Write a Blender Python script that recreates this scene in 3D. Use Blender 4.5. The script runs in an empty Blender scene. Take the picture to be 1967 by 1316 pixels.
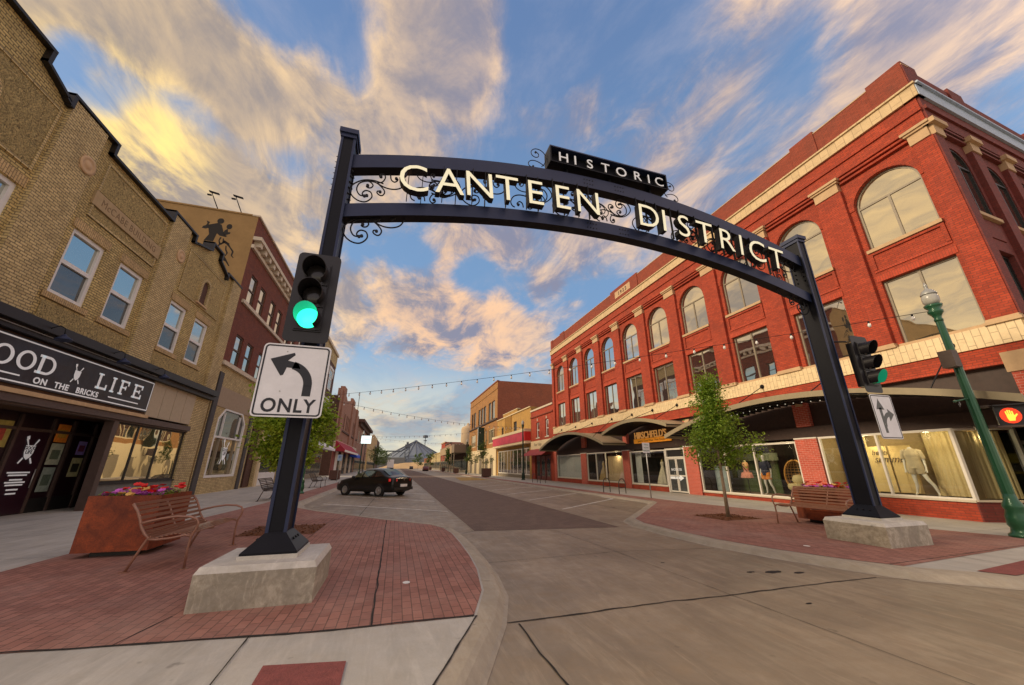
import bpy, bmesh, math, random
from mathutils import Vector, Matrix, noise
random.seed(7)
R = math.radians
PI = math.pi
S = bpy.context.scene
COL = S.collection

# ---------------------------------------------------------------- camera, world, sun, exposure
PITCH, YAW, FPX = R(18.63), R(16.73), 703.0
cam_d = bpy.data.cameras.new('camera'); cam = bpy.data.objects.new('camera', cam_d); COL.objects.link(cam)
cam.location = (0, 0, 1.6); cam.rotation_euler = (R(90) + PITCH, 0, -YAW)
cam_d.sensor_fit = 'HORIZONTAL'; cam_d.sensor_width = 36; cam_d.lens = FPX / 1967 * 36
cam_d.clip_start = 0.05; cam_d.clip_end = 6000
S.camera = cam
SUN_EL, SUN_AZ = R(28), R(-83)          # azimuth measured from +Y towards +X
S.view_settings.view_transform = 'Standard'; S.view_settings.look = 'None'
S.view_settings.exposure = 0.78; S.view_settings.gamma = 1

def build_world():
    w = bpy.data.worlds.new('World'); S.world = w; w.use_nodes = True
    nt = w.node_tree; N = nt.nodes; L = nt.links; N.clear()
    def nd(t, **k):
        n = N.new(t)
        for a, b in k.items(): setattr(n, a, b)
        return n
    def val(s, x):
        if hasattr(x, 'links') or hasattr(x, 'is_linked'): L.new(x, s)
        else: s.default_value = x
    def math_(op, a, b=0.0, c=0.0, clamp=False):
        n = nd('ShaderNodeMath', operation=op, use_clamp=clamp)
        val(n.inputs[0], a); val(n.inputs[1], b); val(n.inputs[2], c); return n.outputs[0]
    def vm(op, a, b=(0, 0, 0)):
        n = nd('ShaderNodeVectorMath', operation=op); val(n.inputs[0], a); val(n.inputs[1], b)
        return n.outputs['Value'] if op in ('DOT_PRODUCT', 'LENGTH') else n.outputs[0]
    def ss(x, a, b):
        n = nd('ShaderNodeMapRange', interpolation_type='SMOOTHSTEP')
        val(n.inputs[0], x); n.inputs[1].default_value = a; n.inputs[2].default_value = b; return n.outputs[0]
    def mix(f, a, b):
        n = nd('ShaderNodeMix', data_type='RGBA'); val(n.inputs[0], f)
        for s, x in ((n.inputs[6], a), (n.inputs[7], b)):
            if isinstance(x, tuple): s.default_value = (*x, 1)
            else: L.new(x, s)
        return n.outputs[2]
    out = nd('ShaderNodeOutputWorld'); bg = nd('ShaderNodeBackground'); bg.inputs[1].default_value = 0.1
    L.new(bg.outputs[0], out.inputs[0])
    sky = nd('ShaderNodeTexSky', sky_type='NISHITA', sun_disc=False)
    sky.sun_elevation = SUN_EL; sky.sun_rotation = SUN_AZ; sky.air_density = 1.0; sky.dust_density = 0.6; sky.ozone_density = 2.0
    tc = nd('ShaderNodeTexCoord'); d = vm('NORMALIZE', tc.outputs['Generated'])
    sep = nd('ShaderNodeSeparateXYZ'); L.new(d, sep.inputs[0])
    dz = math_('MAXIMUM', sep.outputs[2], 0.0)
    den = math_('ADD', dz, 0.10)
    px = math_('DIVIDE', sep.outputs[0], den); py = math_('DIVIDE', sep.outputs[1], den)
    cb = nd('ShaderNodeCombineXYZ'); L.new(px, cb.inputs[0]); L.new(py, cb.inputs[1])
    def fbm(scale, detail, dist, off, rough=0.55, sc=(1, 1, 1)):
        m = nd('ShaderNodeMapping'); L.new(cb.outputs[0], m.inputs[0]); m.inputs[1].default_value = off; m.inputs[3].default_value = sc
        m.inputs[2].default_value = (0, 0, R(10))
        n = nd('ShaderNodeTexNoise'); L.new(m.outputs[0], n.inputs[0]); n.inputs['Scale'].default_value = scale
        n.inputs['Detail'].default_value = detail; n.inputs['Distortion'].default_value = dist; n.inputs['Roughness'].default_value = rough
        return n.outputs['Fac']
    big = fbm(0.9, 3, 0.8, (3.1, 1.2, 0), .5, (1.1, .9, 1)); med = fbm(1.7, 12, .7, (7.7, 2.3, 0), 0.62, (1.35, .8, 1)); fine = fbm(6.0, 9, .9, (1, 5, 0), 0.66, (1.3, .75, 1))
    lump = fbm(2.8, 10, .7, (2, 8, 0), 0.64, (1.3, .7, 1))
    low = fbm(1.3, 7, 0.3, (4, 9, 0), 0.55, (1.0, 0.42, 1))
    # cloud banks: (direction, radius, weight)
    dens = math_('ADD', math_('MULTIPLY', big, 0.45), math_('MULTIPLY', med, 0.95))
    dens = math_('ADD', dens, math_('MULTIPLY', fine, 0.30))
    for (dx, dy, dzz), rad, wt in CLOUDS:
        c = vm('DOT_PRODUCT', d, Vector((dx, dy, dzz)).normalized())
        g = ss(c, math.cos(R(rad)), 1.0)
        dens = math_('ADD', dens, math_('MULTIPLY', g, wt * 0.75))
    cover = ss(dens, 0.76, 1.06)
    thick = ss(dens, 0.98, 1.35)
    shade = ss(math_('ADD', math_('MULTIPLY', fine, 0.35), math_('MULTIPLY', lump, 0.95)), 0.52, 0.82)
    # warm glow towards the rising sun on the left
    warm = ss(vm('DOT_PRODUCT', d, Vector((-0.86, 0.42, 0.40)).normalized()), 0.30, 1.0)
    glow = math_('MULTIPLY', ss(vm('DOT_PRODUCT', d, Vector(GLOW).normalized()), 0.984, 1.0), ss(lump, .38, .62))
    el = ss(dz, 0.02, 0.42)
    k = 8.0
    def C(r, g, b): return (r * k, g * k, b * k)
    lit = mix(warm, C(.72, .50, .33), C(.76, .53, .27))
    dark = mix(warm, C(.20, .20, .27), C(.30, .24, .19))
    cl = mix(shade, dark, lit)
    cl = mix(math_('MULTIPLY', thick, 0.45), cl, dark)
    peach = ss(vm('DOT_PRODUCT', d, Vector(PEACHD).normalized()), math.cos(R(17)), 1.0)
    cl = mix(math_('MULTIPLY', math_('MULTIPLY', peach, shade), 0.7), cl, C(.86, .50, .26))
    cl = mix(math_('MULTIPLY', glow, 0.85), cl, C(1.1, .78, .22))
    wisp = ss(math_('ADD', math_('MULTIPLY', lump, .6), math_('MULTIPLY', med, .5)), .50, .72)
    el2 = ss(dz, .45, .95)
    blue = mix(0.75, vm('MULTIPLY', sky.outputs[0], (1, 1, 1)), mix(el, C(.34, .47, .54), mix(el2, C(.15, .265, .44), C(.105, .18, .35))))
    blue = mix(math_('MULTIPLY', wisp, .38), blue, C(.34, .34, .42))
    up = mix(math_('MULTIPLY', cover, 0.92), blue, cl)
    # banded layer close to the horizon
    band = ss(low, 0.42, 0.62)
    hz = mix(band, C(.62, .54, .38), C(.24, .27, .31))
    hz = mix(ss(dz, 0.0, 0.10), C(.66, .58, .40), hz)
    hor = ss(dz, 0.30, 0.06)
    hfac = math_('MULTIPLY', hor, 0.78)
    allc = mix(hfac, up, hz)
    allc = mix(ss(dz, 0.004, 0.0), allc, C(.20, .18, .15))
    # unseen sky behind the viewer, brightened to lift the ambient light
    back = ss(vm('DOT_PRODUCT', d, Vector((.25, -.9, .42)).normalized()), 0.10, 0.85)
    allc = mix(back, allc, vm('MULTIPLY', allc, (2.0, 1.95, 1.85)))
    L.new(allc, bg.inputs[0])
CLOUDS = []
GLOW = (-0.8, 0.5, 0.5)
def pxdir(x, y):   # compass direction of a cloud bank, from its bearing and height
    cp, sp, ca, sa = math.cos(PITCH), math.sin(PITCH), math.cos(YAW), math.sin(YAW)
    f = Vector((sa * cp, ca * cp, sp)); r = Vector((ca, -sa, 0)); u = r.cross(f)
    return tuple((f * FPX + r * (x - 983.5) + u * (658 - y)).normalized())
for x, y, rad, wt in [(150, 60, 13, .30), (290, 110, 12, .30), (430, 190, 11, .30), (560, 190, 10, .28), (700, 190, 10, .22), (820, 240, 10, .2),
                      (230, 270, 7, .34), (330, 340, 8, .34), (450, 390, 8, .34), (570, 430, 8, .28), (700, 360, 9, .2),
                      (880, 60, 8, .3), (900, 150, 7, .3), (760, 40, 9, .2), (1000, 30, 8, .12), (1080, 250, 9, .14), (1300, 250, 9, .16), (1700, 60, 7, .3), (1180, 200, 7, .2), (1400, 130, 8, .12), (1150, 480, 7, .15),
                      (820, 590, 9, .45), (930, 630, 8, .42), (1020, 650, 5, .3), (720, 550, 7, .18), (870, 450, 6, .22), (980, 480, 5, .2), (1050, 545, 4, .16), (1130, 430, 7, .16),
                      (255, 175, 9, -.62), (355, 250, 7, -.5), (150, 140, 5, -.4), (470, 60, 7, -.35), (520, 300, 5, -.3), (640, 260, 5, -.2), (620, 30, 9, -.25), (850, 60, 6, .3), (870, 140, 5, .3), (700, 100, 6, -.22), (1040, 60, 9, -.28), (1250, 90, 12, -.22), (1480, 200, 12, -.24),
                      (1560, 60, 8, -.2), (800, 520, 5, -.3), (900, 540, 6, -.3), (1150, 530, 6, -.2), (1850, 200, 10, -.22)]:
    CLOUDS.append((pxdir(x, y), rad, wt))
GLOW = pxdir(208, 262); PEACHD = pxdir(870, 605)
# broad thin overcast outside the view: left bank as mirrored in the panes, the rest added to warm ambient light
CLOUDS += [((-.93, .15, .35), 55, .42), ((-.6, -.7, .45), 55, .45), ((.3, -.9, .5), 60, .42), ((.95, -.1, .5), 50, .34), ((.1, -.2, .97), 45, .12)]
build_world()
sd = bpy.data.lights.new('sun', 'SUN'); so = bpy.data.objects.new('sun', sd); COL.objects.link(so)
sd.energy = 2.0; sd.angle = R(14); sd.color = (1.0, 0.80, 0.56)
sv = Vector((math.sin(SUN_AZ) * math.cos(SUN_EL), math.cos(SUN_AZ) * math.cos(SUN_EL), math.sin(SUN_EL)))
so.rotation_euler = sv.to_track_quat('Z', 'Y').to_euler()

# ---------------------------------------------------------------- materials
MATS = {}
def _nt(name):
    m = bpy.data.materials.new(name); m.use_nodes = True
    return m, m.node_tree, m.node_tree.nodes, m.node_tree.links, m.node_tree.nodes['Principled BSDF']
def _bump(N, L, b, h, s, dist=0.02):
    bp = N.new('ShaderNodeBump'); bp.inputs['Strength'].default_value = s; bp.inputs['Distance'].default_value = dist
    L.new(h, bp.inputs['Height']); L.new(bp.outputs[0], b.inputs['Normal'])
def _noise(N, L, vec, scale, detail=6, rough=0.6, dist=0):
    n = N.new('ShaderNodeTexNoise'); L.new(vec, n.inputs[0]); n.inputs['Scale'].default_value = scale
    n.inputs['Detail'].default_value = detail; n.inputs['Roughness'].default_value = rough; n.inputs['Distortion'].default_value = dist
    return n.outputs['Fac']
def _mixc(N, L, f, a, b, bt='MIX'):
    n = N.new('ShaderNodeMix'); n.data_type = 'RGBA'; n.blend_type = bt
    for s, x in ((n.inputs[0], f), (n.inputs[6], a), (n.inputs[7], b)):
        if isinstance(x, tuple): s.default_value = (*x, 1)
        elif isinstance(x, (int, float)): s.default_value = x
        else: L.new(x, s)
    return n.outputs[2]
def _mr(N, L, x, a, b, c=0, d=1):
    n = N.new('ShaderNodeMapRange'); L.new(x, n.inputs[0])
    for i, v in enumerate((a, b, c, d)): n.inputs[i + 1].default_value = v
    return n.outputs[0]
def plain(name, col, rough=0.6, metal=0.0, var=0.12, scale=6.0, bump=0.0, emit=0, ecol=None, bscale=None, coat=0, spec=0.5):
    if name in MATS: return MATS[name]
    m, nt, N, L, b = _nt(name)
    g = N.new('ShaderNodeNewGeometry').outputs['Position']
    f = _noise(N, L, g, scale); f2 = _noise(N, L, g, scale * 7, 4)
    c1 = tuple(max(0, c * (1 - var)) for c in col); c2 = tuple(min(1, c * (1 + var)) for c in col)
    c = _mixc(N, L, _mr(N, L, f, .3, .7), c1, c2)
    c = _mixc(N, L, _mr(N, L, f2, .35, .65, 0, min(1, var * 2)), c, tuple(x * 0.8 for x in col))
    L.new(c, b.inputs['Base Color']); b.inputs['Roughness'].default_value = rough; b.inputs['Metallic'].default_value = metal
    b.inputs['Specular IOR Level'].default_value = spec; b.inputs['Coat Weight'].default_value = coat
    if bump: _bump(N, L, b, _noise(N, L, g, bscale or scale * 4, 8), bump)
    if emit:
        b.inputs['Emission Color'].default_value = (*(ecol or col), 1); b.inputs['Emission Strength'].default_value = emit
    MATS[name] = m; return m
def brick(name, c1, c2, mortar, bw=0.21, bh=0.072, ms=0.008, bump=0.5, mode='wall', stain=0.35, rough=0.85, grime=(.05, .04, .035)):
    if name in MATS: return MATS[name]
    m, nt, N, L, b = _nt(name)
    g = N.new('ShaderNodeNewGeometry').outputs['Position']
    sep = N.new('ShaderNodeSeparateXYZ'); L.new(g, sep.inputs[0])
    cb = N.new('ShaderNodeCombineXYZ')
    if mode == 'wall':
        a = N.new('ShaderNodeMath'); a.operation = 'ADD'; L.new(sep.outputs[0], a.inputs[0]); L.new(sep.outputs[1], a.inputs[1])
        L.new(a.outputs[0], cb.inputs[0]); L.new(sep.outputs[2], cb.inputs[1])
    elif mode == 'soldier':
        a = N.new('ShaderNodeMath'); a.operation = 'ADD'; L.new(sep.outputs[0], a.inputs[0]); L.new(sep.outputs[1], a.inputs[1])
        L.new(a.outputs[0], cb.inputs[1]); L.new(sep.outputs[2], cb.inputs[0])
    elif mode == 'floorx':
        L.new(sep.outputs[0], cb.inputs[0]); L.new(sep.outputs[1], cb.inputs[1])
    else:
        L.new(sep.outputs[1], cb.inputs[0]); L.new(sep.outputs[0], cb.inputs[1])
    t = N.new('ShaderNodeTexBrick'); L.new(cb.outputs[0], t.inputs[0])
    t.inputs['Color1'].default_value = (*c1, 1); t.inputs['Color2'].default_value = (*c2, 1); t.inputs['Mortar'].default_value = (*mortar, 1)
    t.inputs['Scale'].default_value = 1; t.inputs['Mortar Size'].default_value = ms; t.inputs['Mortar Smooth'].default_value = 0.3
    t.inputs['Brick Width'].default_value = bw; t.inputs['Row Height'].default_value = bh
    c = t.outputs['Color']
    n1 = _noise(N, L, g, 0.7, 5, .6, .4); n2 = _noise(N, L, g, 12, 6)
    c = _mixc(N, L, _mr(N, L, n1, .45, .75, 0, stain), c, grime)
    c = _mixc(N, L, _mr(N, L, n2, .3, .8, 0, .3), c, tuple(min(1, x * 1.5) for x in c2))
    n3 = _noise(N, L, g, 2.2, 9, .7, 1.2)
    c = _mixc(N, L, _mr(N, L, n3, .50, .72, 0, .38), c, tuple(x * .55 for x in c1))
    c = _mixc(N, L, _mr(N, L, n3, .50, .28, 0, .30), c, tuple(min(1, x * 1.25 + .03) for x in c1))
    L.new(c, b.inputs['Base Color']); b.inputs['Roughness'].default_value = rough
    iv = N.new('ShaderNodeMath'); iv.operation = 'SUBTRACT'; iv.inputs[0].default_value = 1; L.new(t.outputs['Fac'], iv.inputs[1])
    ad = N.new('ShaderNodeMath'); L.new(iv.outputs[0], ad.inputs[0])
    mu = N.new('ShaderNodeMath'); mu.operation = 'MULTIPLY'; L.new(n2, mu.inputs[0]); mu.inputs[1].default_value = .5; L.new(mu.outputs[0], ad.inputs[1])
    _bump(N, L, b, ad.outputs[0], bump, 0.006)
    MATS[name] = m; return m
def rough_stucco(name, col):
    m, nt, N, L, b = _nt(name)
    g = N.new('ShaderNodeNewGeometry').outputs['Position']
    v = N.new('ShaderNodeTexVoronoi'); L.new(g, v.inputs[0]); v.inputs['Scale'].default_value = 22
    n = _noise(N, L, g, 6.5, 10, .8, 3.5)
    c = _mixc(N, L, _mr(N, L, n, .40, .58), tuple(x * .16 for x in col), col)
    L.new(c, b.inputs['Base Color']); b.inputs['Roughness'].default_value = .95
    _bump(N, L, b, n, 1.0, .09); MATS[name] = m; return m
def glass_reflect(name, dark=(.02, .02, .02), refl=(.95, .93, .9), fac=.62, wav=.02):
    m, nt, N, L, b = _nt(name); N.remove(b)
    o = N['Material Output']; g = N.new('ShaderNodeNewGeometry').outputs['Position']
    df = N.new('ShaderNodeBsdfDiffuse'); n0 = _noise(N, L, g, 1.3, 3)
    L.new(_mixc(N, L, n0, dark, tuple(x * 2.5 for x in dark)), df.inputs[0])
    gl = N.new('ShaderNodeBsdfGlossy'); gl.inputs[0].default_value = (*refl, 1); gl.inputs['Roughness'].default_value = .015
    bp = N.new('ShaderNodeBump'); bp.inputs['Strength'].default_value = wav; bp.inputs['Distance'].default_value = .3
    L.new(_noise(N, L, g, .9, 1), bp.inputs['Height']); L.new(bp.outputs[0], gl.inputs['Normal'])
    mx = N.new('ShaderNodeMixShader'); mx.inputs[0].default_value = fac
    L.new(df.outputs[0], mx.inputs[1]); L.new(gl.outputs[0], mx.inputs[2]); L.new(mx.outputs[0], o.inputs[0])
    MATS[name] = m; return m
def glass_clear(name, fac=.12):
    m, nt, N, L, b = _nt(name); N.remove(b); o = N['Material Output']
    tr = N.new('ShaderNodeBsdfTransparent'); tr.inputs[0].default_value = (.93, .95, .94, 1)
    gl = N.new('ShaderNodeBsdfGlossy'); gl.inputs['Roughness'].default_value = .01
    mx = N.new('ShaderNodeMixShader'); mx.inputs[0].default_value = fac
    L.new(tr.outputs[0], mx.inputs[1]); L.new(gl.outputs[0], mx.inputs[2]); L.new(mx.outputs[0], o.inputs[0])
    MATS[name] = m; return m
def concrete(name, col, var=.22, warm=(.30, .24, .17), scale=.5, wf=.5, rough=.85):
    m, nt, N, L, b = _nt(name)
    g = N.new('ShaderNodeNewGeometry').outputs['Position']
    big = _noise(N, L, g, scale, 6, .62, .8); med = _noise(N, L, g, scale * 6, 7, .65, .3); fin = _noise(N, L, g, 60, 6, .7)
    c = _mixc(N, L, _mr(N, L, big, .35, .65), tuple(x * (1 - var) for x in col), col)
    c = _mixc(N, L, _mr(N, L, med, .40, .72, 0, wf), c, warm)
    c = _mixc(N, L, _mr(N, L, fin, .25, .75, 0, .35), c, tuple(x * .6 for x in col))
    mp = N.new('ShaderNodeMapping'); L.new(g, mp.inputs[0]); mp.inputs[3].default_value = (1.6, .22, 1); mp.inputs[2].default_value = (0, 0, .5)
    st = _noise(N, L, mp.outputs[0], 1.1, 9, .72, 1.6)
    c = _mixc(N, L, _mr(N, L, st, .44, .66, 0, .95 * wf), c, tuple(x * .48 for x in col))
    st2 = _noise(N, L, mp.outputs[0], 2.3, 9, .7, 2.5)
    c = _mixc(N, L, _mr(N, L, st2, .52, .72, 0, .55 * wf), c, tuple(min(1, x * 1.35) for x in col))
    sp = _noise(N, L, g, 5.5, 3, .4)
    c = _mixc(N, L, _mr(N, L, sp, .71, .76, 0, .55), c, tuple(x * .3 for x in col))
    L.new(c, b.inputs['Base Color']); b.inputs['Roughness'].default_value = rough
    L.new(_mr(N, L, med, .3, .7, rough - .22, rough), b.inputs['Roughness'])
    _bump(N, L, b, fin, .25, .006); MATS[name] = m; return m
def leafmat(name, c1, c2):
    m, nt, N, L, b = _nt(name)
    g = N.new('ShaderNodeNewGeometry'); 
    c = _mixc(N, L, g.outputs['Random Per Island'], c1, c2)
    L.new(c, b.inputs['Base Color']); b.inputs['Roughness'].default_value = .5
    tr = N.new('ShaderNodeBsdfTranslucent'); L.new(_mixc(N, L, .5, c, (.35, .45, .05)), tr.inputs[0])
    mx = N.new('ShaderNodeMixShader'); mx.inputs[0].default_value = .4
    L.new(b.outputs[0], mx.inputs[1]); L.new(tr.outputs[0], mx.inputs[2]); L.new(mx.outputs[0], N['Material Output'].inputs[0])
    MATS[name] = m; return m

RED = brick('red_brick', (.46, .060, .020), (.30, .038, .015), (.17, .045, .028), stain=.5, grime=(.12, .03, .02), bump=.8)
REDS = brick('red_brick_soldier', (.50, .07, .028), (.40, .05, .022), (.24, .055, .03), bw=.21, bh=.072, mode='soldier', stain=.2)
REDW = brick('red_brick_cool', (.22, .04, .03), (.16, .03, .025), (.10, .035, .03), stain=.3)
REDP = brick('red_brick_parapet', (.30, .055, .025), (.22, .042, .02), (.15, .04, .025), stain=.3)
REDN = brick('red_brick_efflorescent', (.55, .10, .06), (.45, .075, .045), (.62, .40, .32), ms=.006, stain=.2)
TAN = brick('tan_brick', (.66, .51, .21), (.44, .335, .13), (.10, .08, .04), bh=.082, ms=.015, bump=.9, stain=.45)
TANS = brick('tan_brick_soldier', (.60, .43, .21), (.46, .33, .15), (.14, .095, .05), ms=.011, mode='soldier', stain=.3)
TANL = brick('pale_tan_brick', (.68, .54, .27), (.48, .37, .17), (.12, .095, .055), bh=.082, ms=.014, bump=.9, stain=.4)
DRED = brick('dark_red_brick', (.22, .055, .025), (.13, .032, .018), (.09, .035, .02), stain=.3)
DBRN = brick('dark_brown_brick', (.12, .055, .035), (.08, .038, .025), (.06, .035, .03), stain=.3)
PINKT = brick('pinkish_brick', (.40, .20, .13), (.30, .15, .10), (.2, .12, .09), stain=.3)
BROWN = brick('ochre_brick', (.42, .21, .06), (.32, .15, .045), (.18, .09, .04), stain=.35)
YEL = brick('yellow_brick', (.52, .30, .07), (.42, .24, .06), (.25, .15, .06), stain=.3)
RBR2 = brick('rust_brick', (.34, .10, .045), (.26, .075, .035), (.15, .06, .035), stain=.3)
CREAMT = brick('cream_tile', (.76, .60, .35), (.68, .53, .31), (.30, .22, .13), bw=.52, bh=.17, ms=.010, mode='soldier', stain=.15, rough=.5, grime=(.45, .33, .18))
CREAMB = brick('cream_stone_band', (.62, .46, .26), (.54, .40, .22), (.36, .26, .15), bw=.52, bh=.30, ms=.012, mode='soldier', stain=.15, rough=.7, grime=(.45, .33, .18))
PAVE = brick('red_clay_paver', (.36, .165, .12), (.24, .105, .078), (.09, .048, .035), bw=.21, bh=.105, ms=.006, bump=.6, mode='floory', stain=.6, grime=(.36, .25, .205))
ROADB = brick('street_brick', (.18, .12, .085), (.115, .078, .057), (.075, .055, .048), bw=.21, bh=.10, ms=.01, bump=.7, mode='floorx', stain=.4, grime=(.16, .10, .08))
STUC = rough_stucco('rough_stucco', (.78, .60, .26))
CONC = concrete('road_concrete', (.37, .305, .215), var=.48, warm=(.27, .195, .115), wf=.7, rough=.66)
WALKC = concrete('sidewalk_concrete', (.54, .52, .46), warm=(.44, .39, .30), scale=.8)
CURBC = concrete('curb_concrete', (.47, .41, .31), warm=(.34, .27, .18), scale=1.2)
PLC = concrete('plinth_concrete', (.56, .51, .40), warm=(.22, .19, .13), var=.45, scale=2.5, wf=.95)
PLT = concrete('plinth_top_concrete', (.70, .67, .60), warm=(.42, .38, .28), scale=2.5, wf=.4)
GRND = plain('dry_earth', (.24, .19, .11), .95, var=.3, scale=.05)
STONE = plain('limestone', (.54, .37, .21), .8, var=.12, scale=3, bump=.2)
PALE = plain('pale_limestone', (.60, .52, .40), .8, var=.12, scale=3, bump=.2)
CREAMP = plain('cream_paint', (.70, .58, .36), .6, var=.06)
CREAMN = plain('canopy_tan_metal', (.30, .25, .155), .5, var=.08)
OCHREW = plain('ochre_mural_plaster', (.34, .215, .085), .9, var=.14, scale=1.2, bump=.25, bscale=14)
SILH = plain('mural_paint', (.022, .018, .014), .8, var=.1)
STEEL = plain('blue_black_steel', (.007, .008, .013), .45, .1, var=.15, scale=3, bump=.05, coat=.0, spec=.2)
STEELB = plain('blue_steel_paint', (.018, .028, .075), .42, .1, var=.1, scale=3, coat=.0, spec=.4)
BLACK = plain('black_paint', (.014, .013, .013), .5, var=.1)
IRON = plain('black_wrought_iron', (.010, .010, .012), .45, .5, var=.1)
GALV = plain('galvanised_steel', (.45, .46, .44), .45, .6, var=.1)
BENCHM = plain('brown_bench_steel', (.30, .15, .10), .38, .2, var=.1, coat=.3)
BENCHD = plain('dark_bench_steel', (.06, .045, .04), .4, .3, var=.1)
GREENM = plain('green_lamp_paint', (.015, .10, .045), .35, .2, var=.12, coat=.3)
DGREEN = plain('dark_green_paint', (.012, .035, .022), .4, .2, var=.1)
WHITEP = plain('white_window_paint', (.74, .74, .72), .45, var=.05)
WFRAME = plain('white_storefront_frame', (.72, .68, .60), .45, var=.05)
GFRAME = plain('grey_window_frame', (.24, .20, .14), .5, var=.08)
DBROWN = plain('dark_brown_panel', (.045, .024, .018), .55, var=.3, scale=9)
BRNCOL = plain('brown_column_paint', (.085, .055, .045), .5, var=.15)
TANPAN = plain('tan_panel', (.46, .38, .26), .6, var=.06)
GLR = glass_reflect('sky_reflecting_glass', refl=(1, .96, .86), fac=.74)
GLD = glass_reflect('dark_screen_glass', dark=(.03, .035, .035), fac=.16)
GLB = glass_reflect('blue_reflecting_glass', fac=.62, refl=(.9, .93, .85))
GLC = glass_clear('clear_shop_glass', .10)
BLINDG = glass_reflect('blind_backed_glass', dark=(.11, .09, .055), refl=(1, .95, .78), fac=.78)
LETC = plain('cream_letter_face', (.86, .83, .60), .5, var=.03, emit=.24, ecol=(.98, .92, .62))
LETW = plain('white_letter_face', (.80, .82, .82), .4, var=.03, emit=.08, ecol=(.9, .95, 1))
SIGNW = plain('white_sign_sheeting', (.80, .81, .84), .4, var=.07, scale=4)
SIGNK = plain('black_sign_ink', (.010, .012, .020), .45, var=.05)
SIGNG = plain('grey_sign_ink', (.10, .11, .11), .45, var=.05)
MULCH = plain('bark_mulch', (.20, .075, .03), .95, var=.5, scale=30, bump=1.0)
BARK = plain('young_tree_bark', (.26, .19, .12), .9, var=.2, scale=20, bump=.4)
CRACK = plain('joint_tar', (.02, .016, .013), .9, var=.2)
PAINTW = plain('worn_white_road_paint', (.85, .83, .76), .8, var=.15, scale=8)
DWRED = plain('red_tactile_paving', (.26, .07, .06), .8, var=.25, scale=12, bump=.8, bscale=60)
LEAF1 = leafmat('maple_leaf_green', (.18, .31, .02), (.46, .58, .05))
LEAF2 = leafmat('ash_leaf_green', (.09, .20, .018), (.30, .43, .04))
LEAF3 = leafmat('dark_leaf_green', (.03, .075, .015), (.07, .13, .025))
def corten():
    m, nt, N, L, b = _nt('corten_steel')
    g = N.new('ShaderNodeNewGeometry').outputs['Position']
    a = _noise(N, L, g, 3, 8, .7, .6); f = _noise(N, L, g, 70, 4, .8)
    c = _mixc(N, L, _mr(N, L, a, .35, .65), (.17, .038, .016), (.46, .095, .024))
    c = _mixc(N, L, _mr(N, L, f, .35, .65, 0, .7), c, (.075, .022, .014))
    L.new(c, b.inputs['Base Color']); b.inputs['Roughness'].default_value = .75; b.inputs['Metallic'].default_value = .1
    _bump(N, L, b, f, .4, .004); MATS['corten'] = m; return m
CORT = corten()
def curtain(name, col, emit=0):
    m, nt, N, L, b = _nt(name)
    c = _mixc(N, L, _noise(N, L, N.new('ShaderNodeNewGeometry').outputs['Position'], 3), col, tuple(x * .8 for x in col))
    L.new(c, b.inputs['Base Color']); b.inputs['Roughness'].default_value = .9; MATS[name] = m; return m
CURT = curtain('cream_curtain', (.62, .50, .26)); CURW = curtain('white_curtain', (.75, .75, .72))

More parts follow.
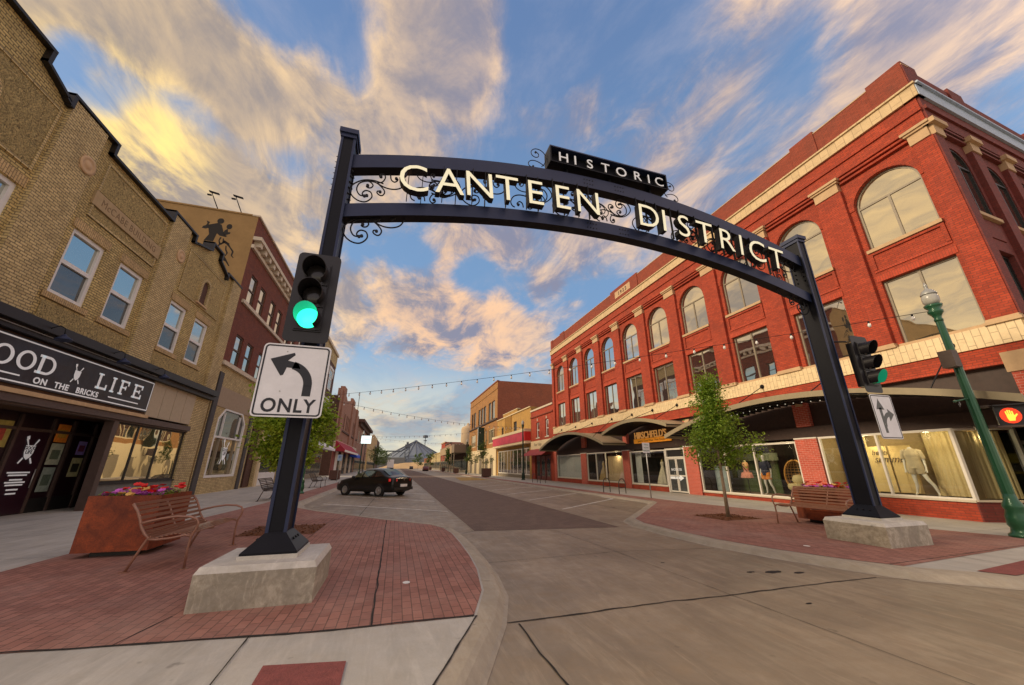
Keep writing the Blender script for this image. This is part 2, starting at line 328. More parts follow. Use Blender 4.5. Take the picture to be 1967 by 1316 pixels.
# ---------------------------------------------------------------- mesh helpers
class Fr:
    def __init__(s, o, u, n): s.o = Vector(o); s.u = Vector(u).normalized(); s.n = Vector(n).normalized()
    def p(s, a, z, d=0): return s.o + s.u * a + s.n * d + Vector((0, 0, z))
WORLD = Fr((0, 0, 0), (1, 0, 0), (0, 1, 0))        # p(x, z, y)
FR = Fr((16, 0, 0), (0, 1, 0), (-1, 0, 0))         # right street front
FL = Fr((-10.4, 0, 0), (0, 1, 0), (1, 0, 0))       # left street front
W = 0.10
class MB:
    def __init__(s): s.v = []; s.f = []; s.m = []; s.mats = []; s.sm = []
    def mi(s, m):
        if m not in s.mats: s.mats.append(m)
        return s.mats.index(m)
    def face(s, pts, m, smooth=False):
        b = len(s.v); s.v += [Vector(p) for p in pts]; s.f.append(list(range(b, b + len(pts)))); s.m.append(s.mi(m)); s.sm.append(smooth)
    def idx(s, pts): b = len(s.v); s.v += [Vector(p) for p in pts]; return b
    def add(s, f, m, smooth=False): s.f.append(f); s.m.append(s.mi(m)); s.sm.append(smooth)
    def hexa(s, P, m):
        b = s.idx(P)
        for f in ((0, 1, 2, 3), (7, 6, 5, 4), (0, 4, 5, 1), (1, 5, 6, 2), (2, 6, 7, 3), (3, 7, 4, 0)): s.add([b + i for i in f], m)
        return s
    def box(s, fr, a0, a1, z0, z1, d0, d1, m):
        P = [fr.p(a0, z0, d0), fr.p(a1, z0, d0), fr.p(a1, z1, d0), fr.p(a0, z1, d0), fr.p(a0, z0, d1), fr.p(a1, z0, d1), fr.p(a1, z1, d1), fr.p(a0, z1, d1)]
        return s.hexa(P, m)
    def cube(s, x0, x1, y0, y1, z0, z1, m): return s.box(WORLD, x0, x1, z0, z1, y0, y1, m)
    def prism(s, fr, poly, d0, d1, m, m2=None):
        A = [fr.p(a, z, d0) for a, z in poly]; B = [fr.p(a, z, d1) for a, z in poly]; n = len(poly); b = s.idx(A + B)
        s.add([b + i for i in range(n)], m); s.add([b + n + i for i in reversed(range(n))], m)
        for i in range(n): s.add([b + i, b + (i + 1) % n, b + n + (i + 1) % n, b + n + i], m2 or m)
        return s
    def vprism(s, poly, z0, z1, m):
        n = len(poly); b = s.idx([(x, y, z0) for x, y in poly] + [(x, y, z1) for x, y in poly])
        s.add([b + i for i in range(n)], m); s.add([b + n + i for i in reversed(range(n))], m)
        for i in range(n): s.add([b + i, b + (i + 1) % n, b + n + (i + 1) % n, b + n + i], m)
        return s
    def tube(s, pts, r, m, seg=8, caps=True, smooth=True):
        pts = [Vector(p) for p in pts]; n = len(pts)
        rs = r if isinstance(r, (list, tuple)) else [r] * n
        up = None; rings = []
        for i, p in enumerate(pts):
            t = (pts[min(i + 1, n - 1)] - pts[max(i - 1, 0)]); t = t.normalized() if t.length > 1e-9 else Vector((0, 0, 1))
            if up is None:
                up = Vector((0, 0, 1)) if abs(t.z) < .9 else Vector((1, 0, 0))
            x = t.cross(up)
            if x.length < 1e-6: x = t.cross(Vector((0, 1, 0)))
            x.normalize(); y = x.cross(t).normalized(); up = y
            rings.append(s.idx([p + (x * math.cos(2 * PI * k / seg) + y * math.sin(2 * PI * k / seg)) * rs[i] for k in range(seg)]))
        for i in range(n - 1):
            for k in range(seg): s.add([rings[i] + k, rings[i] + (k + 1) % seg, rings[i + 1] + (k + 1) % seg, rings[i + 1] + k], m, smooth)
        if caps:
            s.add([rings[0] + k for k in reversed(range(seg))], m); s.add([rings[-1] + k for k in range(seg)], m)
        return s
    def lathe(s, c, prof, m, seg=16, axis=None, smooth=True):
        """prof = [(r, h)], about +Z at c, or about axis"""
        ax = Vector(axis or (0, 0, 1)).normalized(); x = ax.cross(Vector((0, 1, 0)) if abs(ax.y) < .9 else Vector((1, 0, 0))).normalized(); y = ax.cross(x)
        c = Vector(c); rg = [s.idx([c + ax * h + (x * math.cos(2 * PI * k / seg) + y * math.sin(2 * PI * k / seg)) * max(r, 1e-4) for k in range(seg)]) for r, h in prof]
        for i in range(len(rg) - 1):
            for k in range(seg): s.add([rg[i] + k, rg[i] + (k + 1) % seg, rg[i + 1] + (k + 1) % seg, rg[i + 1] + k], m, smooth)
        s.add([rg[0] + k for k in reversed(range(seg))], m); s.add([rg[-1] + k for k in range(seg)], m)
        return s
    def build(s, name, parent=None, bevel=0, off=None, recalc=True):
        me = bpy.data.meshes.new(name)
        o3 = Vector(off) if off is not None else (parent.get('_w') and Vector(parent['_w'])) if parent is not None else None
        vs = [v - o3 for v in s.v] if o3 else s.v
        me.from_pydata([tuple(v) for v in vs], [], s.f)
        for m in s.mats: me.materials.append(m)
        for p, mi, sm in zip(me.polygons, s.m, s.sm): p.material_index = mi; p.use_smooth = sm
        if recalc or bevel:
            bm = bmesh.new(); bm.from_mesh(me)
            if bevel:
                bmesh.ops.remove_doubles(bm, verts=bm.verts, dist=1e-5)
            bmesh.ops.recalc_face_normals(bm, faces=bm.faces)
            if bevel:
                ed = [e for e in bm.edges if e.is_manifold and e.calc_face_angle(0) > .5]
                bmesh.ops.bevel(bm, geom=ed, offset=bevel, segments=2, affect='EDGES', profile=.6, clamp_overlap=True)
            bm.to_mesh(me); bm.free()
        o = bpy.data.objects.new(name, me); COL.objects.link(o)
        if parent is not None: o.parent = parent
        elif o3: o.location = o3
        return o
def tag(o, label, cat, group=None, kind=None):
    if label: o['label'] = label
    if cat: o['category'] = cat
    if group: o['group'] = group
    if kind: o['kind'] = kind
    return o
def empty(name, loc, label, cat, group=None):
    o = bpy.data.objects.new(name, None); COL.objects.link(o); o.location = loc; o.empty_display_size = .2
    o['_w'] = list(loc); return tag(o, label, cat, group)
def clean_tmp():
    for o in bpy.data.objects:
        if '_w' in o: del o['_w']
def struct(o): o['kind'] = 'structure'; return o
def copy_tree(o, parent=None):
    c = o.copy(); COL.objects.link(c); c.parent = parent
    for ch in list(o.children): copy_tree(ch, c)
    return c
DG = None
def text_mesh(txt, size=1.0, extrude=0.0, offset=0.0, spacing=1.0, align='CENTER', shear=0, res=4):
    cu = bpy.data.curves.new('t', 'FONT'); cu.body = txt; cu.size = size; cu.extrude = extrude; cu.offset = offset
    cu.space_character = spacing; cu.align_x = align; cu.resolution_u = res; cu.shear = shear
    ob = bpy.data.objects.new('t', cu); COL.objects.link(ob)
    dg = bpy.context.evaluated_depsgraph_get(); dg.update()
    me = bpy.data.meshes.new_from_object(ob.evaluated_get(dg))
    vs = [v.co.copy() for v in me.vertices]; fs = [list(p.vertices) for p in me.polygons]; nz = [p.normal.z for p in me.polygons]
    bpy.data.objects.remove(ob); bpy.data.curves.remove(cu); bpy.data.meshes.remove(me)
    return vs, fs, nz
def add_text(mb, fr, txt, a, z, d, size, m, depth=.004, offset=0, spacing=1.0, sx=1.0, side=None, flip=False, rot=0.0, shear=0, align='CENTER'):
    """text standing on baseline z, centred on a, front face at d, in frame fr"""
    vs, fs, nz = text_mesh(txt, size, .5, offset, spacing, align, shear)
    ca, sa = math.cos(rot), math.sin(rot); P = []
    for v in vs:
        x, y = v.x * sx, v.y
        if flip: x = -x
        x, y = x * ca - y * sa, x * sa + y * ca
        P.append(fr.p(a + x, z + y, d - depth * (0.5 - v.z)))
    b = mb.idx(P)
    for f, n in zip(fs, nz): mb.add([b + i for i in f], (m if n > .5 else (side or m)))

# ---------------------------------------------------------------- ground, streets, walks
mb = MB(); mb.face([(-2500, -600, -.06), (2500, -600, -.06), (2500, 4500, -.06), (-2500, 4500, -.06)], GRND); struct(mb.build('ground'))
mb = MB(); mb.face([(-70, -45, 0), (70, -45, 0), (70, 3, 0), (30, 3.2, 0), (30, 260, 0), (-30, 260, 0), (-30, 3, 0), (-70, 3, 0)], CONC); struct(mb.build('concrete_road'))
mb = MB(); mb.face([(2.1, 10.35, .004), (6.05, 9.85, .004), (6.15, 250, .004), (2.15, 250, .004)], ROADB); struct(mb.build('brick_roadway'))
Lin = [(-30, .9), (-3, 1.0), (-.9, 1.55), (-.1, 2.35), (.41, 3.35), (.96, 4.5), (1.22, 5.3), (1.36, 6.3), (1.42, 7.3), (1.44, 8.4), (1.43, 9.6), (1.33, 10.4), (1.05, 11.1), (.45, 11.75), (-.35, 12.65), (-1.35, 13.95), (-2.5, 15.35), (-3.4, 16.8), (-3.95, 18.8), (-4.02, 31), (-4.02, 60), (-4.02, 240)]
Lout = [(-30, .5), (-3, .6), (-.6, 1.2), (.25, 2.15), (.75, 3.25), (1.28, 4.45), (1.55, 5.3), (1.67, 6.3), (1.71, 7.3), (1.73, 8.4), (1.72, 9.65), (1.62, 10.5), (1.28, 11.3), (.66, 12.0), (-.12, 12.85), (-1.1, 14.15), (-2.25, 15.55), (-3.1, 16.95), (-3.62, 18.9), (-3.7, 31), (-3.7, 60), (-3.7, 240)]
Rin = [(30, 3.5), (11, 3.5), (9.6, 3.6), (8.5, 3.95), (7.8, 4.55), (7.4, 5.2), (7.02, 6.1), (6.76, 7.2), (6.68, 8.5), (6.72, 9.7), (6.98, 10.5), (8.5, 12.1), (11.0, 14.75), (11.28, 15.4), (11.25, 20), (11.25, 60), (11.25, 240)]
Rout = [(30, 3.1), (11, 3.1), (9.5, 3.2), (8.25, 3.55), (7.45, 4.2), (7.08, 4.95), (6.7, 5.9), (6.42, 7.1), (6.36, 8.5), (6.42, 9.85), (6.75, 10.8), (8.28, 12.4), (10.72, 15.0), (10.95, 15.6), (10.93, 20), (10.93, 60), (10.93, 240)]
def curb(name, inn, out):
    mb = MB()
    for i in range(len(inn) - 1):
        for (f0, z0), (f1, z1) in zip(((0, W), (.45, W - .004), (.62, W * .8), (.85, .012)), ((.45, W - .004), (.62, W * .8), (.85, .012), (1, .003))):
            def P(k, f, z): return (inn[k][0] * (1 - f) + out[k][0] * f, inn[k][1] * (1 - f) + out[k][1] * f, z)
            mb.face([P(i, f0, z0), P(i + 1, f0, z0), P(i + 1, f1, z1), P(i, f1, z1)], CURBC, True)
    o = mb.build(name, recalc=False); return struct(o)
curb('curb', Lin, Lout); curb('curb', Rin, Rout)
mb = MB(); mb.face([(x, y, W - .003) for x, y in Lin] + [(-30, 240, W - .003)], WALKC); struct(mb.build('sidewalk'))
mb = MB(); mb.face([(x, y, W - .003) for x, y in Rin] + [(30, 240, W - .003)], WALKC); struct(mb.build('sidewalk'))
PitL = [(-3.3, 10.5), (-1.7, 10.4), (-1.65, 11.95), (-3.25, 12.05)]
PitR = [(9.25, 9.35), (10.65, 9.35), (10.6, 10.7), (9.25, 10.7)]
def paving(pts, z=W + .002):
    mb = MB(); mb.face([(x, y, z) for x, y in pts], PAVE); return struct(mb.build('brick_paving'))
paving([(-7.2, 5.35), (-5.2, 5.05), (-3.05, 4.84), (-.61, 4.54), (.93, 4.5)] + [(x - .03, y) for x, y in Lin[6:]] + [(-5.2, 240), (-5.2, 18.7), (-5.46, 14.7), (-5.5, 8.2), (-6.2, 6.6), (-7.2, 6.0)])
paving([(x + .03, y) for x, y in Rin[4:]] + [(12.15, 240), (12.15, 20), (12.25, 14.5), (12.85, 10), (12.9, 7), (13.4, 5.5), (14.2, 5.0), (11.99, 4.86)])
for P in (PitL, PitR):
    mb = MB(); mb.face([(x, y, W + .006) for x, y in P], MULCH)
    for i in range(260):
        u, v = random.random(), random.random()
        x = (P[0][0] * (1 - u) + P[1][0] * u) * (1 - v) + (P[3][0] * (1 - u) + P[2][0] * u) * v; y = (P[0][1] * (1 - u) + P[1][1] * u) * (1 - v) + (P[3][1] * (1 - u) + P[2][1] * u) * v
        a = random.random() * 6.3; l = .02 + .03 * random.random(); c, s_ = math.cos(a) * l, math.sin(a) * l
        mb.face([(x - c, y - s_, W + .012), (x + s_ * .4, y - c * .4, W + .02 + .02 * random.random()), (x + c, y + s_, W + .012), (x - s_ * .4, y + c * .4, W + .015)], MULCH)
    tag(mb.build('tree_pit_mulch', recalc=False), None, None, kind='structure')
def joint(pts, w=.012, z=.006, m=CRACK, name='pavement_joint', wob=.01, par=None):
    mb = par or MB(); out = []
    for i in range(len(pts) - 1):
        a, b = Vector(pts[i]), Vector(pts[i + 1]); n = max(1, int((b - a).length / .12))
        for k in range(n): out.append(a.lerp(b, k / n))
    out.append(Vector(pts[-1])); P = []
    for i, p in enumerate(out):
        t = (out[min(i + 1, len(out) - 1)] - out[max(i - 1, 0)]).normalized(); nn = Vector((-t.y, t.x))
        q = p + nn * (noise.noise(Vector((p.x * 3, p.y * 3, 7))) * wob); ww = w * (.5 + .9 * abs(noise.noise(Vector((p.x * 9, p.y * 9, 1)))))
        P.append((q + nn * ww, q - nn * ww))
    for i in range(len(P) - 1):
        (a, b), (c, d) = P[i], P[i + 1]; mb.face([(a.x, a.y, z), (b.x, b.y, z), (d.x, d.y, z), (c.x, c.y, z)], m)
    return mb
mb = MB()
joint([(1.3, 4.5), (3.5, 4.54), (7.1, 4.52)], .016, par=mb, wob=.03); joint([(1.7, 7.06), (4.3, 7.2), (6.4, 6.9)], .007, par=mb)
joint([(1.42, 4.44), (1.4, 3.9), (1.41, 3.1), (1.42, 1)], .014, par=mb, wob=.03); joint([(4.13, 9.95), (4.3, 7.2), (4.35, 4.5), (4.45, 1)], .005, par=mb)
joint([(7.1, 4.5), (7.9, 4.0), (8.8, 3.45), (10.5, 2.9)], .006, par=mb); joint([(-.9, 21.9), (-1.03, 14.4)], .014, par=mb); joint([(1.75, 10.1), (2.08, 10.36)], .012, par=mb)
joint([(8.6, 20), (8.5, 13)], .01, par=mb); joint([(-.9, 240), (-.9, 22)], .012, par=mb)
joint([(2.08, 240), (2.08, 10.35)], .02, par=mb, m=CURBC); joint([(6.1, 240), (6.1, 9.9)], .02, par=mb, m=CURBC)
for y in (22, 32, 42, 54, 68, 84): joint([(-3.7, y), (2.1, y)], .01, par=mb); joint([(6.1, y + 1), (10.9, y + 1)], .01, par=mb)
for cx, cy, rr in ((5.9, 5.2, .10), (6.25, 5.05, .06), (5.55, 5.3, .05), (5.0, 4.0, .03), (7.2, 15.2, .07), (8.6, 14.3, .05), (4.6, 6.2, .025), (-2.4, 17.9, .22), (-1.6, 16.6, .16), (7.9, 20, .3)):
    n_ = 14; mb.face([(cx + rr * (1.6 + .9 * noise.noise(Vector((cx + k, cy, 1)))) * math.cos(2 * PI * k / n_), cy + rr * (.6 + .5 * noise.noise(Vector((cy + k, cx, 3)))) * math.sin(2 * PI * k / n_), .0055) for k in range(n_)], CRACK if rr < .12 else plain('oil_stain', (.15, .115, .08), .5, var=.4, scale=5))
struct(mb.build('pavement_joint', recalc=False))
mb = MB(); z = W + .005
joint([(-1.16, 4.62), (-1.13, 3.4), (-1.1, 1.5)], .007, z, par=mb); joint([(-.12, 12.3), (-.1, 8), (-.09, 4.55)], .014, z, par=mb, wob=.015)
joint([(.94, 4.52), (-.61, 4.55), (-3.05, 4.85), (-5.2, 5.06)], .02, z, par=mb, wob=.02); joint([(-1.35, 13.9), (-1.72, 11.9)], .012, z, par=mb); joint([(-1.68, 10.4), (-1.75, 9.0), (-1.8, 7)], .008, z, par=mb)
joint([(.96, 4.5), (.40, 3.3), (-.1, 2.3)], .012, z, par=mb); joint([(7.75, 4.68), (11.99, 4.9), (14, 5.05)], .01, z, par=mb)
joint([(-2.1, 5.4), (-2.25, 4.75)], .01, z, par=mb)
for x0, x1, ys in ((-10.4, -5.5, [3.2, 6.4, 9.2, 12, 15, 18, 21.5, 25, 29, 34, 40, 47]), (12.9, 16, [6.2, 9, 12, 15, 18, 21.5, 25, 29, 34, 40, 47])):
    for y in ys: joint([(x0, y), (x1, y)], .006, z, par=mb)
joint([(-8, 3), (-8, 60)], .006, z, par=mb); joint([(14.4, 5), (14.4, 60)], .006, z, par=mb); joint([(9.6, 4.86), (9.5, 3.55)], .006, z, par=mb)
struct(mb.build('pavement_joint', recalc=False))
mb = MB()
for pts, w in (([(-2.9, 19.2), (1.98, 14.83)], .05), ([(-2.6, 23.6), (1.9, 19.1)], .05), ([(-2.2, 28), (1.95, 24)], .05), ([(-2.2, 33), (1.95, 29)], .05), ([(-2.2, 38), (1.95, 34)], .05),
               ([(6.34, 14.3), (10.75, 17.9), (10.85, 19.2)], .05), ([(6.42, 18.45), (10.7, 22)], .05), ([(6.5, 22.5), (10.75, 25.9)], .05), ([(6.5, 26.4), (10.75, 30)], .05), ([(6.55, 31), (10.75, 34.8)], .05), ([(6.6, 35.5), (10.7, 39.5)], .05)):
    joint(pts, w * 1.3, .009, PAINTW, par=mb, wob=.01)
struct(mb.build('parking_markings', recalc=False))
mb = MB()
mb.face([(-.86, 3.97, W + .006), (-.24, 3.86, W + .006), (-.24, 3.2, W + .006), (-.84, 3.3, W + .006)], DWRED)
mb.face([(8.5, 4.03, W + .006), (10.2, 4.2, W + .006), (10.3, 3.8, W + .006), (8.7, 3.72, W + .006)], DWRED)
struct(mb.build('tactile_paving'))
mb = MB()
for c, r_ in (((.28, 5.9), .05), ((7.9, 6.1), .05)):
    mb.face([(c[0] + r_ * math.cos(t * .63), c[1] + r_ * 1.3 * math.sin(t * .63), W + .007) for t in range(10)], PAINTW)
struct(mb.build('survey_mark'))
mb = MB()   # yellow painted kerb apron further down, and the tan yard beyond the end of the street
mb.face([(7.2, 44, .008), (11, 46, .008), (11, 56, .008), (8.4, 57, .008)], plain('faded_yellow_paint', (.42, .27, .06), .8, var=.4, scale=1.5)); struct(mb.build('parking_markings'))
mb = MB(); SAND = plain('grain_spill', (.46, .31, .15), .95, var=.15, scale=.05)
for i in range(14):
    for j in range(8):
        def h(i, j): return .05 + 5.0 * math.sin(PI * i / 14) * math.sin(PI * j / 8) * (.8 + .4 * noise.noise(Vector((i * .6, j * .7, 3))))
        P = lambda i, j: (-12 + i * 3.6, 250 + j * 7, h(i, j) - .04)
        mb.face([P(i, j), P(i + 1, j), P(i + 1, j + 1), P(i, j + 1)], SAND, True)
struct(mb.build('grain_mound', recalc=False))

# ---------------------------------------------------------------- facade helpers
def arc_pts(a0, a1, zs, rise, n=14):
    c = (a0 + a1) / 2; h = (a1 - a0) / 2
    return [(c - h * math.cos(PI * i / n), zs + rise * math.sin(PI * i / n)) for i in range(n + 1)]
def wall(mb, fr, a0, a1, z0, z1, holes, m, depth=.25, d=0, rm=None):
    """sheet with openings (a0,a1,z0,z1,rise) and their reveals"""
    A = sorted({a0, a1} | {h[0] for h in holes} | {h[1] for h in holes}); Z = sorted({z0, z1} | {h[2] for h in holes} | {h[3] for h in holes})
    A = [a for a in A if a0 <= a <= a1]; Z = [z for z in Z if z0 <= z <= z1]
    for i in range(len(A) - 1):
        run = None
        for j in range(len(Z) - 1):
            ca, cz = (A[i] + A[i + 1]) / 2, (Z[j] + Z[j + 1]) / 2
            hole = any(h[0] < ca < h[1] and h[2] < cz < h[3] for h in holes)
            if not hole:
                if run is None: run = Z[j]
            if run is not None and (hole or j == len(Z) - 2):
                top = Z[j] if hole else Z[j + 1]
                mb.face([fr.p(A[i], run, d), fr.p(A[i + 1], run, d), fr.p(A[i + 1], top, d), fr.p(A[i], top, d)], m); run = None
    rm = rm or m
    for h in holes:
        x0, x1, y0, y1 = h[:4]; r = h[4] if len(h) > 4 else 0
        q = lambda a, z, b: fr.p(a, z, d - b)
        mb.face([q(x0, y0, 0), q(x1, y0, 0), q(x1, y0, depth), q(x0, y0, depth)], rm)
        ys = y1 - r
        mb.face([q(x0, y0, 0), q(x0, ys, 0), q(x0, ys, depth), q(x0, y0, depth)], rm)
        mb.face([q(x1, y0, 0), q(x1, ys, 0), q(x1, ys, depth), q(x1, y0, depth)], rm)
        if not r: mb.face([q(x0, y1, 0), q(x1, y1, 0), q(x1, y1, depth), q(x0, y1, depth)], rm)
        else:
            ap = arc_pts(x0, x1, ys, r); n = len(ap) // 2
            for i in range(len(ap) - 1):
                mb.face([q(*ap[i], 0), q(*ap[i + 1], 0), q(*ap[i + 1], depth), q(*ap[i], depth)], rm)
                c = (x0, y1) if i < n else (x1, y1)
                mb.face([q(*c, 0), q(*ap[i], 0), q(*ap[i + 1], 0)], m)
            mb.face([q(x0, y1, 0), q(*ap[n], 0), q(x1, y1, 0)], m) if False else None
def win_rect(fr, a0, a1, z0, z1, d, parent, fm, gm, fw=.07, mull=(), trans=(), gm_low=None, ft=.05, name='window', label=None):
    mb = MB()
    mb.box(fr, a0, a1, z0, z0 + fw, d - ft, d, fm); mb.box(fr, a0, a1, z1 - fw, z1, d - ft, d, fm)
    mb.box(fr, a0, a0 + fw, z0 + fw, z1 - fw, d - ft, d, fm); mb.box(fr, a1 - fw, a1, z0 + fw, z1 - fw, d - ft, d, fm)
    for x in mull: mb.box(fr, x - fw / 2, x + fw / 2, z0 + fw, z1 - fw, d - ft, d - .003, fm)
    for zz in trans: mb.box(fr, a0 + fw, a1 - fw, zz - fw / 2, zz + fw / 2, d - ft, d - .006, fm)
    w = mb.build(name, parent)
    if label: w['label'] = label
    g = MB()
    zm = trans[0] if (trans and gm_low) else None
    if zm:
        g.box(fr, a0 + fw, a1 - fw, zm, z1 - fw, d - ft + .008, d - ft + .014, gm); g.box(fr, a0 + fw, a1 - fw, z0 + fw, zm, d - ft + .008, d - ft + .014, gm_low)
    else: g.box(fr, a0 + fw, a1 - fw, z0 + fw, z1 - fw, d - ft + .008, d - ft + .014, gm)
    p = g.build('pane'); p.parent = w
    off = parent.get('_w')
    if off:
        for v in p.data.vertices: v.co -= Vector(off)
    return w
def win_arch(fr, a0, a1, z0, z1, d, parent, fm, gm, fw=.07, rise=None):
    r = rise or (a1 - a0) / 2; zs = z1 - r; c = (a0 + a1) / 2; mb = MB(); D0, D1 = d - .05, d
    mb.box(fr, a0, a1, z0, z0 + fw, D0, D1, fm); mb.box(fr, a0, a0 + fw, z0 + fw, zs, D0, D1, fm); mb.box(fr, a1 - fw, a1, z0 + fw, zs, D0, D1, fm)
    o = arc_pts(a0, a1, zs, r); i_ = arc_pts(a0 + fw, a1 - fw, zs, r - fw)
    for k in range(len(o) - 1): mb.prism(fr, [o[k], o[k + 1], i_[k + 1], i_[k]], D0, D1, fm)
    mb.box(fr, a0 + fw, a1 - fw, zs - fw / 2, zs + fw / 2, D0, D1 - .004, fm); mb.box(fr, c - fw / 2, c + fw / 2, z0 + fw, zs - fw / 2, D0, D1 - .006, fm)
    w = mb.build('window', parent); g = MB()
    g.prism(fr, [(a0 + fw, z0 + fw), (a1 - fw, z0 + fw)] + list(reversed(i_)), D0 + .008, D0 + .014, gm)
    p = g.build('pane'); p.parent = w; off = parent.get('_w')
    if off:
        for v in p.data.vertices: v.co -= Vector(off)
    return w

# ================================================================ right corner building (three storeys, ten bays)
def corner_building():
    root = empty('brick_building', (16, 21, W), 'big three storey red brick corner building with ten arched windows and cream tile bands', 'building')
    B0, B1 = 4.86, 37.5
    cs = [6.5 + 3.215 * i for i in range(10)]; hw = .97
    FS = Fr((16, 4.86, 0), (7.4, .37, 0), (.37, -7.4, 0)); SL = 24.0
    mb = MB()
    holes = [(c - hw, c + hw, 5.5, 7.88) for c in cs] + [(c - hw, c + hw, 9.15, 11.92, hw) for c in cs]
    # recessed plane d = -.12 carries the openings
    wall(mb, FR, B0, B1, 4.86, 12.72, holes, RED, .18, -.12)
    # projecting pilasters and spandrel margins
    e = [B0] + [(cs[i] + cs[i + 1]) / 2 for i in range(9)] + [B1]
    for i, x in enumerate(e):
        if i == 0: a0, a1 = B0, B0 + .52
        elif i == 10: a0, a1 = B1 - .5, B1
        else: a0, a1 = x - .46, x + .46
        mb.box(FR, a0, a1, 5.58, 12.0, -.12, .04, RED)
    for c in cs:      # sunk panel under every arched window, drawn by its raised margin
        mb.box(FR, c - 1.02, c + 1.02, 8.92, 9.02, -.12, -.07, RED); mb.box(FR, c - 1.02, c + 1.02, 8.25, 8.33, -.12, -.09, REDS)
        mb.box(FR, c - 1.02, c - .92, 8.33, 8.92, -.12, -.07, RED); mb.box(FR, c + .92, c + 1.02, 8.33, 8.92, -.12, -.07, RED)
        mb.box(FR, c - 1.05, c + 1.05, 7.89, 8.12, -.12, -.10, REDS)
        o1 = arc_pts(c - hw - .24, c + hw + .24, 11.92 - hw, hw + .24); o2 = arc_pts(c - hw - .01, c + hw + .01, 11.92 - hw, hw + .01)
        for k in range(len(o1) - 1): mb.prism(FR, [o1[k], o1[k + 1], o2[k + 1], o2[k]], -.12, -.09, RED)
    mb.box(FR, B0, B1, 12.58, 13.05, -.12, .06, RED); mb.box(FR, B0 - .02, B1, 13.05, 13.2, -.12, .12, RED); mb.box(FR, B0, B1, 13.2, 13.62, -.12, .05, RED)
    for i in range(10):
        a0 = e[i] + (.5 if i else .56); a1 = e[i + 1] - .5
        mb.box(FR, a0, a1, 12.28, 12.36, -.12, 0, RED); mb.box(FR, a0, a1, 12.44, 12.52, -.12, .03, RED)
    # red strip, transom zone, piers
    mb.box(FR, B0, B1, 4.37, 4.84, -.3, .02, RED)
    mb.box(FR, B0, B1, 4.30, 4.37, -.3, .06, REDS)
    # side street face
    sc = [1.3 + 2.42 * i for i in range(9)]
    sh = [(c - .72, c + .72, 5.5, 7.88) for c in sc] + [(c - .72, c + .72, 9.15, 11.92, .72) for c in sc]
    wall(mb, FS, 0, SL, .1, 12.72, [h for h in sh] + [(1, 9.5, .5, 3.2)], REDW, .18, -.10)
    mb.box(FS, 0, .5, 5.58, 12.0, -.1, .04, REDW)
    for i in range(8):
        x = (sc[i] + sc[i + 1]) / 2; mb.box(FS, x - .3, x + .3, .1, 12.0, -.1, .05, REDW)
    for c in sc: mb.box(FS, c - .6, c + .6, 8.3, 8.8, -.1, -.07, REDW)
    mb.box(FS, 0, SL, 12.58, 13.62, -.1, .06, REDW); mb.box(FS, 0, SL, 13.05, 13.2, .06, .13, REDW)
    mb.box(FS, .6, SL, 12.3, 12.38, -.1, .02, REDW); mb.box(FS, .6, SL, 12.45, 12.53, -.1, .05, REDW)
    # back and far end walls, roof
    q = [FS.p(0, 0, 0), FS.p(SL, 0, 0)]
    mb.face([(16.1, B1, .1), (39, B1, .1), (39, B1, 14.6), (16.1, B1, 14.6)], REDP); mb.face([(39, B1, .1), (39, 6.1, .1), (39, 6.1, 14.6), (39, B1, 14.6)], REDP)
    mb.face([(16.3, 5.3, 14.2), (39, 6.4, 14.2), (39, B1, 14.2), (16.3, B1, 14.2)], plain('roof_membrane', (.3, .3, .3), .9))
    mb.build('wall', root)
    # parapet with raised blocks
    mb = MB()
    mb.box(FR, B0, B1, 14.1, 15.25, -.35, -.02, REDP); mb.box(FS, 0, SL, 14.1, 15.25, -.35, -.02, REDW)
    for a0, a1, h in ((B0, 5.9, .14), (7.9, 8.9, .14), (20.7, 24.4, .16), (33.8, 34.9, .13), (36.9, B1, .1)): mb.box(FR, a0, a1, 14.12, 15.25 + h, -.37, .03, REDP)
    for a0, a1 in ((0, .9), (3.0, 4.0), (9, 10), (15, 16)): mb.box(FS, a0, a1, 14.12, 15.4, -.37, .03, REDW)
    mb.box(FR, B0 - .03, B1, 15.25, 15.29, -.4, .0, STONE)
    mb.build('parapet', root)
    mb = MB(); mb.box(FR, B0 - .12, B1, 13.62, 14.1, -.3, .14, CREAMB); mb.box(FR, B0 - .16, B1, 14.1, 14.17, -.3, .2, CREAMB); mb.build('cornice_band', root)
    PBL = plain('pale_blue_cornice', (.42, .52, .64), .6); mb = MB(); mb.box(FS, -.1, SL, 13.62, 14.1, -.3, .14, PBL); mb.box(FS, -.1, SL, 14.1, 14.17, -.3, .22, PBL); c_ = mb.build('cornice_band', root); c_['label'] = 'pale blue-grey cornice on the side street face'  # cornice pale blue-grey on this face, cream on the street front
    mb = MB(); mb.box(FR, B0, B1, 4.84, 5.42, -.12, .07, CREAMT); mb.box(FS, 0, SL, 4.84, 5.42, -.1, .07, CREAMT); mb.build('tile_band', root)
    # date panel on the parapet
    mb = MB(); mb.box(FR, 21.6, 23.7, 14.55, 15.1, -.02, .05, STONE); add_text(mb, FR, '1 9 2 2', 22.65, 14.68, .06, .42, DBROWN, .01, flip=True, offset=.01); mb.build('date_panel', root)
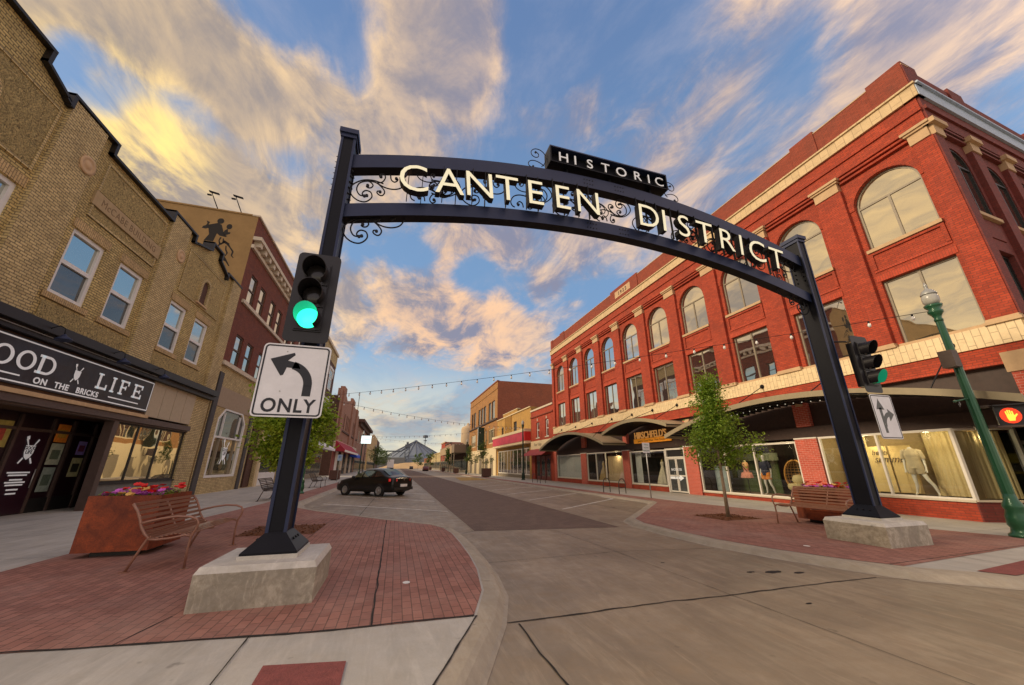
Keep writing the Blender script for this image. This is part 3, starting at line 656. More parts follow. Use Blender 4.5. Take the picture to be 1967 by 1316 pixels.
    for i, x in enumerate(e):
        if i == 0: a0, a1 = B0 - .02, B0 + .62
        elif i == 10: a0, a1 = B1 - .6, B1
        else: a0, a1 = x - .5, x + .5
        mb = MB(); mb.box(FR, a0 + .06, a1 - .06, 12.0, 12.38, -.12, .08, STONE); mb.box(FR, a0, a1, 12.38, 12.46, -.12, .14, STONE); mb.box(FR, a0 - .05, a1 + .05, 12.46, 12.56, -.12, .19, STONE)
        if i == 0: mb.box(FS, -.14, .7, 12.38, 12.56, -.1, .19, STONE); mb.box(FS, .0, .6, 12.0, 12.38, -.1, .08, STONE)
        mb.build('pilaster_capital', root)
        mb = MB(); mb.box(FR, a0 - .04, a1 + .04, 5.42, 5.50, -.12, .13, STONE); mb.box(FR, a0, a1, 5.50, 5.58, -.12, .09, STONE); mb.build('pilaster_base', root)
    for i in range(8):
        x = (sc[i] + sc[i + 1]) / 2; mb = MB(); mb.box(FS, x - .3, x + .3, 12.0, 12.38, -.1, .09, STONE); mb.box(FS, x - .38, x + .38, 12.38, 12.56, -.1, .19, STONE); mb.build('pilaster_capital', root)
    for k, c in enumerate(cs):
        gm = BLINDG if k in (0, 1) else GLR
        win_arch(FR, c - hw, c + hw, 9.15, 11.92, -.24, root, GFRAME, gm)
        win_rect(FR, c - hw, c + hw, 5.5, 7.88, -.24, root, GFRAME, gm if k != 1 else GLR, mull=(c,))
        mb = MB(); mb.box(FR, c - hw - .06, c + hw + .06, 9.03, 9.15, -.3, -.02, STONE); mb.build('sill', root); mb = MB(); mb.box(FR, c - hw - .06, c + hw + .06, 5.43, 5.52, -.3, -.0, STONE); mb.build('sill', root)
    for c in sc[:5]:
        win_arch(FS, c - .72, c + .72, 9.15, 11.92, -.13, root, BLACK, GLB); win_rect(FS, c - .72, c + .72, 5.5, 7.88, -.24, root, BLACK, GLD, mull=(c,))
        mb = MB(); mb.box(FS, c - .8, c + .8, 9.03, 9.15, -.3, .0, STONE); mb.build('sill', root)
    for c in sc[5:]:
        win_rect(FS, c - .72, c + .72, 5.5, 7.88, -.24, root, BLACK, GLD, mull=(c,)); win_arch(FS, c - .72, c + .72, 9.15, 11.92, -.13, root, BLACK, GLB)
    win_rect(FS, 1, 9.5, .5, 3.2, -.2, root, BLACK, GLD, mull=(3, 5, 7))
    # ground floor: dark transom band, piers, displays
    mb = MB()
    mb.box(FR, 5.42, 37.0, 2.78, 4.30, -.35, -.14, DBROWN); mb.box(FR, 5.42, 37.0, 2.68, 3.12, -.14, -.04, DBROWN); mb.build('transom_panel', root)
    piers = [(4.86, 5.42, 4.3), (10.93, 11.80, 2.70), (17.40, 18.36, 2.70), (23.92, 24.75, 2.70), (30.42, 31.45, 2.70), (36.95, 37.5, 4.3)]
    for a0, a1, zt in piers:
        mb = MB(); mb.box(FR, a0, a1, .08, zt - .06, -.4, .06, REDN); mb.box(FR, a0 - .02, a1 + .02, zt - .06, zt - .005, -.4, .08, WFRAME)
        if zt < 4: mb.box(FR, a0 + .08, a1 - .2, 3.13, 4.13, -.14, .03, REDN); mb.box(FR, a0 + .2, a1 - .38, 3.95, 4.16, .03, .07, STONE)
        else: mb.box(FR, a0 - .05, a1 + .05, 4.05, 4.6, .061, .11, STONE)
        mb.build('pier', root)
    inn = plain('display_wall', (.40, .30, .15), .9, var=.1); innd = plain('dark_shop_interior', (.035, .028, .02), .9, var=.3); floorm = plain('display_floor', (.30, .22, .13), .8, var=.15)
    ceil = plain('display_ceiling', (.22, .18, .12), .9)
    def display(a0, a1, z0, z1, wallm, dep, mulls=(), base=REDN, fm=WFRAME):
        mb = MB()
        mb.box(FR, a0, a1, .08, z0 - .06, -.3, -.02, RED if base is REDN else base); mb.box(FR, a0, a1, z0 - .06, z0, -.3, .03, PALE); mb.build('stall_riser', root)
        w = MB(); f = .06
        w.box(FR, a0, a1, z1, z1 + .07, -.12, -.0, fm); w.box(FR, a0, a1, z0, z0 + .05, -.1, -.0, fm)
        w.box(FR, a0, a0 + f, z0 + .05, z1, -.1, -.0, fm); w.box(FR, a1 - f, a1, z0 + .05, z1, -.1, -.0, fm)
        for x in mulls: w.box(FR, x - .03, x + .03, z0 + .05, z1, -.1, -.0, fm)
        wn = w.build('shop_window', root)
        g = MB(); g.box(FR, a0 + f, a1 - f, z0 + .05, z1, -.055, -.05, GLC); p = g.build('pane'); p.parent = wn
        for v in p.data.vertices: v.co -= Vector(root['_w'])
        r = MB(); q = lambda a, z, d: FR.p(a, z, d)
        r.face([q(a0, z0, -dep), q(a1, z0, -dep), q(a1, z1 + .1, -dep), q(a0, z1 + .1, -dep)], wallm)
        r.face([q(a0, z0, -.1), q(a0, z0, -dep), q(a0, z1 + .1, -dep), q(a0, z1 + .1, -.1)], wallm); r.face([q(a1, z0, -.1), q(a1, z0, -dep), q(a1, z1 + .1, -dep), q(a1, z1 + .1, -.1)], wallm)
        r.face([q(a0, z0 - .01, -.1), q(a1, z0 - .01, -.1), q(a1, z0 - .01, -dep), q(a0, z0 - .01, -dep)], floorm); r.face([q(a0, z1 + .1, -.1), q(a1, z1 + .1, -.1), q(a1, z1 + .1, -dep), q(a0, z1 + .1, -dep)], ceil)
        r.build('display_recess', root)
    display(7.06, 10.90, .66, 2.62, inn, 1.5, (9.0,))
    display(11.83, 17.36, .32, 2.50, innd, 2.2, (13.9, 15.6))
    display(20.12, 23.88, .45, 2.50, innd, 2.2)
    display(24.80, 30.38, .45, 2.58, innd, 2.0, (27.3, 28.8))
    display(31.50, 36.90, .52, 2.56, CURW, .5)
    # entrance of the formal wear shop
    mb = MB(); mb.box(FR, 18.40, 18.50, .1, 2.62, -.12, 0, WFRAME); mb.box(FR, 20.0, 20.1, .1, 2.62, -.12, 0, WFRAME); mb.box(FR, 18.5, 20.0, 2.52, 2.62, -.12, 0, WFRAME); mb.box(FR, 18.5, 20.0, 2.05, 2.13, -.12, 0, WFRAME)
    mb.build('door_frame', root)
    for a in (18.52, 19.26):
        w = win_rect(FR, a, a + .72, .14, 2.05, -.03, root, WFRAME, GLD, .07, trans=(1.05,), name='door')
        h = MB(); h.tube([FR.p(a + (.62 if a < 19 else .1), .9, .05), FR.p(a + (.62 if a < 19 else .1), 1.25, .05)], .012, GALV); ho = h.build('handle'); ho.parent = w
        for v in ho.data.vertices: v.co -= Vector(root['_w'])
    mb = MB(); add_text(mb, FR, 'BACKDOOR', 19.25, 1.33, .0, .2, LETW, .004, flip=True, sx=.8); mb.prism(FR, [(19.85, 1.0), (19.05, 1.0), (19.05, 1.1), (18.7, .93), (19.05, .76), (19.05, .86), (19.85, .86)], -.004, .0, LETW); mb.build('door_lettering', root)
    mb = MB(); mb.box(FR, 18.4, 20.1, 2.13, 2.52, -.2, -.1, BLACK); mb.build('transom_panel', root)
    mb = MB(); add_text(mb, FR, 'TUXEDO', 22.1, 2.17, -.044, .26, plain('window_lettering', (.3, .3, .3), .5), .003, flip=True); mb.build('window_lettering', root)
    # chamfered corner entrance
    mb = MB(); C0, C1 = Vector((16, 7.05, 0)), Vector((17.45, 6.35, 0)); u = (C1 - C0).normalized(); FC = Fr(C0, u, (u.y, -u.x, 0)); Lc = (C1 - C0).length
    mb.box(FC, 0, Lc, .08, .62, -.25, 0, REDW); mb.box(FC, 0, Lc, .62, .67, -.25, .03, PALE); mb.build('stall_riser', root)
    mb = MB(); mb.box(FC, 0, .07, .67, 2.69, -.08, 0, WFRAME); mb.box(FC, Lc - .07, Lc, .1, 2.69, -.08, .04, GALV); mb.box(FC, .07, Lc - .07, 2.62, 2.69, -.08, 0, WFRAME); wn = mb.build('shop_window', root)
    g = MB(); g.box(FC, .07, Lc - .07, .67, 2.62, -.05, -.045, GLC); p = g.build('pane'); p.parent = wn
    for v in p.data.vertices: v.co -= Vector(root['_w'])
    mb = MB(); mb.cube(17.5, 20.5, 5.0, 5.1, .1, 2.7, innd); mb.cube(20.4, 20.5, 5.1, 9, .1, 2.7, innd)
    mb.box(FC, Lc, Lc + 1.1, .1, 2.2, -.08, -.02, plain('teal_door', (.02, .06, .045), .5)); mb.box(FC, Lc, Lc + 1.2, 2.2, 2.3, -.08, 0, GALV)
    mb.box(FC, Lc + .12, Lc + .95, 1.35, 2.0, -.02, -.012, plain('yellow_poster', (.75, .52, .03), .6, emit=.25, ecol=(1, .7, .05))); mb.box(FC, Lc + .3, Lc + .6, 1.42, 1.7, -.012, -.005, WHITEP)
    mb.build('corner_door', root)
    mb = MB(); mb.cube(16.1, 20.5, 4.95, 7.0, 2.78, 2.86, ceil); mb.build('entrance_ceiling', root)
    return root
corner_building()

# canopies: thin steel arches hung over the walk from rods
def canopy(a0, a1, zend, zpk, label, nrods):
    root = empty('shop_canopy', (15, (a0 + a1) / 2, zend), label, 'canopy', 'arched steel canopies along the red brick corner building')
    n = 28; c = (a0 + a1) / 2; h = (a1 - a0) / 2
    k = lambda a: zend + (zpk - zend) * (1 - ((a - c) / h) ** 2)
    mb = MB()
    for i in range(n):
        x0, x1 = a0 + (a1 - a0) * i / n, a0 + (a1 - a0) * (i + 1) / n
        P = [FR.p(x0, k(x0), .06), FR.p(x1, k(x1), .06), FR.p(x1, k(x1) + .05, .06), FR.p(x0, k(x0) + .05, .06), FR.p(x0, k(x0), 1.95), FR.p(x1, k(x1), 1.95), FR.p(x1, k(x1) + .05, 1.95), FR.p(x0, k(x0) + .05, 1.95)]
        mb.hexa(P, CREAMN)
    mb.build('deck', root)
    mb = MB()
    for i in range(n):
        x0, x1 = a0 + (a1 - a0) * i / n, a0 + (a1 - a0) * (i + 1) / n
        mb.hexa([FR.p(x0, k(x0) - .1, 1.95), FR.p(x1, k(x1) - .1, 1.95), FR.p(x1, k(x1) + .1, 1.95), FR.p(x0, k(x0) + .1, 1.95), FR.p(x0, k(x0) - .1, 2.0), FR.p(x1, k(x1) - .1, 2.0), FR.p(x1, k(x1) + .1, 2.0), FR.p(x0, k(x0) + .1, 2.0)], CREAMN)
    mb.box(FR, a0, a0 + .05, zend - .1, zend + .06, .06, 1.95, CREAMN); mb.box(FR, a1 - .05, a1, zend - .1, zend + .06, .06, 1.95, CREAMN)
    mb.build('fascia', root)
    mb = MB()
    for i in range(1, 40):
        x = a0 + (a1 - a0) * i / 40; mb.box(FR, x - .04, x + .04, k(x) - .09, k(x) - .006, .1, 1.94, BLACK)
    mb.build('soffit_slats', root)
    for i in range(nrods):
        x = a0 + (a1 - a0) * (i + .5) / nrods; xx = x
        mb = MB(); mb.tube([FR.p(x, 5.08, .08), FR.p(xx, k(xx) + .08, 1.85)], .018, IRON, 6); mb.lathe(FR.p(x, 5.08, .07), [(.10, 0), (.10, .03), (.05, .06), (.03, .1)], IRON, 10, axis=FR.n); mb.build('tie_rod', root)
    return root
canopy(4.75, 17.45, 3.12, 4.12, 'long arched tan steel canopy over the mannequin windows nearest the corner', 4)
canopy(17.2, 24.15, 3.74, 4.34, 'short raised arched canopy over the formal wear shop entrance', 3)
canopy(24.1, 36.85, 3.12, 4.28, 'long arched steel canopy over the far shop windows beside the small brick shop', 4)
# string of little lamps on the near canopy's underside
mb = MB(); LB = plain('white_lamp_glass', (.6, .58, .5), .4, emit=.35, ecol=(1, .9, .7))
for i in range(22): mb.lathe(FR.p(9 + i * .33, 3.92 + .05 * math.sin(i * .3) - .012 * abs(i - 8) , 1.2), [(.012, 0), (.018, .015), (.01, .03)], LB, 6)
mb.tube([FR.p(9, 3.95, 1.2), FR.p(12, 4.0, 1.2), FR.p(16, 3.8, 1.2)], .006, IRON, 5)
tag(mb.build('light_string'), 'row of tiny white lamps strung under the long canopy nearest the corner', 'string lights')
# formal wear shop sign; emission added to brighten its letters and strip
root = empty('shop_sign', FR.p(21.5, 3.1, .05), "dark shop sign reading HIRSCHFELD'S in rusty letters with an orange strip below", 'sign')
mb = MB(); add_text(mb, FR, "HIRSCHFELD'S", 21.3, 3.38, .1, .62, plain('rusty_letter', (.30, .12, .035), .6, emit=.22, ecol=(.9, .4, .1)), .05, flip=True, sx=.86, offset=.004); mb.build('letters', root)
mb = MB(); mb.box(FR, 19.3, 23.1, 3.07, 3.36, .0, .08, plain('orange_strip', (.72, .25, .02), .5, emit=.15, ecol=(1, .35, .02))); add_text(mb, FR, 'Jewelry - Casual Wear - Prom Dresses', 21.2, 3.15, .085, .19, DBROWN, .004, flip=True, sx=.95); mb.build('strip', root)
# projecting blade sign by the tree
mb = MB(); mb.box(FR, 15.0, 15.06, 4.25, 4.75, .7, 1.35, WHITEP); mb.box(FR, 14.99, 15.07, 4.22, 4.25, .65, 1.4, IRON); add_text(mb, Fr((0, 0, 0), (1, 0, 0), (0, -1, 0)), 'OPEN', 14.98, 4.45, -14.99, .2, DWRED, .004)
tag(mb.build('blade_sign'), 'small white hanging sign on the red brick front above the street tree', 'sign')

# ================================================================ figures (dress forms and mannequins)
def skin_body(joints, edges, mat, name, parent, sub=2):
    """joints: name -> ((x,y,z), r)"""
    names = list(joints); me = bpy.data.meshes.new(name)
    me.from_pydata([joints[n][0] for n in names], [(names.index(a), names.index(b)) for a, b in edges], [])
    o = bpy.data.objects.new(name, me); COL.objects.link(o)
    sk = o.modifiers.new('s', 'SKIN'); sk.use_smooth_shade = True
    for i, n in enumerate(names):
        r = joints[n][1]; r = r if isinstance(r, tuple) else (r, r); sv_ = me.skin_vertices[0].data[i]; sv_.radius = r; sv_.use_root = (i == 0)
    sb = o.modifiers.new('b', 'SUBSURF'); sb.levels = sub; sb.render_levels = sub
    dg = bpy.context.evaluated_depsgraph_get(); dg.update()
    m2 = bpy.data.meshes.new_from_object(o.evaluated_get(dg)); bpy.data.objects.remove(o)
    for p in m2.polygons: p.use_smooth = True
    m2.materials.clear(); m2.materials.append(mat)
    ob = bpy.data.objects.new(name, m2); COL.objects.link(ob); ob.parent = parent; return ob
MANW = plain('mannequin_white', (.70, .68, .62), .4, var=.04)
def mannequin(loc, rz, label, head=True, shirt=None, short=None, stance=.12, name='mannequin', lean=0.0):
    """full figure about 1.75 m, facing local -Y"""
    r = empty(name, loc, label, 'mannequin', 'mannequins in the corner shop windows'); r.rotation_euler = (0, 0, rz)
    s = stance
    J = {'pelvis': ((0, 0, .93), (.14, .105)), 'waist': ((0, .005, 1.10), (.115, .085)), 'chest': ((0, 0, 1.30), (.15, .105)), 'sh': ((0, .01, 1.42), (.11, .08)), 'neck': ((0, 0, 1.50), (.052, .052)), 'nk2': ((0, -.01, 1.56), (.05, .05)),
         'hl': ((-.09, 0, .88), (.088, .092)), 'kl': ((-.10, -.02, .48), .056), 'cl': ((-.10, .03, .34), .052), 'al': ((-.10 - s * .3, .04, .09), .032), 'tl': ((-.11 - s * .3, -.10, .03), .03),
         'hr': ((.09, 0, .88), (.088, .092)), 'kr': ((.12 + s * .5, -.06, .48), .056), 'cr': ((.14 + s * .8, -.03, .34), .052), 'ar': ((.15 + s, -.02, .09), .032), 'tr': ((.17 + s, -.16, .03), .03),
         'sl': ((-.185, .01, 1.40), .055), 'el': ((-.235, .03, 1.12), .040), 'wl': ((-.25, -.03, .88), .026), 'pl': ((-.25, -.05, .80), (.036, .02)),
         'sr': ((.185, .01, 1.40), .055), 'er': ((.235, .03, 1.12), .040), 'wr': ((.25, -.03, .88), .026), 'pr': ((.25, -.05, .80), (.036, .02))}
    E = [('pelvis', 'waist'), ('waist', 'chest'), ('chest', 'sh'), ('sh', 'neck'), ('neck', 'nk2'), ('pelvis', 'hl'), ('hl', 'kl'), ('kl', 'cl'), ('cl', 'al'), ('al', 'tl'), ('pelvis', 'hr'), ('hr', 'kr'), ('kr', 'cr'), ('cr', 'ar'), ('ar', 'tr'),
         ('sh', 'sl'), ('sl', 'el'), ('el', 'wl'), ('wl', 'pl'), ('sh', 'sr'), ('sr', 'er'), ('er', 'wr'), ('wr', 'pr')]
    for sgn, p, base in ((-1, 'l', -.25), (1, 'r', .25)):
        for k in range(4):
            J[f'f{p}{k}'] = ((base + (k - 1.5) * .011 * sgn, -.062 - .012 * k, .755), .009); J[f'g{p}{k}'] = ((base + (k - 1.5) * .013 * sgn, -.07 - .012 * k, .715 + .006 * abs(k - 1.5)), .008)
            E += [(f'p{p}', f'f{p}{k}'), (f'f{p}{k}', f'g{p}{k}')]
        J[f't{p}0'] = ((base - .03 * sgn, -.08, .79), .010); J[f't{p}1'] = ((base - .035 * sgn, -.095, .755), .009); E += [(f'p{p}', f't{p}0'), (f't{p}0', f't{p}1')]
    if head:
        J['h1'] = ((0, -.015, 1.62), (.068, .075)); J['h2'] = ((0, -.01, 1.70), (.078, .09)); J['h3'] = ((0, -.005, 1.77), (.06, .07)); E += [('nk2', 'h1'), ('h1', 'h2'), ('h2', 'h3')]
    skin_body(J, E, MANW, 'body', r)
    if shirt:
        mb = MB(); n = 20
        for (z0, a0, b0), (z1, a1, b1) in zip(((.86, .21, .155), (1.1, .18, .14), (1.3, .205, .15), (1.44, .17, .115)), ((1.1, .18, .14), (1.3, .205, .15), (1.44, .17, .115), (1.50, .075, .07))):
            for k in range(n):
                t0, t1 = 2 * PI * k / n, 2 * PI * (k + 1) / n; w = lambda t, z: 1 + .05 * math.sin(7 * t) * (1.5 - z)
                mb.face([(a0 * w(t0, z0) * math.cos(t0), b0 * w(t0, z0) * math.sin(t0), z0), (a0 * w(t1, z0) * math.cos(t1), b0 * w(t1, z0) * math.sin(t1), z0), (a1 * w(t1, z1) * math.cos(t1), b1 * w(t1, z1) * math.sin(t1), z1), (a1 * w(t0, z1) * math.cos(t0), b1 * w(t0, z1) * math.sin(t0), z1)], shirt, True)
        for s_ in (-1, 1): mb.tube([(s_ * .12, .01, 1.43), (s_ * .19, .01, 1.40), (s_ * .225, .02, 1.26), (s_ * .245, .02, 1.17)], [.07, .078, .07, .068], shirt, 12, caps=False)
        mb.build('shirt', r, off=(0, 0, 0))
    if short:
        mb = MB(); n = 16
        for s_ in (-1, 1): mb.tube([(s_ * .06, 0, 1.02), (s_ * .085, 0, .9), (s_ * .11, -.02, .68)], [.12, .135, .115], short, 14, caps=False)
        mb.build('shorts', r, off=(0, 0, 0))
    return r
mannequin((16.75, 8.55, .66), R(-75), 'headless white mannequin in beige shirt and shorts standing before draped curtains in the nearest window', head=False, shirt=plain('beige_linen', (.50, .42, .28), .9), short=plain('beige_shorts', (.46, .38, .25), .9), stance=.2)
mannequin((16.9, 10.25, .66), R(-90), 'mannequin in light blue top and grey bottoms, partly hidden behind the right black arch post', head=False, shirt=plain('light_blue_knit', (.25, .48, .55), .9), short=plain('grey_shorts', (.25, .24, .22), .9))
mannequin((16.75, 14.1, .32), R(-85), 'mannequin with head in navy top and orange shorts in the second window', True, plain('navy_shirt', (.02, .022, .05), .8), plain('orange_shorts', (.75, .25, .02), .8))
def dress_form(loc, rz, label, mat, mat2, z0, gown=False, sash=False):
    r = empty('dress_form', loc, label, 'dress form', 'dresses on stands in the shop windows'); r.rotation_euler = (0, 0, rz)
    mb = MB()
    prof = [(.30, z0), (.25, z0 + .25), (.16, .95), (.115, 1.08), (.15, 1.25), (.165, 1.34), (.12, 1.45)] if not gown else [(.50, z0), (.42, z0 + .3), (.26, .75), (.14, 1.05), (.12, 1.12), (.15, 1.27), (.155, 1.36), (.10, 1.42)]
    n = 36; rg = []
    for rr, z in prof:
        fl = .10 if z < .95 else .01
        rg.append(mb.idx([(rr * (1 + fl * math.sin(9 * 2 * PI * k / n)) * math.cos(2 * PI * k / n), .75 * rr * (1 + fl * math.sin(9 * 2 * PI * k / n)) * math.sin(2 * PI * k / n), z) for k in range(n)]))
    for i in range(len(rg) - 1):
        for k in range(n): mb.add([rg[i] + k, rg[i] + (k + 1) % n, rg[i + 1] + (k + 1) % n, rg[i + 1] + k], mat2 if prof[i][1] < z0 + .45 and not gown else mat, True)
    mb.build('dress', r, off=(0, 0, 0))
    mb = MB(); mb.lathe((0, 0, 1.42), [(.10, -.02), (.06, .04), (.05, .10), (.045, .12), (.01, .125)], CURT, 12); mb.lathe((0, 0, 0), [(.16, 0), (.16, .02), (.02, .05), (.018, z0 + .2)], BLACK, 12); mb.build('stand', r, off=(0, 0, 0))
    if sash:
        mb = MB(); mb.tube([(-.13, -.11, 1.38), (0, -.135, 1.2), (.13, -.11, 1.02)], .018, BLACK, 6); mb.build('sash', r, off=(0, 0, 0))
    return r
CORAL = plain('coral_cloth', (.62, .24, .16), .8); PEACH = plain('peach_cloth', (.70, .38, .18), .8)
dress_form((16.75, 15.15, .32), R(-90), 'peach and coral short dress with dark sash on a stand in the second window', PEACH, CORAL, .72, sash=True)
dress_form((16.9, 21.6, .45), R(-90), 'ivory ball gown on a stand in the window under the rusty letter sign', plain('ivory_satin', (.72, .64, .48), .5), MANW, .05, True)
dress_form((16.8, 26.0, .45), R(-90), 'pale pink long gown at the near end of the curtained far window', plain('pale_pink_satin', (.72, .50, .42), .5), MANW, .05, True)
dress_form((16.8, 29.0, .45), R(-90), 'golden long gown at the dark far end of the curtained window', plain('gold_satin', (.55, .36, .10), .5), MANW, .05, True)
# egg chair
root = empty('egg_chair', (16.85, 12.75, .32), 'honey rattan egg chair with cream cushions behind the second window glass', 'chair')
RAT = plain('honey_rattan', (.62, .30, .06), .5, var=.1); mb = MB()
def egg(t, ph):   # opening faces -x
    a = .46 * math.sin(t); return (16.85 - .42 * math.cos(ph) * math.sin(t) * .9 + .05, 12.75 + .50 * math.sin(ph) * math.sin(t), .32 + .85 + .68 * math.cos(t))
for k in range(13):
    ph = PI * .38 + (2 * PI - PI * .76) * k / 12; mb.tube([egg(.15 + 2.6 * i / 14, ph) for i in range(15)], .008, RAT, 5)
for i in range(1, 13):
    t = .15 + 2.6 * i / 14; mb.tube([egg(t, PI * .38 + (2 * PI - PI * .76) * k / 16) for k in range(17)], .010, RAT, 5)
for sg in (1, -1): mb.tube([egg(.12 + 2.6 * i / 14, sg * PI * .38) for i in range(15)], .022, RAT, 6)
mb.build('shell', root); mb = MB(); mb.lathe((16.8, 12.75, .62), [(.02, -.1), (.25, -.06), (.36, .04), (.37, .16), (.33, .24), (.1, .26)], CURT, 20); mb.build('seat_cushion', root)
mb = MB(); mb.lathe((17.0, 12.75, 1.0), [(.02, -.2), (.22, -.16), (.3, 0), (.22, .2), (.02, .24)], CURT, 16); mb.build('back_cushion', root)
mb = MB(); mb.tube([(16.5, 12.45, .34), (16.75, 12.6, .5), (17.1, 12.95, .5), (17.2, 13.0, .34)], .015, IRON, 6); mb.build('base', root)
# curtains
def drape(name, fr, a0, a1, z0, z1, d, m, label, folds=.13, amp=.018, tilt=0):
    mb = MB(); n = int((a1 - a0) / folds * 6)
    P = []
    for i in range(n + 1):
        a = a0 + (a1 - a0) * i / n; w = amp * math.sin(i * PI / 3) + .01 * math.sin(i * 1.7)
        P.append((fr.p(a, z1, d + w * .6), fr.p(a + tilt, z0, d + w)))
    for i in range(n): mb.face([P[i][0], P[i + 1][0], P[i + 1][1], P[i][1]], m, True)
    return tag(mb.build(name, recalc=False), label, 'curtain')
drape('curtain', FR, 7.1, 8.35, .68, 2.7, -1.2, CURT, 'golden gathered curtain behind the headless beige mannequin')
drape('curtain', Fr((16.3, 6.9, 0), (.9, -.42, 0), (-.42, -.9, 0)), .1, 1.1, .7, 2.6, -.25, CURT, 'pale gathered curtain in the slanted window beside the corner door')
drape('curtain', FR, 9.9, 10.8, .68, 2.7, -1.0, CURT, 'tan curtain panel at the far end of the nearest display window')
drape('curtain', FR, 31.6, 36.8, .55, 2.54, -.25, CURW, 'full width white net curtain in the farthest window of the brick building', .22, .05)
drape('curtain', FR, 23.1, 23.8, .5, 2.5, -.4, CURW, 'white curtain tied at the far side of the ball gown window')
drape('curtain', FR, 24.9, 27.9, .5, 2.35, -.6, plain('ivory_lit_curtain', (.66, .50, .30), .9), 'long ivory drapes hanging behind the pink gown')
mb = MB(); BOARD = plain('cream_board', (.66, .50, .22), .8, var=.08, scale=3)
for i in range(4): mb.box(FR, 8.62 + i * .34, 8.93 + i * .34, .72, 2.28, -.95 - .05 * (i % 2), -.92 - .05 * (i % 2), BOARD)
add_text(mb, FR, 'hello', 9.55, 1.98, -.9, .26, DBROWN, .004, flip=True, shear=.4, sx=.9); add_text(mb, FR, 'summer', 9.25, 1.72, -.9, .34, DBROWN, .004, flip=True, shear=.4, sx=.9)
tag(mb.build('folding_screen'), 'cream folding board with hello summer script in the nearest window', 'display screen')
mb = MB(); mb.box(FR, 14.0, 16.6, 1.85, 2.2, -1.6, -1.55, plain('grey_green_board', (.22, .26, .17), .8)); tag(mb.build('hanging_board'), 'grey green board hung at the back of the second window', 'board')
mb = MB(); mb.box(FR, 14.3, 17.2, .34, 1.84, -1.9, -1.85, plain('leafy_backdrop', (.05, .08, .02), .9, var=.6, scale=14)); tag(mb.build('leafy_backdrop'), 'green leafy backdrop panel behind the dressed figures', 'backdrop')
mb = MB(); mb.box(FR, 16.5, 17.25, .34, 1.6, -.9, -.85, plain('pale_blue_panel', (.35, .42, .42), .7)); tag(mb.build('changing_screen'), 'pale blue standing panel behind the tree trunk at the second window', 'screen')
# window lamps that are lit in the photograph
def lamp(loc, e, r=.08, col=(1, .78, .45)):
    l = bpy.data.lights.new('display_lamp', 'POINT'); l.energy = e; l.color = col; l.shadow_soft_size = r; o = bpy.data.objects.new('display_lamp', l); COL.objects.link(o); o.location = loc
for a, e in ((7.9, 14), (9.6, 22)): lamp(FR.p(a, 2.5, -.55), e)
lamp(FR.p(14.6, 2.4, -.6), 14); lamp(FR.p(12.6, 2.4, -.6), 8); lamp(FR.p(26.2, 2.4, -.4), 12); lamp(FR.p(22, 2.4, -.5), 6); lamp((16.9, 6.9, 2.4), 6)
mb = MB()
for a in (13.0, 14.4, 15.0): mb.lathe(FR.p(a, 2.52, -.5), [(.05, 0), (.05, .03)], LB, 10)
tag(mb.build('downlights'), 'three small round lit downlights in the ceiling of the second window', 'downlights')

# ================================================================ generic street buildings
def block(fr, name, a0, a1, z1, back, m, label, side_m=None, cat='building', z0=.08, holes=(), depth=.2, zoff=-.0):
    root = empty(name, fr.p((a0 + a1) / 2, 0, -2), label, cat)
    mb = MB(); sm = side_m or m
    wall(mb, fr, a0, a1, z0, z1, holes, m, depth)
    for a in (a0, a1): mb.face([fr.p(a, z0, 0), fr.p(a, z1, 0), fr.p(a, z1, -back), fr.p(a, z0, -back)], sm)
    mb.face([fr.p(a0, z1 - .4, -.3), fr.p(a1, z1 - .4, -.3), fr.p(a1, z1 - .4, -back), fr.p(a0, z1 - .4, -back)], MATS['roof_membrane'])
    mb.face([fr.p(a0, z0, -back), fr.p(a1, z0, -back), fr.p(a1, z1, -back), fr.p(a0, z1, -back)], sm)
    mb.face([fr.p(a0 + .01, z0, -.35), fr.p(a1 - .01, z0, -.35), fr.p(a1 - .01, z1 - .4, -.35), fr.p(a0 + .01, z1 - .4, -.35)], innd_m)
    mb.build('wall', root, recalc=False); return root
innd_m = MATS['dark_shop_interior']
# small red brick shop
H = [(39.0, 39.95, 4.8, 6.7, 0), (41.9, 42.9, 4.8, 6.6, 0), (38.6, 43.6, .1, 2.8, 0)]
r = block(FR, 'brick_shop', 37.55, 44.8, 8.1, 20, RED, 'small two storey red brick shop between the big red building and the yellow brick one', holes=H)
for a0, a1 in ((39.0, 39.95), (41.9, 42.9)):
    win_rect(FR, a0, a1, 4.8, 6.65, -.12, r, WHITEP, GLR, .08, trans=(5.7,)); mb = MB(); mb.box(FR, a0 - .1, a1 + .1, 4.68, 4.8, -.1, .06, PALE); mb.box(FR, (a0 + a1) / 2 - .1, (a0 + a1) / 2 + .1, 6.75, 7.05, 0, .05, PALE); mb.build('sill', r)
mb = MB(); mb.box(FR, 37.55, 44.8, 8.1, 8.3, -.3, .1, PALE); mb.box(FR, 37.55, 44.8, 7.3, 7.45, 0, .12, REDP); mb.build('cornice', r)
mb = MB(); mb.box(FR, 37.6, 44.75, 3.5, 4.45, 0, .1, CREAMP); add_text(mb, FR, 'River Valley', 42.3, 3.85, .11, .5, GFRAME, .01, flip=True); mb.build('sign_band', r)
mb = MB(); aw = plain('maroon_canvas', (.28, .04, .045), .8)
mb.hexa([FR.p(38, 2.7, 1.3), FR.p(44.9, 2.7, 1.3), FR.p(44.9, 2.75, 1.3), FR.p(38, 2.75, 1.3), FR.p(38, 3.45, .1), FR.p(44.9, 3.45, .1), FR.p(44.9, 3.5, .1), FR.p(38, 3.5, .1)], aw); mb.build('awning', r)
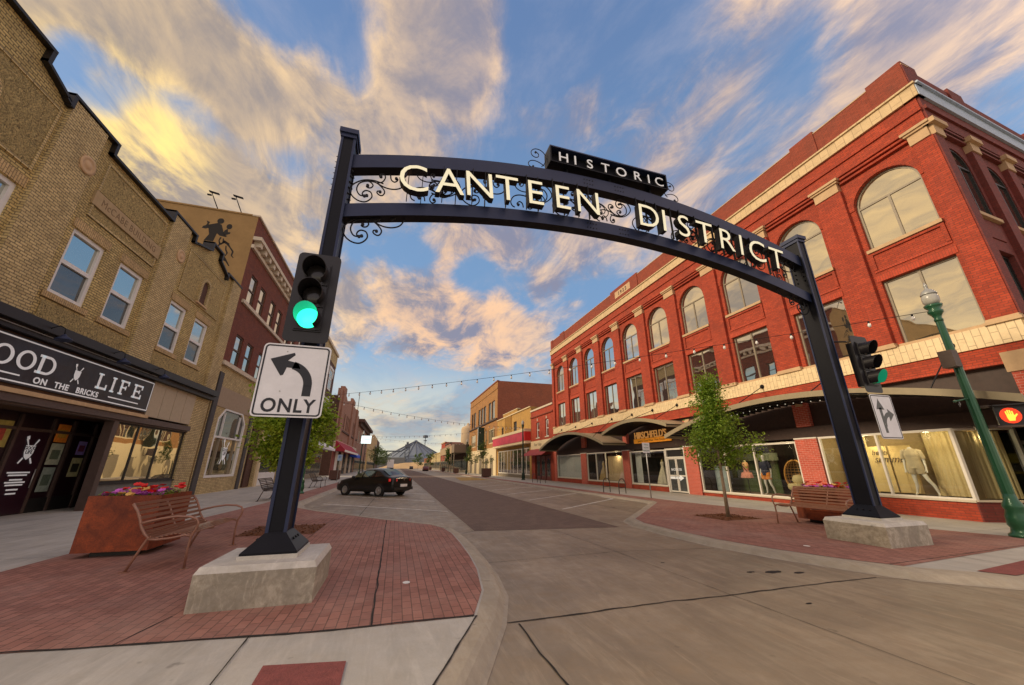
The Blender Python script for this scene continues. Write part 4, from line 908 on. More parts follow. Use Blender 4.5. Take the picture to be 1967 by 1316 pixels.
for i in range(3):
    a = 38.9 + i * 1.55; mb = MB(); mb.box(FR, a, a + 1.3, .1, 2.7, -.18, -.1, plain('dark_red_wood', (.16, .035, .025), .5)); ap = arc_pts(a + .2, a + 1.1, 1.9, .45)
    mb.prism(FR, [(a + .2, .5), (a + 1.1, .5)] + list(reversed(ap)), -.1, -.09, GLD); mb.build('arched_door', r)
mb = MB(); mb.tube([FR.p(41.2, 8.5, -2), FR.p(41.2, 9.2, -2)], .05, GALV); mb.lathe(FR.p(41.2, 9.3, -2), [(.05, 0), (.35, .12), (.42, .2)], GALV, 14, axis=(-.6, -.8, .3)); tag(mb.build('satellite_dish'), 'round satellite dish on the roof of the small red brick shop', 'satellite dish')
# yellow brick shop
r = block(FR, 'yellow_brick_shop', 44.85, 61.9, 8.9, 18, YEL, 'two storey yellow brick shop with pink red sign band and fluted centre', holes=[(50.9, 52.4, 6.2, 7.7), (57.9, 59.1, 6.2, 7.5), (45.5, 61.3, .1, 3.9)])
mb = MB()
for i in range(9): mb.box(FR, 53.4 + i * .42, 53.6 + i * .42, 6.15, 9.0, 0, .12, YEL)
mb.box(FR, 50.2, 57.8, 8.9, 9.35, -.3, .1, YEL); mb.box(FR, 44.85, 61.9, 8.82, 8.95, 0, .14, CREAMP); mb.box(FR, 50.1, 57.9, 9.35, 9.45, -.3, .15, CREAMP); mb.build('fluted_parapet', r)
for a0, a1, z1 in ((50.9, 52.4, 7.7), (57.9, 59.1, 7.5)): win_rect(FR, a0, a1, 6.2, z1, -.12, r, DBROWN, GLD, .1, mull=((a0 + a1) / 2,))
mb = MB(); mb.box(FR, 44.9, 61.9, 5.75, 6.1, 0, .9, CREAMP); mb.box(FR, 44.9, 61.9, 4.3, 4.6, 0, .8, CREAMP); mb.build('cornice', r)
mb = MB(); mb.box(FR, 45.1, 61.6, 4.6, 5.75, 0, .85, plain('pink_red_sign', (.55, .05, .09), .5, var=.25, scale=1.5)); mb.box(FR, 44.9, 45.1, 4.6, 5.75, 0, .87, plain('bright_red_end', (.6, .02, .015), .5)); mb.build('sign_band', r)
win_rect(FR, 45.5, 61.3, .5, 3.85, -.1, r, WFRAME, GLR, .14, mull=(47.2, 49, 51, 53, 54.5, 56, 58, 59.6), name='shop_window'); mb = MB(); mb.box(FR, 45.5, 61.3, .08, .5, -.2, -.08, GFRAME); mb.build('stall_riser', r)
# tall ochre brick building
wr = [(63.9, 66.2, 9.6, 12.9), (66.7, 68.8, 9.6, 12.9), (71.0, 73.0, 9.6, 12.9), (73.5, 75.6, 9.6, 12.9), (76.1, 78.3, 9.6, 12.9), (81.0, 83.2, 9.6, 12.9), (83.8, 85.8, 9.6, 12.9)]
w2 = [(63.9, 68.6, 5.4, 8.0), (70, 71.5, 5.4, 8.0), (72.3, 77.6, 5.4, 8.0), (80.5, 85.8, 5.4, 8.0)]
r = block(FR, 'ochre_brick_building', 62.0, 88.0, 16.0, 26, BROWN, 'tall three storey ochre and rust brick building with long blank side wall', side_m=RBR2, holes=wr + w2)
for h in wr + w2:
    n = 1 if h[3] > 9 else max(1, int((h[1] - h[0]) / 1.3)); win_rect(FR, *h, -.1, r, CREAMP if h[3] < 9 else DBROWN, GLR if h[3] < 9 else CURT_G if False else GLR, .16, mull=[h[0] + (h[1] - h[0]) * (i + 1) / (n + 1) for i in range(n)])
mb = MB(); mb.box(FR, 62, 88, 9.2, 9.45, 0, .22, DBROWN); mb.build('string_course', r); mb = MB(); mb.box(FR, 62, 88, 15.9, 16.1, -.3, .12, RBR2); mb.build('coping', r); mb = MB(); mb.box(FR, 62, 88, 14.6, 14.75, 0, .08, BROWN); mb.build('string_course', r)
mb = MB(); mb.box(FR, 62.02, 87.98, 4.6, 9.2, 0, .02, RBR2) if False else None; mb.box(FR, 62.1, 88, .08, 4.6, .0, .16, CREAMP)
for a in (64, 68, 73, 78, 83): mb.box(FR, a, a + 2.2, .1, 2.9, .16, .18, GLD if False else GFRAME)
mb.box(FR, 71.5, 74.5, 3, 4.2, .16, .18, DBROWN); mb.build('shopfront', r)
mb = MB(); mb.box(FR, 70.8, 71.2, 4.4, 8.6, .3, 1.5, plain('blade_sign_white', (.5, .52, .5), .5)); mb.box(FR, 70.6, 70.8, 4.4, 8.6, .3, 1.5, DGREEN); tag(mb.build('blade_sign'), 'tall narrow green and white vertical sign on the ochre brick building', 'sign')
# far right row
def simple(fr, name, a0, a1, z1, m, label, nw=3, wz=None, back=14, sf=GFRAME, corn=None):
    r = block(fr, name, a0, a1, z1, back, m, label)
    mb = MB(); mb.box(fr, a0 + .3, a1 - .3, .1, 3.2, 0, .05, sf); mb.box(fr, a0 + .6, a1 - .6, .7, 2.9, .05, .07, GLD); mb.build('shopfront', r)
    mb = MB(); mb.box(fr, a0, a1, z1 - .25, z1 + .12, -.3, .25, corn or m); mb.build('cornice', r)
    if wz:
        for i in range(nw):
            a = a0 + (a1 - a0) * (i + .5) / nw; win_rect(fr, a - .8, a + .8, wz[0], wz[1], .08, r, PALE, GLD, .16)
    return r
r = simple(FR, 'low_dark_shop', 90, 120, 6.4, DBRN, 'low dark shop with deep flat canopy on posts beyond the ochre building', 3)
mb = MB(); mb.box(FR, 90, 120, 4.6, 6.5, .3, 3.2, plain('weathered_wood', (.22, .17, .12), .9)); mb.box(FR, 94, 119.9, 4.5, 6.3, 3.2, 3.25, plain('tan_fascia', (.40, .29, .17), .8)); mb.build('canopy', r)
for i in range(7): mb = MB(); mb.tube([FR.p(91 + i * 4.6, .1, 3), FR.p(91 + i * 4.6, 4.5, 3)], .1, GFRAME, 6); mb.build('post', r)
simple(FR, 'brick_store', 120.5, 134, 8.6, PINKT, 'weathered brick store past the low dark canopy', 4, (5, 7), corn=DBRN)
simple(FR, 'red_store', 134.5, 147, 9.6, RED, 'narrow bright red brick store far along the right side', 3, (5.4, 7.6), corn=STONE)
simple(FR, 'tan_store', 148, 190, 6.5, TANL, 'long low tan store near the right end of the street', 5)
simple(FR, 'end_store', 192, 236, 5.5, RBR2, 'last low brick store at the right end of the street', 5)
mb = MB(); 
for x in (20.6,): mb.lathe((x + 1.0, 122, 0), [(2.2, 0), (2.2, 13), (1.9, 13.6), (.6, 14.2), (.3, 15)], plain('silo_tan', (.48, .36, .22), .8, var=.06), 24)
tag(mb.build('silo'), 'tan round silo tower rising behind the ochre brick building', 'silo')

# ================================================================ left corner building
def mccabe():
    root = empty('brick_building', (-10.4, 15.3, W), 'two storey tan brick building with stepped gables and rough stucco panels, nearest on the left', 'building')
    B0, B1 = 6.0, 24.62
    wins = [(7.95, 9.3), (10.1, 11.45), (13.35, 14.72), (15.5, 16.86), (18.86, 20.22), (21.05, 22.42)]
    holes = [(a, b, 6.52, 8.75) for a, b in wins]
    mb = MB()
    wall(mb, FL, B0, B1, 5.3, 11.2, holes, TAN, .16, 0)
    prof = [(B0, 12.1), (7.6, 12.1), (7.6, 11.75), (7.8, 11.85), (8.65, 12.2), (8.65, 12.62), (10.55, 12.62), (10.55, 12.2), (11.4, 11.85), (11.55, 11.75), (11.55, 12.15), (13.4, 12.15), (13.4, 11.7), (17.1, 11.7), (17.1, 12.15), (18.95, 12.15), (18.95, 11.78), (19.15, 11.85), (20.5, 12.3), (20.5, 12.72), (21.6, 12.72), (21.6, 12.3), (22.7, 11.9), (22.72, 11.72), (22.72, 12.1), (B1, 12.1)]
    mb.prism(FL, [(B0, 11.2)] + prof + [(B1, 11.2)], -.3, 0, TAN)
    for a0, a1 in ((11.62, 12.95), (17.16, 18.5), (23.5, B1), (B0, 7.3)): mb.box(FL, a0, a1, 5.55, 12.1, 0, .13, TANL)
    for a, b in wins:
        mb.box(FL, a - .12, b + .12, 8.76, 9.06, 0, .03, TANS); mb.box(FL, a - .16, b + .16, 6.33, 6.51, 0, .06, TANS)
    for a, b in ((B0, B1),):
        mb.face([FL.p(a, .1, -.01), FL.p(a, 11.6, -.01), FL.p(a, 11.6, -18), FL.p(a, .1, -18)], TAN); mb.face([FL.p(b, .1, -.01), FL.p(b, 11.6, -.01), FL.p(b, 11.6, -18), FL.p(b, .1, -18)], TAN)
    mb.face([FL.p(B0, 11.0, -.3), FL.p(B1, 11.0, -.3), FL.p(B1, 11.0, -18), FL.p(B0, 11.0, -18)], MATS['roof_membrane']); mb.face([FL.p(B0, .1, -18), FL.p(B1, .1, -18), FL.p(B1, 11.6, -18), FL.p(B0, 11.6, -18)], TAN)
    mb.box(FL, 23.12, 24.62, .08, 5.3, -.3, .02, TANL); mb.box(FL, B0, 7.2, .08, 5.3, -.3, .02, TANL)
    mb.box(FL, B0, B1, 4.9, 5.3, -.3, -.02, DBROWN)
    # moulded brick frame round the panels
    for a0, a1, z0, z1 in ((13.5, 17.0, 9.35, 11.45), (19.0, 23.0, 9.3, 11.5), (7.4, 11.5, 9.3, 11.5)):
        for b in ((a0, a1, z0, z0 + .07), (a0, a1, z1 - .07, z1), (a0, a0 + .07, z0 + .07, z1 - .07), (a1 - .07, a1, z0 + .07, z1 - .07)): mb.box(FL, *b, 0, .05, TANL)
    mb.build('wall', root)
    mb = MB()   # rough stucco panels
    for a0, a1, z0, z1 in ((13.57, 16.93, 9.42, 9.74), (13.57, 16.93, 10.36, 11.38), (7.47, 11.43, 9.37, 11.43), (7.6, 11.5, 5.62, 6.24), (13.3, 17.0, 5.62, 6.24), (18.7, 22.8, 5.62, 6.24)): m1 = MB(); m1.box(FL, a0, a1, z0, z1, 0, .025, STUC); m1.build('stucco_panel', root)
    ap = arc_pts(20.65, 21.45, 10.35, .45)
    mb.prism(FL, [(19.07, 9.37), (20.6, 9.37), (20.6, 10.35)] + arc_pts(20.6, 21.5, 10.35, .5) [1:-1] + [(21.5, 10.35), (21.5, 9.37), (22.93, 9.37), (22.93, 11.43), (19.07, 11.43)], 0, .025, STUC)
    mb.build('stucco_panel', root)
    for c in (9.6, 21.05):
        mb = MB(); o = arc_pts(c - .48, c + .48, 10.35, .5); i_ = arc_pts(c - .33, c + .33, 10.35, .36)
        for k in range(len(o) - 1): mb.prism(FL, [o[k], o[k + 1], i_[k + 1], i_[k]], 0, .10, TANL)
        mb.box(FL, c - .48, c - .33, 9.45, 10.35, 0, .10, TANL); mb.box(FL, c + .33, c + .48, 9.45, 10.35, 0, .10, TANL); mb.box(FL, c - .52, c + .52, 9.37, 9.45, 0, .13, STONE)
        mb.prism(FL, [(c - .33, 9.45), (c + .33, 9.45)] + list(reversed(i_)), .001, .004, DBRN); mb.build('niche', root)
    mb = MB()   # coping
    for i in range(len(prof) - 1):
        (a, z), (b, y) = prof[i], prof[i + 1]
        if b - a <= .05 and abs(y - z) > .1: mb.box(FL, a - .06, a + .06, min(z, y) + .0, max(z, y) + .08, -.34, .165, BLACK)
        if b - a > .05: mb.hexa([FL.p(a - .06, z, .17), FL.p(b + .06, y, .17), FL.p(b + .06, y + .09, .17), FL.p(a - .06, z + .09, .17), FL.p(a - .06, z, -.34), FL.p(b + .06, y, -.34), FL.p(b + .06, y + .09, -.34), FL.p(a - .06, z + .09, -.34)], BLACK)
    mb.build('coping', root)
    for c in (12.72, 18.28):
        mb = MB(); mb.lathe(FL.p(c, 10.65, .13), [(.30, 0), (.30, .03), (.22, .04), (.2, .025), (.12, .03), (.1, .05), (.01, .055)], STONE, 20, axis=FL.n); mb.box(FL, c - .25, c + .25, 10.4, 10.9, .13, .14, STONE); mb.build('medallion', root)
    mb = MB(); mb.box(FL, 13.45, 17.1, 9.78, 10.3, 0, .07, plain('carved_stone', (.42, .31, .17), .85, var=.12, bump=.2)); add_text(mb, FL, 'McCABE BUILDING', 15.28, 9.92, .075, .36, plain('carved_letter', (.22, .15, .08), .9), .01, sx=.92, spacing=1.1); mb.build('name_stone', root)
    for a, b in wins: win_rect(FL, a, b, 6.52, 8.75, -.05, root, WHITEP, GLB, .13, trans=(7.62,), gm_low=GLD, ft=.09)
    mb = MB(); mb.box(FL, B0, 24.55, 5.28, 5.56, 0, .42, BLACK); mb.box(FL, B0, 24.55, 5.08, 5.28, 0, .26, BLACK); mb.build('cornice', root)
    mb = MB(); WD = plain('dark_timber', (.10, .05, .025), .7, var=.3, scale=8); mb.box(FL, 7.2, 19.4, 3.5, 5.08, -.25, .02, WD); mb.build('sign_board', root)
    mb = MB()
    for i in range(4): mb.box(FL, 19.42 + i * .92, 20.31 + i * .92, 3.6, 5.08, -.2, .05 - .002 * (i % 2), TANPAN)
    mb.build('fascia_panel', root)
    mb = MB(); mb.box(FL, 7.2, 23.12, 3.28, 3.5, -.3, .14, BRNCOL); mb.box(FL, 7.2, 19.4, 3.5, 3.62, .02, .2, plain('peach_strip', (.55, .38, .20), .6)); mb.box(FL, 7.2, 23.1, 3.22, 3.28, -.2, .05, BRNCOL); mb.build('lintel', root)
    mb = MB(); mb.box(FL, 17.82, 18.08, .1, 3.22, -.25, .05, BRNCOL); mb.build('column', root); mb = MB(); mb.box(FL, 7.2, 7.4, .1, 3.22, -.25, .05, BRNCOL); mb.build('column', root)
    mb = MB(); mb.box(FL, 18.08, 23.12, .1, .93, -.2, -.02, plain('grey_riser', (.16, .16, .15), .7, var=.2)); mb.box(FL, 18.08, 23.12, .93, .99, -.2, .04, BLACK); mb.build('stall_riser', root)
    win_rect(FL, 18.08, 23.12, .99, 3.22, -.05, root, BLACK, GLR2, .07, mull=(19.55, 21.15), name='shop_window')
    # recessed entry: dark glazed wall, door, side return
    mb = MB(); DK = plain('dark_entry_glass', (.022, .008, .012), .35, var=.5, scale=20)
    mb.box(FL, 7.4, 20.2, .1, 3.3, -1.5, -1.4, DK); mb.face([FL.p(18.0, .1, -.2), FL.p(18.0, 3.3, -.2), FL.p(20.2, 3.3, -1.45), FL.p(20.2, .1, -1.45)], DK); mb.face([FL.p(7.4, 3.27, 0), FL.p(17.82, 3.27, 0), FL.p(20.2, 3.27, -1.4), FL.p(7.4, 3.27, -1.4)], WD)
    mb.box(FL, 7.4, 20.1, .1, .55, -1.4, -1.36, BLACK); mb.build('entry_wall', root)
    mb = MB()
    for a in (12.9, 14.6, 16.1, 17.4, 18.3, 19.4): mb.box(FL, a - .05, a + .05, .1, 3.2, -1.4, -1.33, BRNCOL)
    mb.box(FL, 7.4, 20.1, 2.7, 2.8, -1.4, -1.34, BRNCOL); mb.build('entry_mullions', root)
    mb = MB(); mb.box(FL, 16.15, 17.35, .12, 2.7, -1.39, -1.35, plain('purple_black_door', (.03, .01, .018), .3)); mb.tube([FL.p(17.25, .9, -1.3), FL.p(17.25, 1.5, -1.3)], .015, GALV); mb.build('door', root)
    return root
GLR2 = glass_reflect('street_reflecting_glass', dark=(.05, .045, .03), refl=(1, .95, .8), fac=.6)
mccabe()
# posters and logo in the entry
def poster(a, z, w, h, c, label, d=-1.345, c2=None):
    mb = MB(); mb.box(FL, a - w / 2, a + w / 2, z - h / 2, z + h / 2, d - .004, d, plain('poster_' + label[:12].replace(' ', '_'), c, .5, var=.3, scale=9))
    if c2: mb.box(FL, a - w * .33, a + w * .33, z - h * .25, z + h * .2, d, d + .004, plain('poster_ink_' + label[:12].replace(' ', '_'), c2, .6, var=.6, scale=25))
    tag(mb.build('poster'), label, 'poster', 'posters in the recessed restaurant entry')
poster(18.95, 2.25, .42, .5, (.42, .30, .75), 'small lavender flyer on the dark glass beside the brown column', c2=(.25, .05, .12))
poster(18.95, 1.55, .5, .68, (.62, .58, .30), 'pale yellow poster with dark picture below the lavender flyer', c2=(.05, .05, .03))
poster(17.85, 2.72, .55, .62, (.80, .26, .03), 'orange poster near the top of the dark glass', c2=(.6, .35, .05))
poster(17.85, 2.0, .55, .72, (.42, .46, .34), 'grey green event poster below the orange one', c2=(.12, .16, .1))
poster(17.85, 1.15, .5, .8, (.26, .32, .27), 'faded green poster lowest beside the door', c2=(.1, .14, .1))
poster(15.4, 2.55, 1.0, .8, (.50, .42, .10), 'yellow and green poster left of the door', c2=(.5, .08, .05))
poster(15.2, 1.6, .9, .9, (.16, .42, .55), 'blue and teal poster left of the door under the yellow one', c2=(.5, .06, .08))
poster(13.7, 2.4, .8, 1.0, (.55, .20, .06), 'red brown poster farthest left in the entry', c2=(.1, .2, .1))
def goodlife(fr, a, z, d, s, m, mk, mb):
    """white mug shaped mark with crossed kitchen tools and two words"""
    P = [(-.5, .55), (.5, .55), (.46, -.1), (.3, -.5), (0, -.72), (-.3, -.5), (-.46, -.1)]
    mb.prism(fr, [(a + x * s, z + y * s) for x, y in P], d - .004, d, m)
    for sg in (-1, 1):
        mb.prism(fr, [(a + sg * (.55) * s, z + 1.15 * s), (a + sg * .68 * s, z + 1.05 * s), (a + sg * .35 * s, z + .56 * s), (a + sg * .25 * s, z + .56 * s)], d - .004, d, m)
        mb.prism(fr, [(a + sg * .30 * s, z - .62 * s), (a + sg * .42 * s, z - .52 * s), (a + sg * .72 * s, z - 1.0 * s), (a + sg * .6 * s, z - 1.08 * s)], d - .004, d, m)
    mb.prism(fr, [(a - .62 * s, z + .95 * s), (a - .4 * s, z + 1.1 * s), (a - .5 * s, z + 1.4 * s), (a - .75 * s, z + 1.3 * s)], d - .003, d + .001, m)
    if mk:
        add_text(mb, fr, 'GOOD', a, z + .18 * s, d + .006, .40 * s, mk, .004, offset=.01 * s, sx=.95); add_text(mb, fr, 'LIFE', a, z - .18 * s, d + .006, .42 * s, mk, .004, offset=.01 * s, sx=1.0)
mb = MB(); goodlife(FL, 16.78, 2.05, -1.33, .36, LETW, SIGNK, mb)
for i, (w_, z_) in enumerate(((.8, 1.5), (.66, 1.42), (.45, 1.28), (.7, 1.2), (.6, 1.12), (.4, .98), (.35, .86))): mb.box(FL, 16.72 - w_ / 2, 16.72 + w_ / 2, z_ - .13, z_ - .084, -1.336, -1.332, LETW)
tag(mb.build('door_decal'), 'white GOOD LIFE mug emblem with lines of small print on the dark door', 'decal')
# banner
root = empty('banner_sign', FL.p(14.8, 3.7, .1), 'black GOOD LIFE ON THE BRICKS banner with white border above the restaurant entry', 'banner')
BAN = plain('black_vinyl', (.020, .019, .024), .4, var=.3, scale=3, bump=.5, bscale=2.2)
mb = MB(); n = 40
for i in range(n):
    for j in range(6):
        def q(i, j):
            a = 11.15 + 8.2 * i / n; z = 3.74 + 1.28 * j / 6; return FL.p(a, z, .10 + .012 * noise.noise(Vector((a * 1.5, z * 2.5, 2))))
        mb.face([q(i, j), q(i + 1, j), q(i + 1, j + 1), q(i, j + 1)], BAN, True)
mb.box(FL, 11.15, 19.35, 3.74, 5.02, .03, .06, BLACK); mb.build('vinyl', root, recalc=False)
mb = MB(); d0, d1 = .112, .117
for b in ((11.2, 19.3, 4.93, 4.97), (11.2, 19.3, 3.79, 3.83), (19.26, 19.3, 3.83, 4.93), (11.2, 11.24, 3.83, 4.93), (11.6, 13.5, 3.97, 4.01), (16.95, 18.65, 3.97, 4.01)): mb.box(FL, *b, d0, d1, LETW)
mb.build('border', root)
def slab(mb, fr, ch, a, z, h, w, d, m):
    """slab serif capitals from strokes"""
    t = h * .2; s = h * .11; B = lambda x0, x1, y0, y1: mb.box(fr, a + x0 * w, a + x1 * w, z + y0, z + y1, d, d + .005, m)
    T = t / w
    if ch == 'L': B(.12, .12 + T, 0, h); B(0, .12 + T * 1.7, h - s, h); B(0, 1, 0, s * 1.3); B(1 - .14, 1, 0, h * .36)
    if ch == 'I': B(.5 - T / 2, .5 + T / 2, 0, h); B(.5 - T, .5 + T, h - s, h); B(.5 - T, .5 + T, 0, s)
    if ch in 'FE':
        B(.12, .12 + T, 0, h); B(0, 1, h - s * 1.2, h); B(1 - .14, 1, h * .68, h); B(.12, .72, h * .45, h * .45 + s); B(.64, .76, h * .36, h * .64)
        if ch == 'F': B(0, .12 + T * 1.7, 0, s)
        else: B(0, 1, 0, s * 1.2); B(1 - .14, 1, 0, h * .32)
    if ch in 'OD':
        n = 24
        for k in range(n):
            t0, t1 = 2 * PI * k / n, 2 * PI * (k + 1) / n
            def q(t, r1, r2): return (a + w * (.5 + r1 * math.cos(t)), z + h * (.5 + r2 * math.sin(t)))
            if ch == 'D' and math.cos((t0 + t1) / 2) < -.05: continue
            mb.prism(fr, [q(t0, .5, .51), q(t1, .5, .51), q(t1, .5 - T * .95, .51 - .13), q(t0, .5 - T * .95, .51 - .13)], d, d + .005, m)
        if ch == 'D': B(.08, .08 + T, 0, h); B(-.04, .5, h - h * .13, h + .004); B(-.04, .5, -.004, h * .13)
    if ch == 'G':
        n = 24
        for k in range(3, n - 1):
            t0, t1 = 2 * PI * k / n, 2 * PI * (k + 1) / n; q = lambda t, r1, r2: (a + w * (.5 + r1 * math.cos(t)), z + h * (.5 + r2 * math.sin(t)))
            mb.prism(fr, [q(t0, .5, .51), q(t1, .5, .51), q(t1, .5 - T * .95, .38), q(t0, .5 - T * .95, .38)], d, d + .005, m)
        B(.55, 1.05, h * .36, h * .5); B(.82, 1.0, h * .05, h * .5)
for ch, a, w_ in (('G', 11.8, .56), ('O', 12.54, .58), ('O', 13.22, .58), ('D', 13.88, .60), ('L', 16.2, .52), ('I', 16.76, .50), ('F', 17.34, .50), ('E', 18.12, .56)):
    mb = MB(); slab(mb, FL, ch, a, 4.17, .54, w_, .113, LETW); mb.build('letter', root)
for wd, a in (('ON', 14.16), ('THE', 14.92), ('BRICKS', 15.98)): mb = MB(); add_text(mb, FL, wd, a, 3.88, .119, .25, LETW, .005, offset=.008, sx=1.12, spacing=1.1); mb.build('word', root)
mb = MB(); goodlife(FL, 15.32, 4.42, .119, .25, LETW, None, mb); mb.build('shield_emblem', root)
def gooseneck(a):
    r = empty('barn_lamp', FL.p(a, 5.1, .26), 'dark gooseneck barn lamp over the black banner, ' + {10.9: 'nearest of the four', 13.42: 'above the second O', 16.03: 'above the L', 18.53: 'above the final E, farthest of the four'}[a], 'lamp', 'gooseneck lamps above the banner')
    mb = MB(); mb.tube([FL.p(a, 5.15, .24), FL.p(a, 5.42, .44), FL.p(a, 5.5, .6), FL.p(a, 5.42, .74), FL.p(a, 5.25, .76)], .014, IRON, 6); mb.build('arm', r)
    mb = MB(); mb.lathe(FL.p(a, 5.25, .76), [(.03, 0), (.06, .04), (.09, .08), (.18, .15), (.19, .19), (.17, .19), (.05, .1)], STEELB, 18, axis=(.12, 0, -1)); mb.build('shade', r)
for a in (10.9, 13.42, 16.03, 18.53): gooseneck(a)
mb = MB(); mb.tube([FL.p(8, 5.2, .29), FL.p(19, 5.2, .29)], .012, GALV, 6); tag(mb.build('conduit'), 'thin metal conduit running behind the banner lamps', 'conduit')

# ================================================================ mural building
def mural_building():
    root = empty('brick_building', (-12, 32, W), 'three storey dark red brick building with ochre side wall, behind the left signal', 'building')
    B0, B1, T = 24.72, 47.0, 17.5
    wa = [25.9, 27.75, 30.1, 31.95, 34.9, 36.75, 39.3, 41.1, 43.6]
    up = [(a, a + 1.15, 11.75, 13.8) for a in wa] + [(a, a + 1.15, 7.6, 9.55) for a in wa]
    mb = MB(); wall(mb, FL, B0, B1, 7.35, T, up, DRED, .2)
    wall(mb, FL, B0, B1, .08, 7.35, [(26.1, 30.3, .95, 5.0, 1.0), (31.9, 34.3, .1, 4.9), (34.9, 40, .1, 3.4), (40.6, 46, .1, 3.4)], TANL, .25, .03)
    for a, m in ((B0, OCHREW), (B1, DRED)): mb.face([FL.p(a, .1, .02), FL.p(a, T, 0), FL.p(a, T, -26), FL.p(a, .1, -26)], m)
    mb.face([FL.p(B0, T - .5, -.3), FL.p(B1, T - .5, -.3), FL.p(B1, T - .5, -26), FL.p(B0, T - .5, -26)], MATS['roof_membrane'])
    mb.face([FL.p(B0 + .02, .1, -.35), FL.p(B1, .1, -.35), FL.p(B1, T - .6, -.35), FL.p(B0 + .02, T - .6, -.35)], innd_m)
    mb.build('wall', root)
    mb = MB(); mb.box(FL, B0, B1, 15.75, 16.0, 0, .5, PALE); mb.box(FL, B0, B1, 15.15, 15.4, 0, .16, PALE)
    for i in range(23): mb.box(FL, B0 + .3 + i * .95, B0 + .65 + i * .95, 15.4, 15.75, 0, .42, PALE)
    mb.build('cornice', root)
    mb = MB(); mb.box(FL, B0 - .05, B1, T, T + .1, -.35, .12, PALE); mb.box(FL, B0 - .06, B0 + .3, T, T + .1, -26, -.35, OCHREW); mb.build('coping', root)
    mb = MB(); mb.box(FL, B0 + .6, B1, 11.5, 11.72, 0, .14, PALE); mb.build('string_course', root); mb = MB(); mb.box(FL, B0, B1, 7.28, 7.52, 0.03, .2, PALE); mb.build('string_course', root)
    for a in (37.2, 40.6): mb = MB(); mb.lathe(FL.p(a, T + .1, -.1), [(.32, 0), (.32, .35), (.42, .4), (.05, 1.3)], PALE, 4); mb.build('finial', root)
    for h in up: win_rect(FL, *h, -.06, root, plain('brown_sash', (.10, .06, .04), .6), GLB, .09, trans=((h[2] + h[3]) / 2,), ft=.07)
    # splayed head shop window
    a0, a1, z0, z1 = 26.1, 30.3, .95, 5.0
    mb = MB(); P = [(a0, z0), (a1, z0), (a1, 4.3), (a1 - .75, 4.98), (a0 + .75, 4.98), (a0, 4.3)]; Q = [(a0 + .13, z0 + .13), (a1 - .13, z0 + .13), (a1 - .13, 4.24), (a1 - .81, 4.85), (a0 + .81, 4.85), (a0 + .13, 4.24)]
    for i in range(6): mb.prism(FL, [P[i], P[(i + 1) % 6], Q[(i + 1) % 6], Q[i]], -.1, .06, WHITEP)
    mb.box(FL, a0 + .13, a1 - .13, 3.2, 3.3, -.1, .05, WHITEP)
    for a in (27.0, 29.4): mb.box(FL, a - .04, a + .04, z0 + .13, 3.2, -.1, .04, GFRAME); mb.box(FL, a - .04, a + .04, 3.3, 4.7, -.1, .04, WHITEP)
    w = mb.build('shop_window', root); g = MB(); g.prism(FL, [(a0 + .1, z0 + .1), (a1 - .1, z0 + .1), (a1 - .1, 3.25), (a0 + .1, 3.25)], -.06, -.05, GLR2); g.prism(FL, [(a0 + .1, 3.25), (a1 - .1, 3.25), (a1 - .1, 4.3), (a1 - .8, 4.9), (a0 + .8, 4.9), (a0 + .1, 4.3)], -.06, -.05, GLD); p = g.build('pane'); p.parent = w
    for v in p.data.vertices: v.co -= Vector(root['_w'])
    mb = MB(); mb.box(FL, 25.4, 31.0, 4.95, 6.1, .03, .07, plain('old_lintel_stone', (.36, .28, .19), .85, var=.12)); mb.build('lintel', root)
    mb = MB(); mb.box(FL, 24.85, 25.35, .1, 6.85, .03, .12, plain('dark_grey_strip', (.06, .055, .055), .7)); mb.build('pilaster_strip', root); mb = MB(); mb.box(FL, 30.95, 31.4, .1, 6.6, .03, .12, MATS['dark_grey_strip']); mb.build('pilaster_strip', root); mb = MB(); mb.box(FL, 34.35, 34.8, .1, 6.0, .03, .16, CREAMP); mb.build('pilaster_strip', root)
    mb = MB(); mb.box(FL, 31.9, 34.3, .1, 4.9, -1.6, -1.5, BLACK); mb.box(FL, 33.2, 34.3, .1, 4.9, -1.5, -.25, DBRN); mb.build('entry_recess', root)
    mb = MB(); mb.box(FL, 35, 39.9, .1, 1.1, -.15, -.05, WHITEP); mb.box(FL, 35, 39.9, 1.1, 3.4, -.15, -.1, GLD); mb.box(FL, 40.7, 45.9, .1, 1.0, -.15, -.05, WHITEP); mb.box(FL, 40.7, 45.9, 1.0, 3.4, -.15, -.1, GLD)
    mb.box(FL, 35, 46, 3.4, 4.2, .03, .1, WHITEP); mb.build('shopfront', root)
    return root
mural_building()
# emblem on the splayed window
mb = MB(); goodlife(FL, 28.2, 2.35, .0, .62, LETW, SIGNK, mb); tag(mb.build('window_decal'), 'white GOOD LIFE mug emblem on the large splayed head window', 'decal')
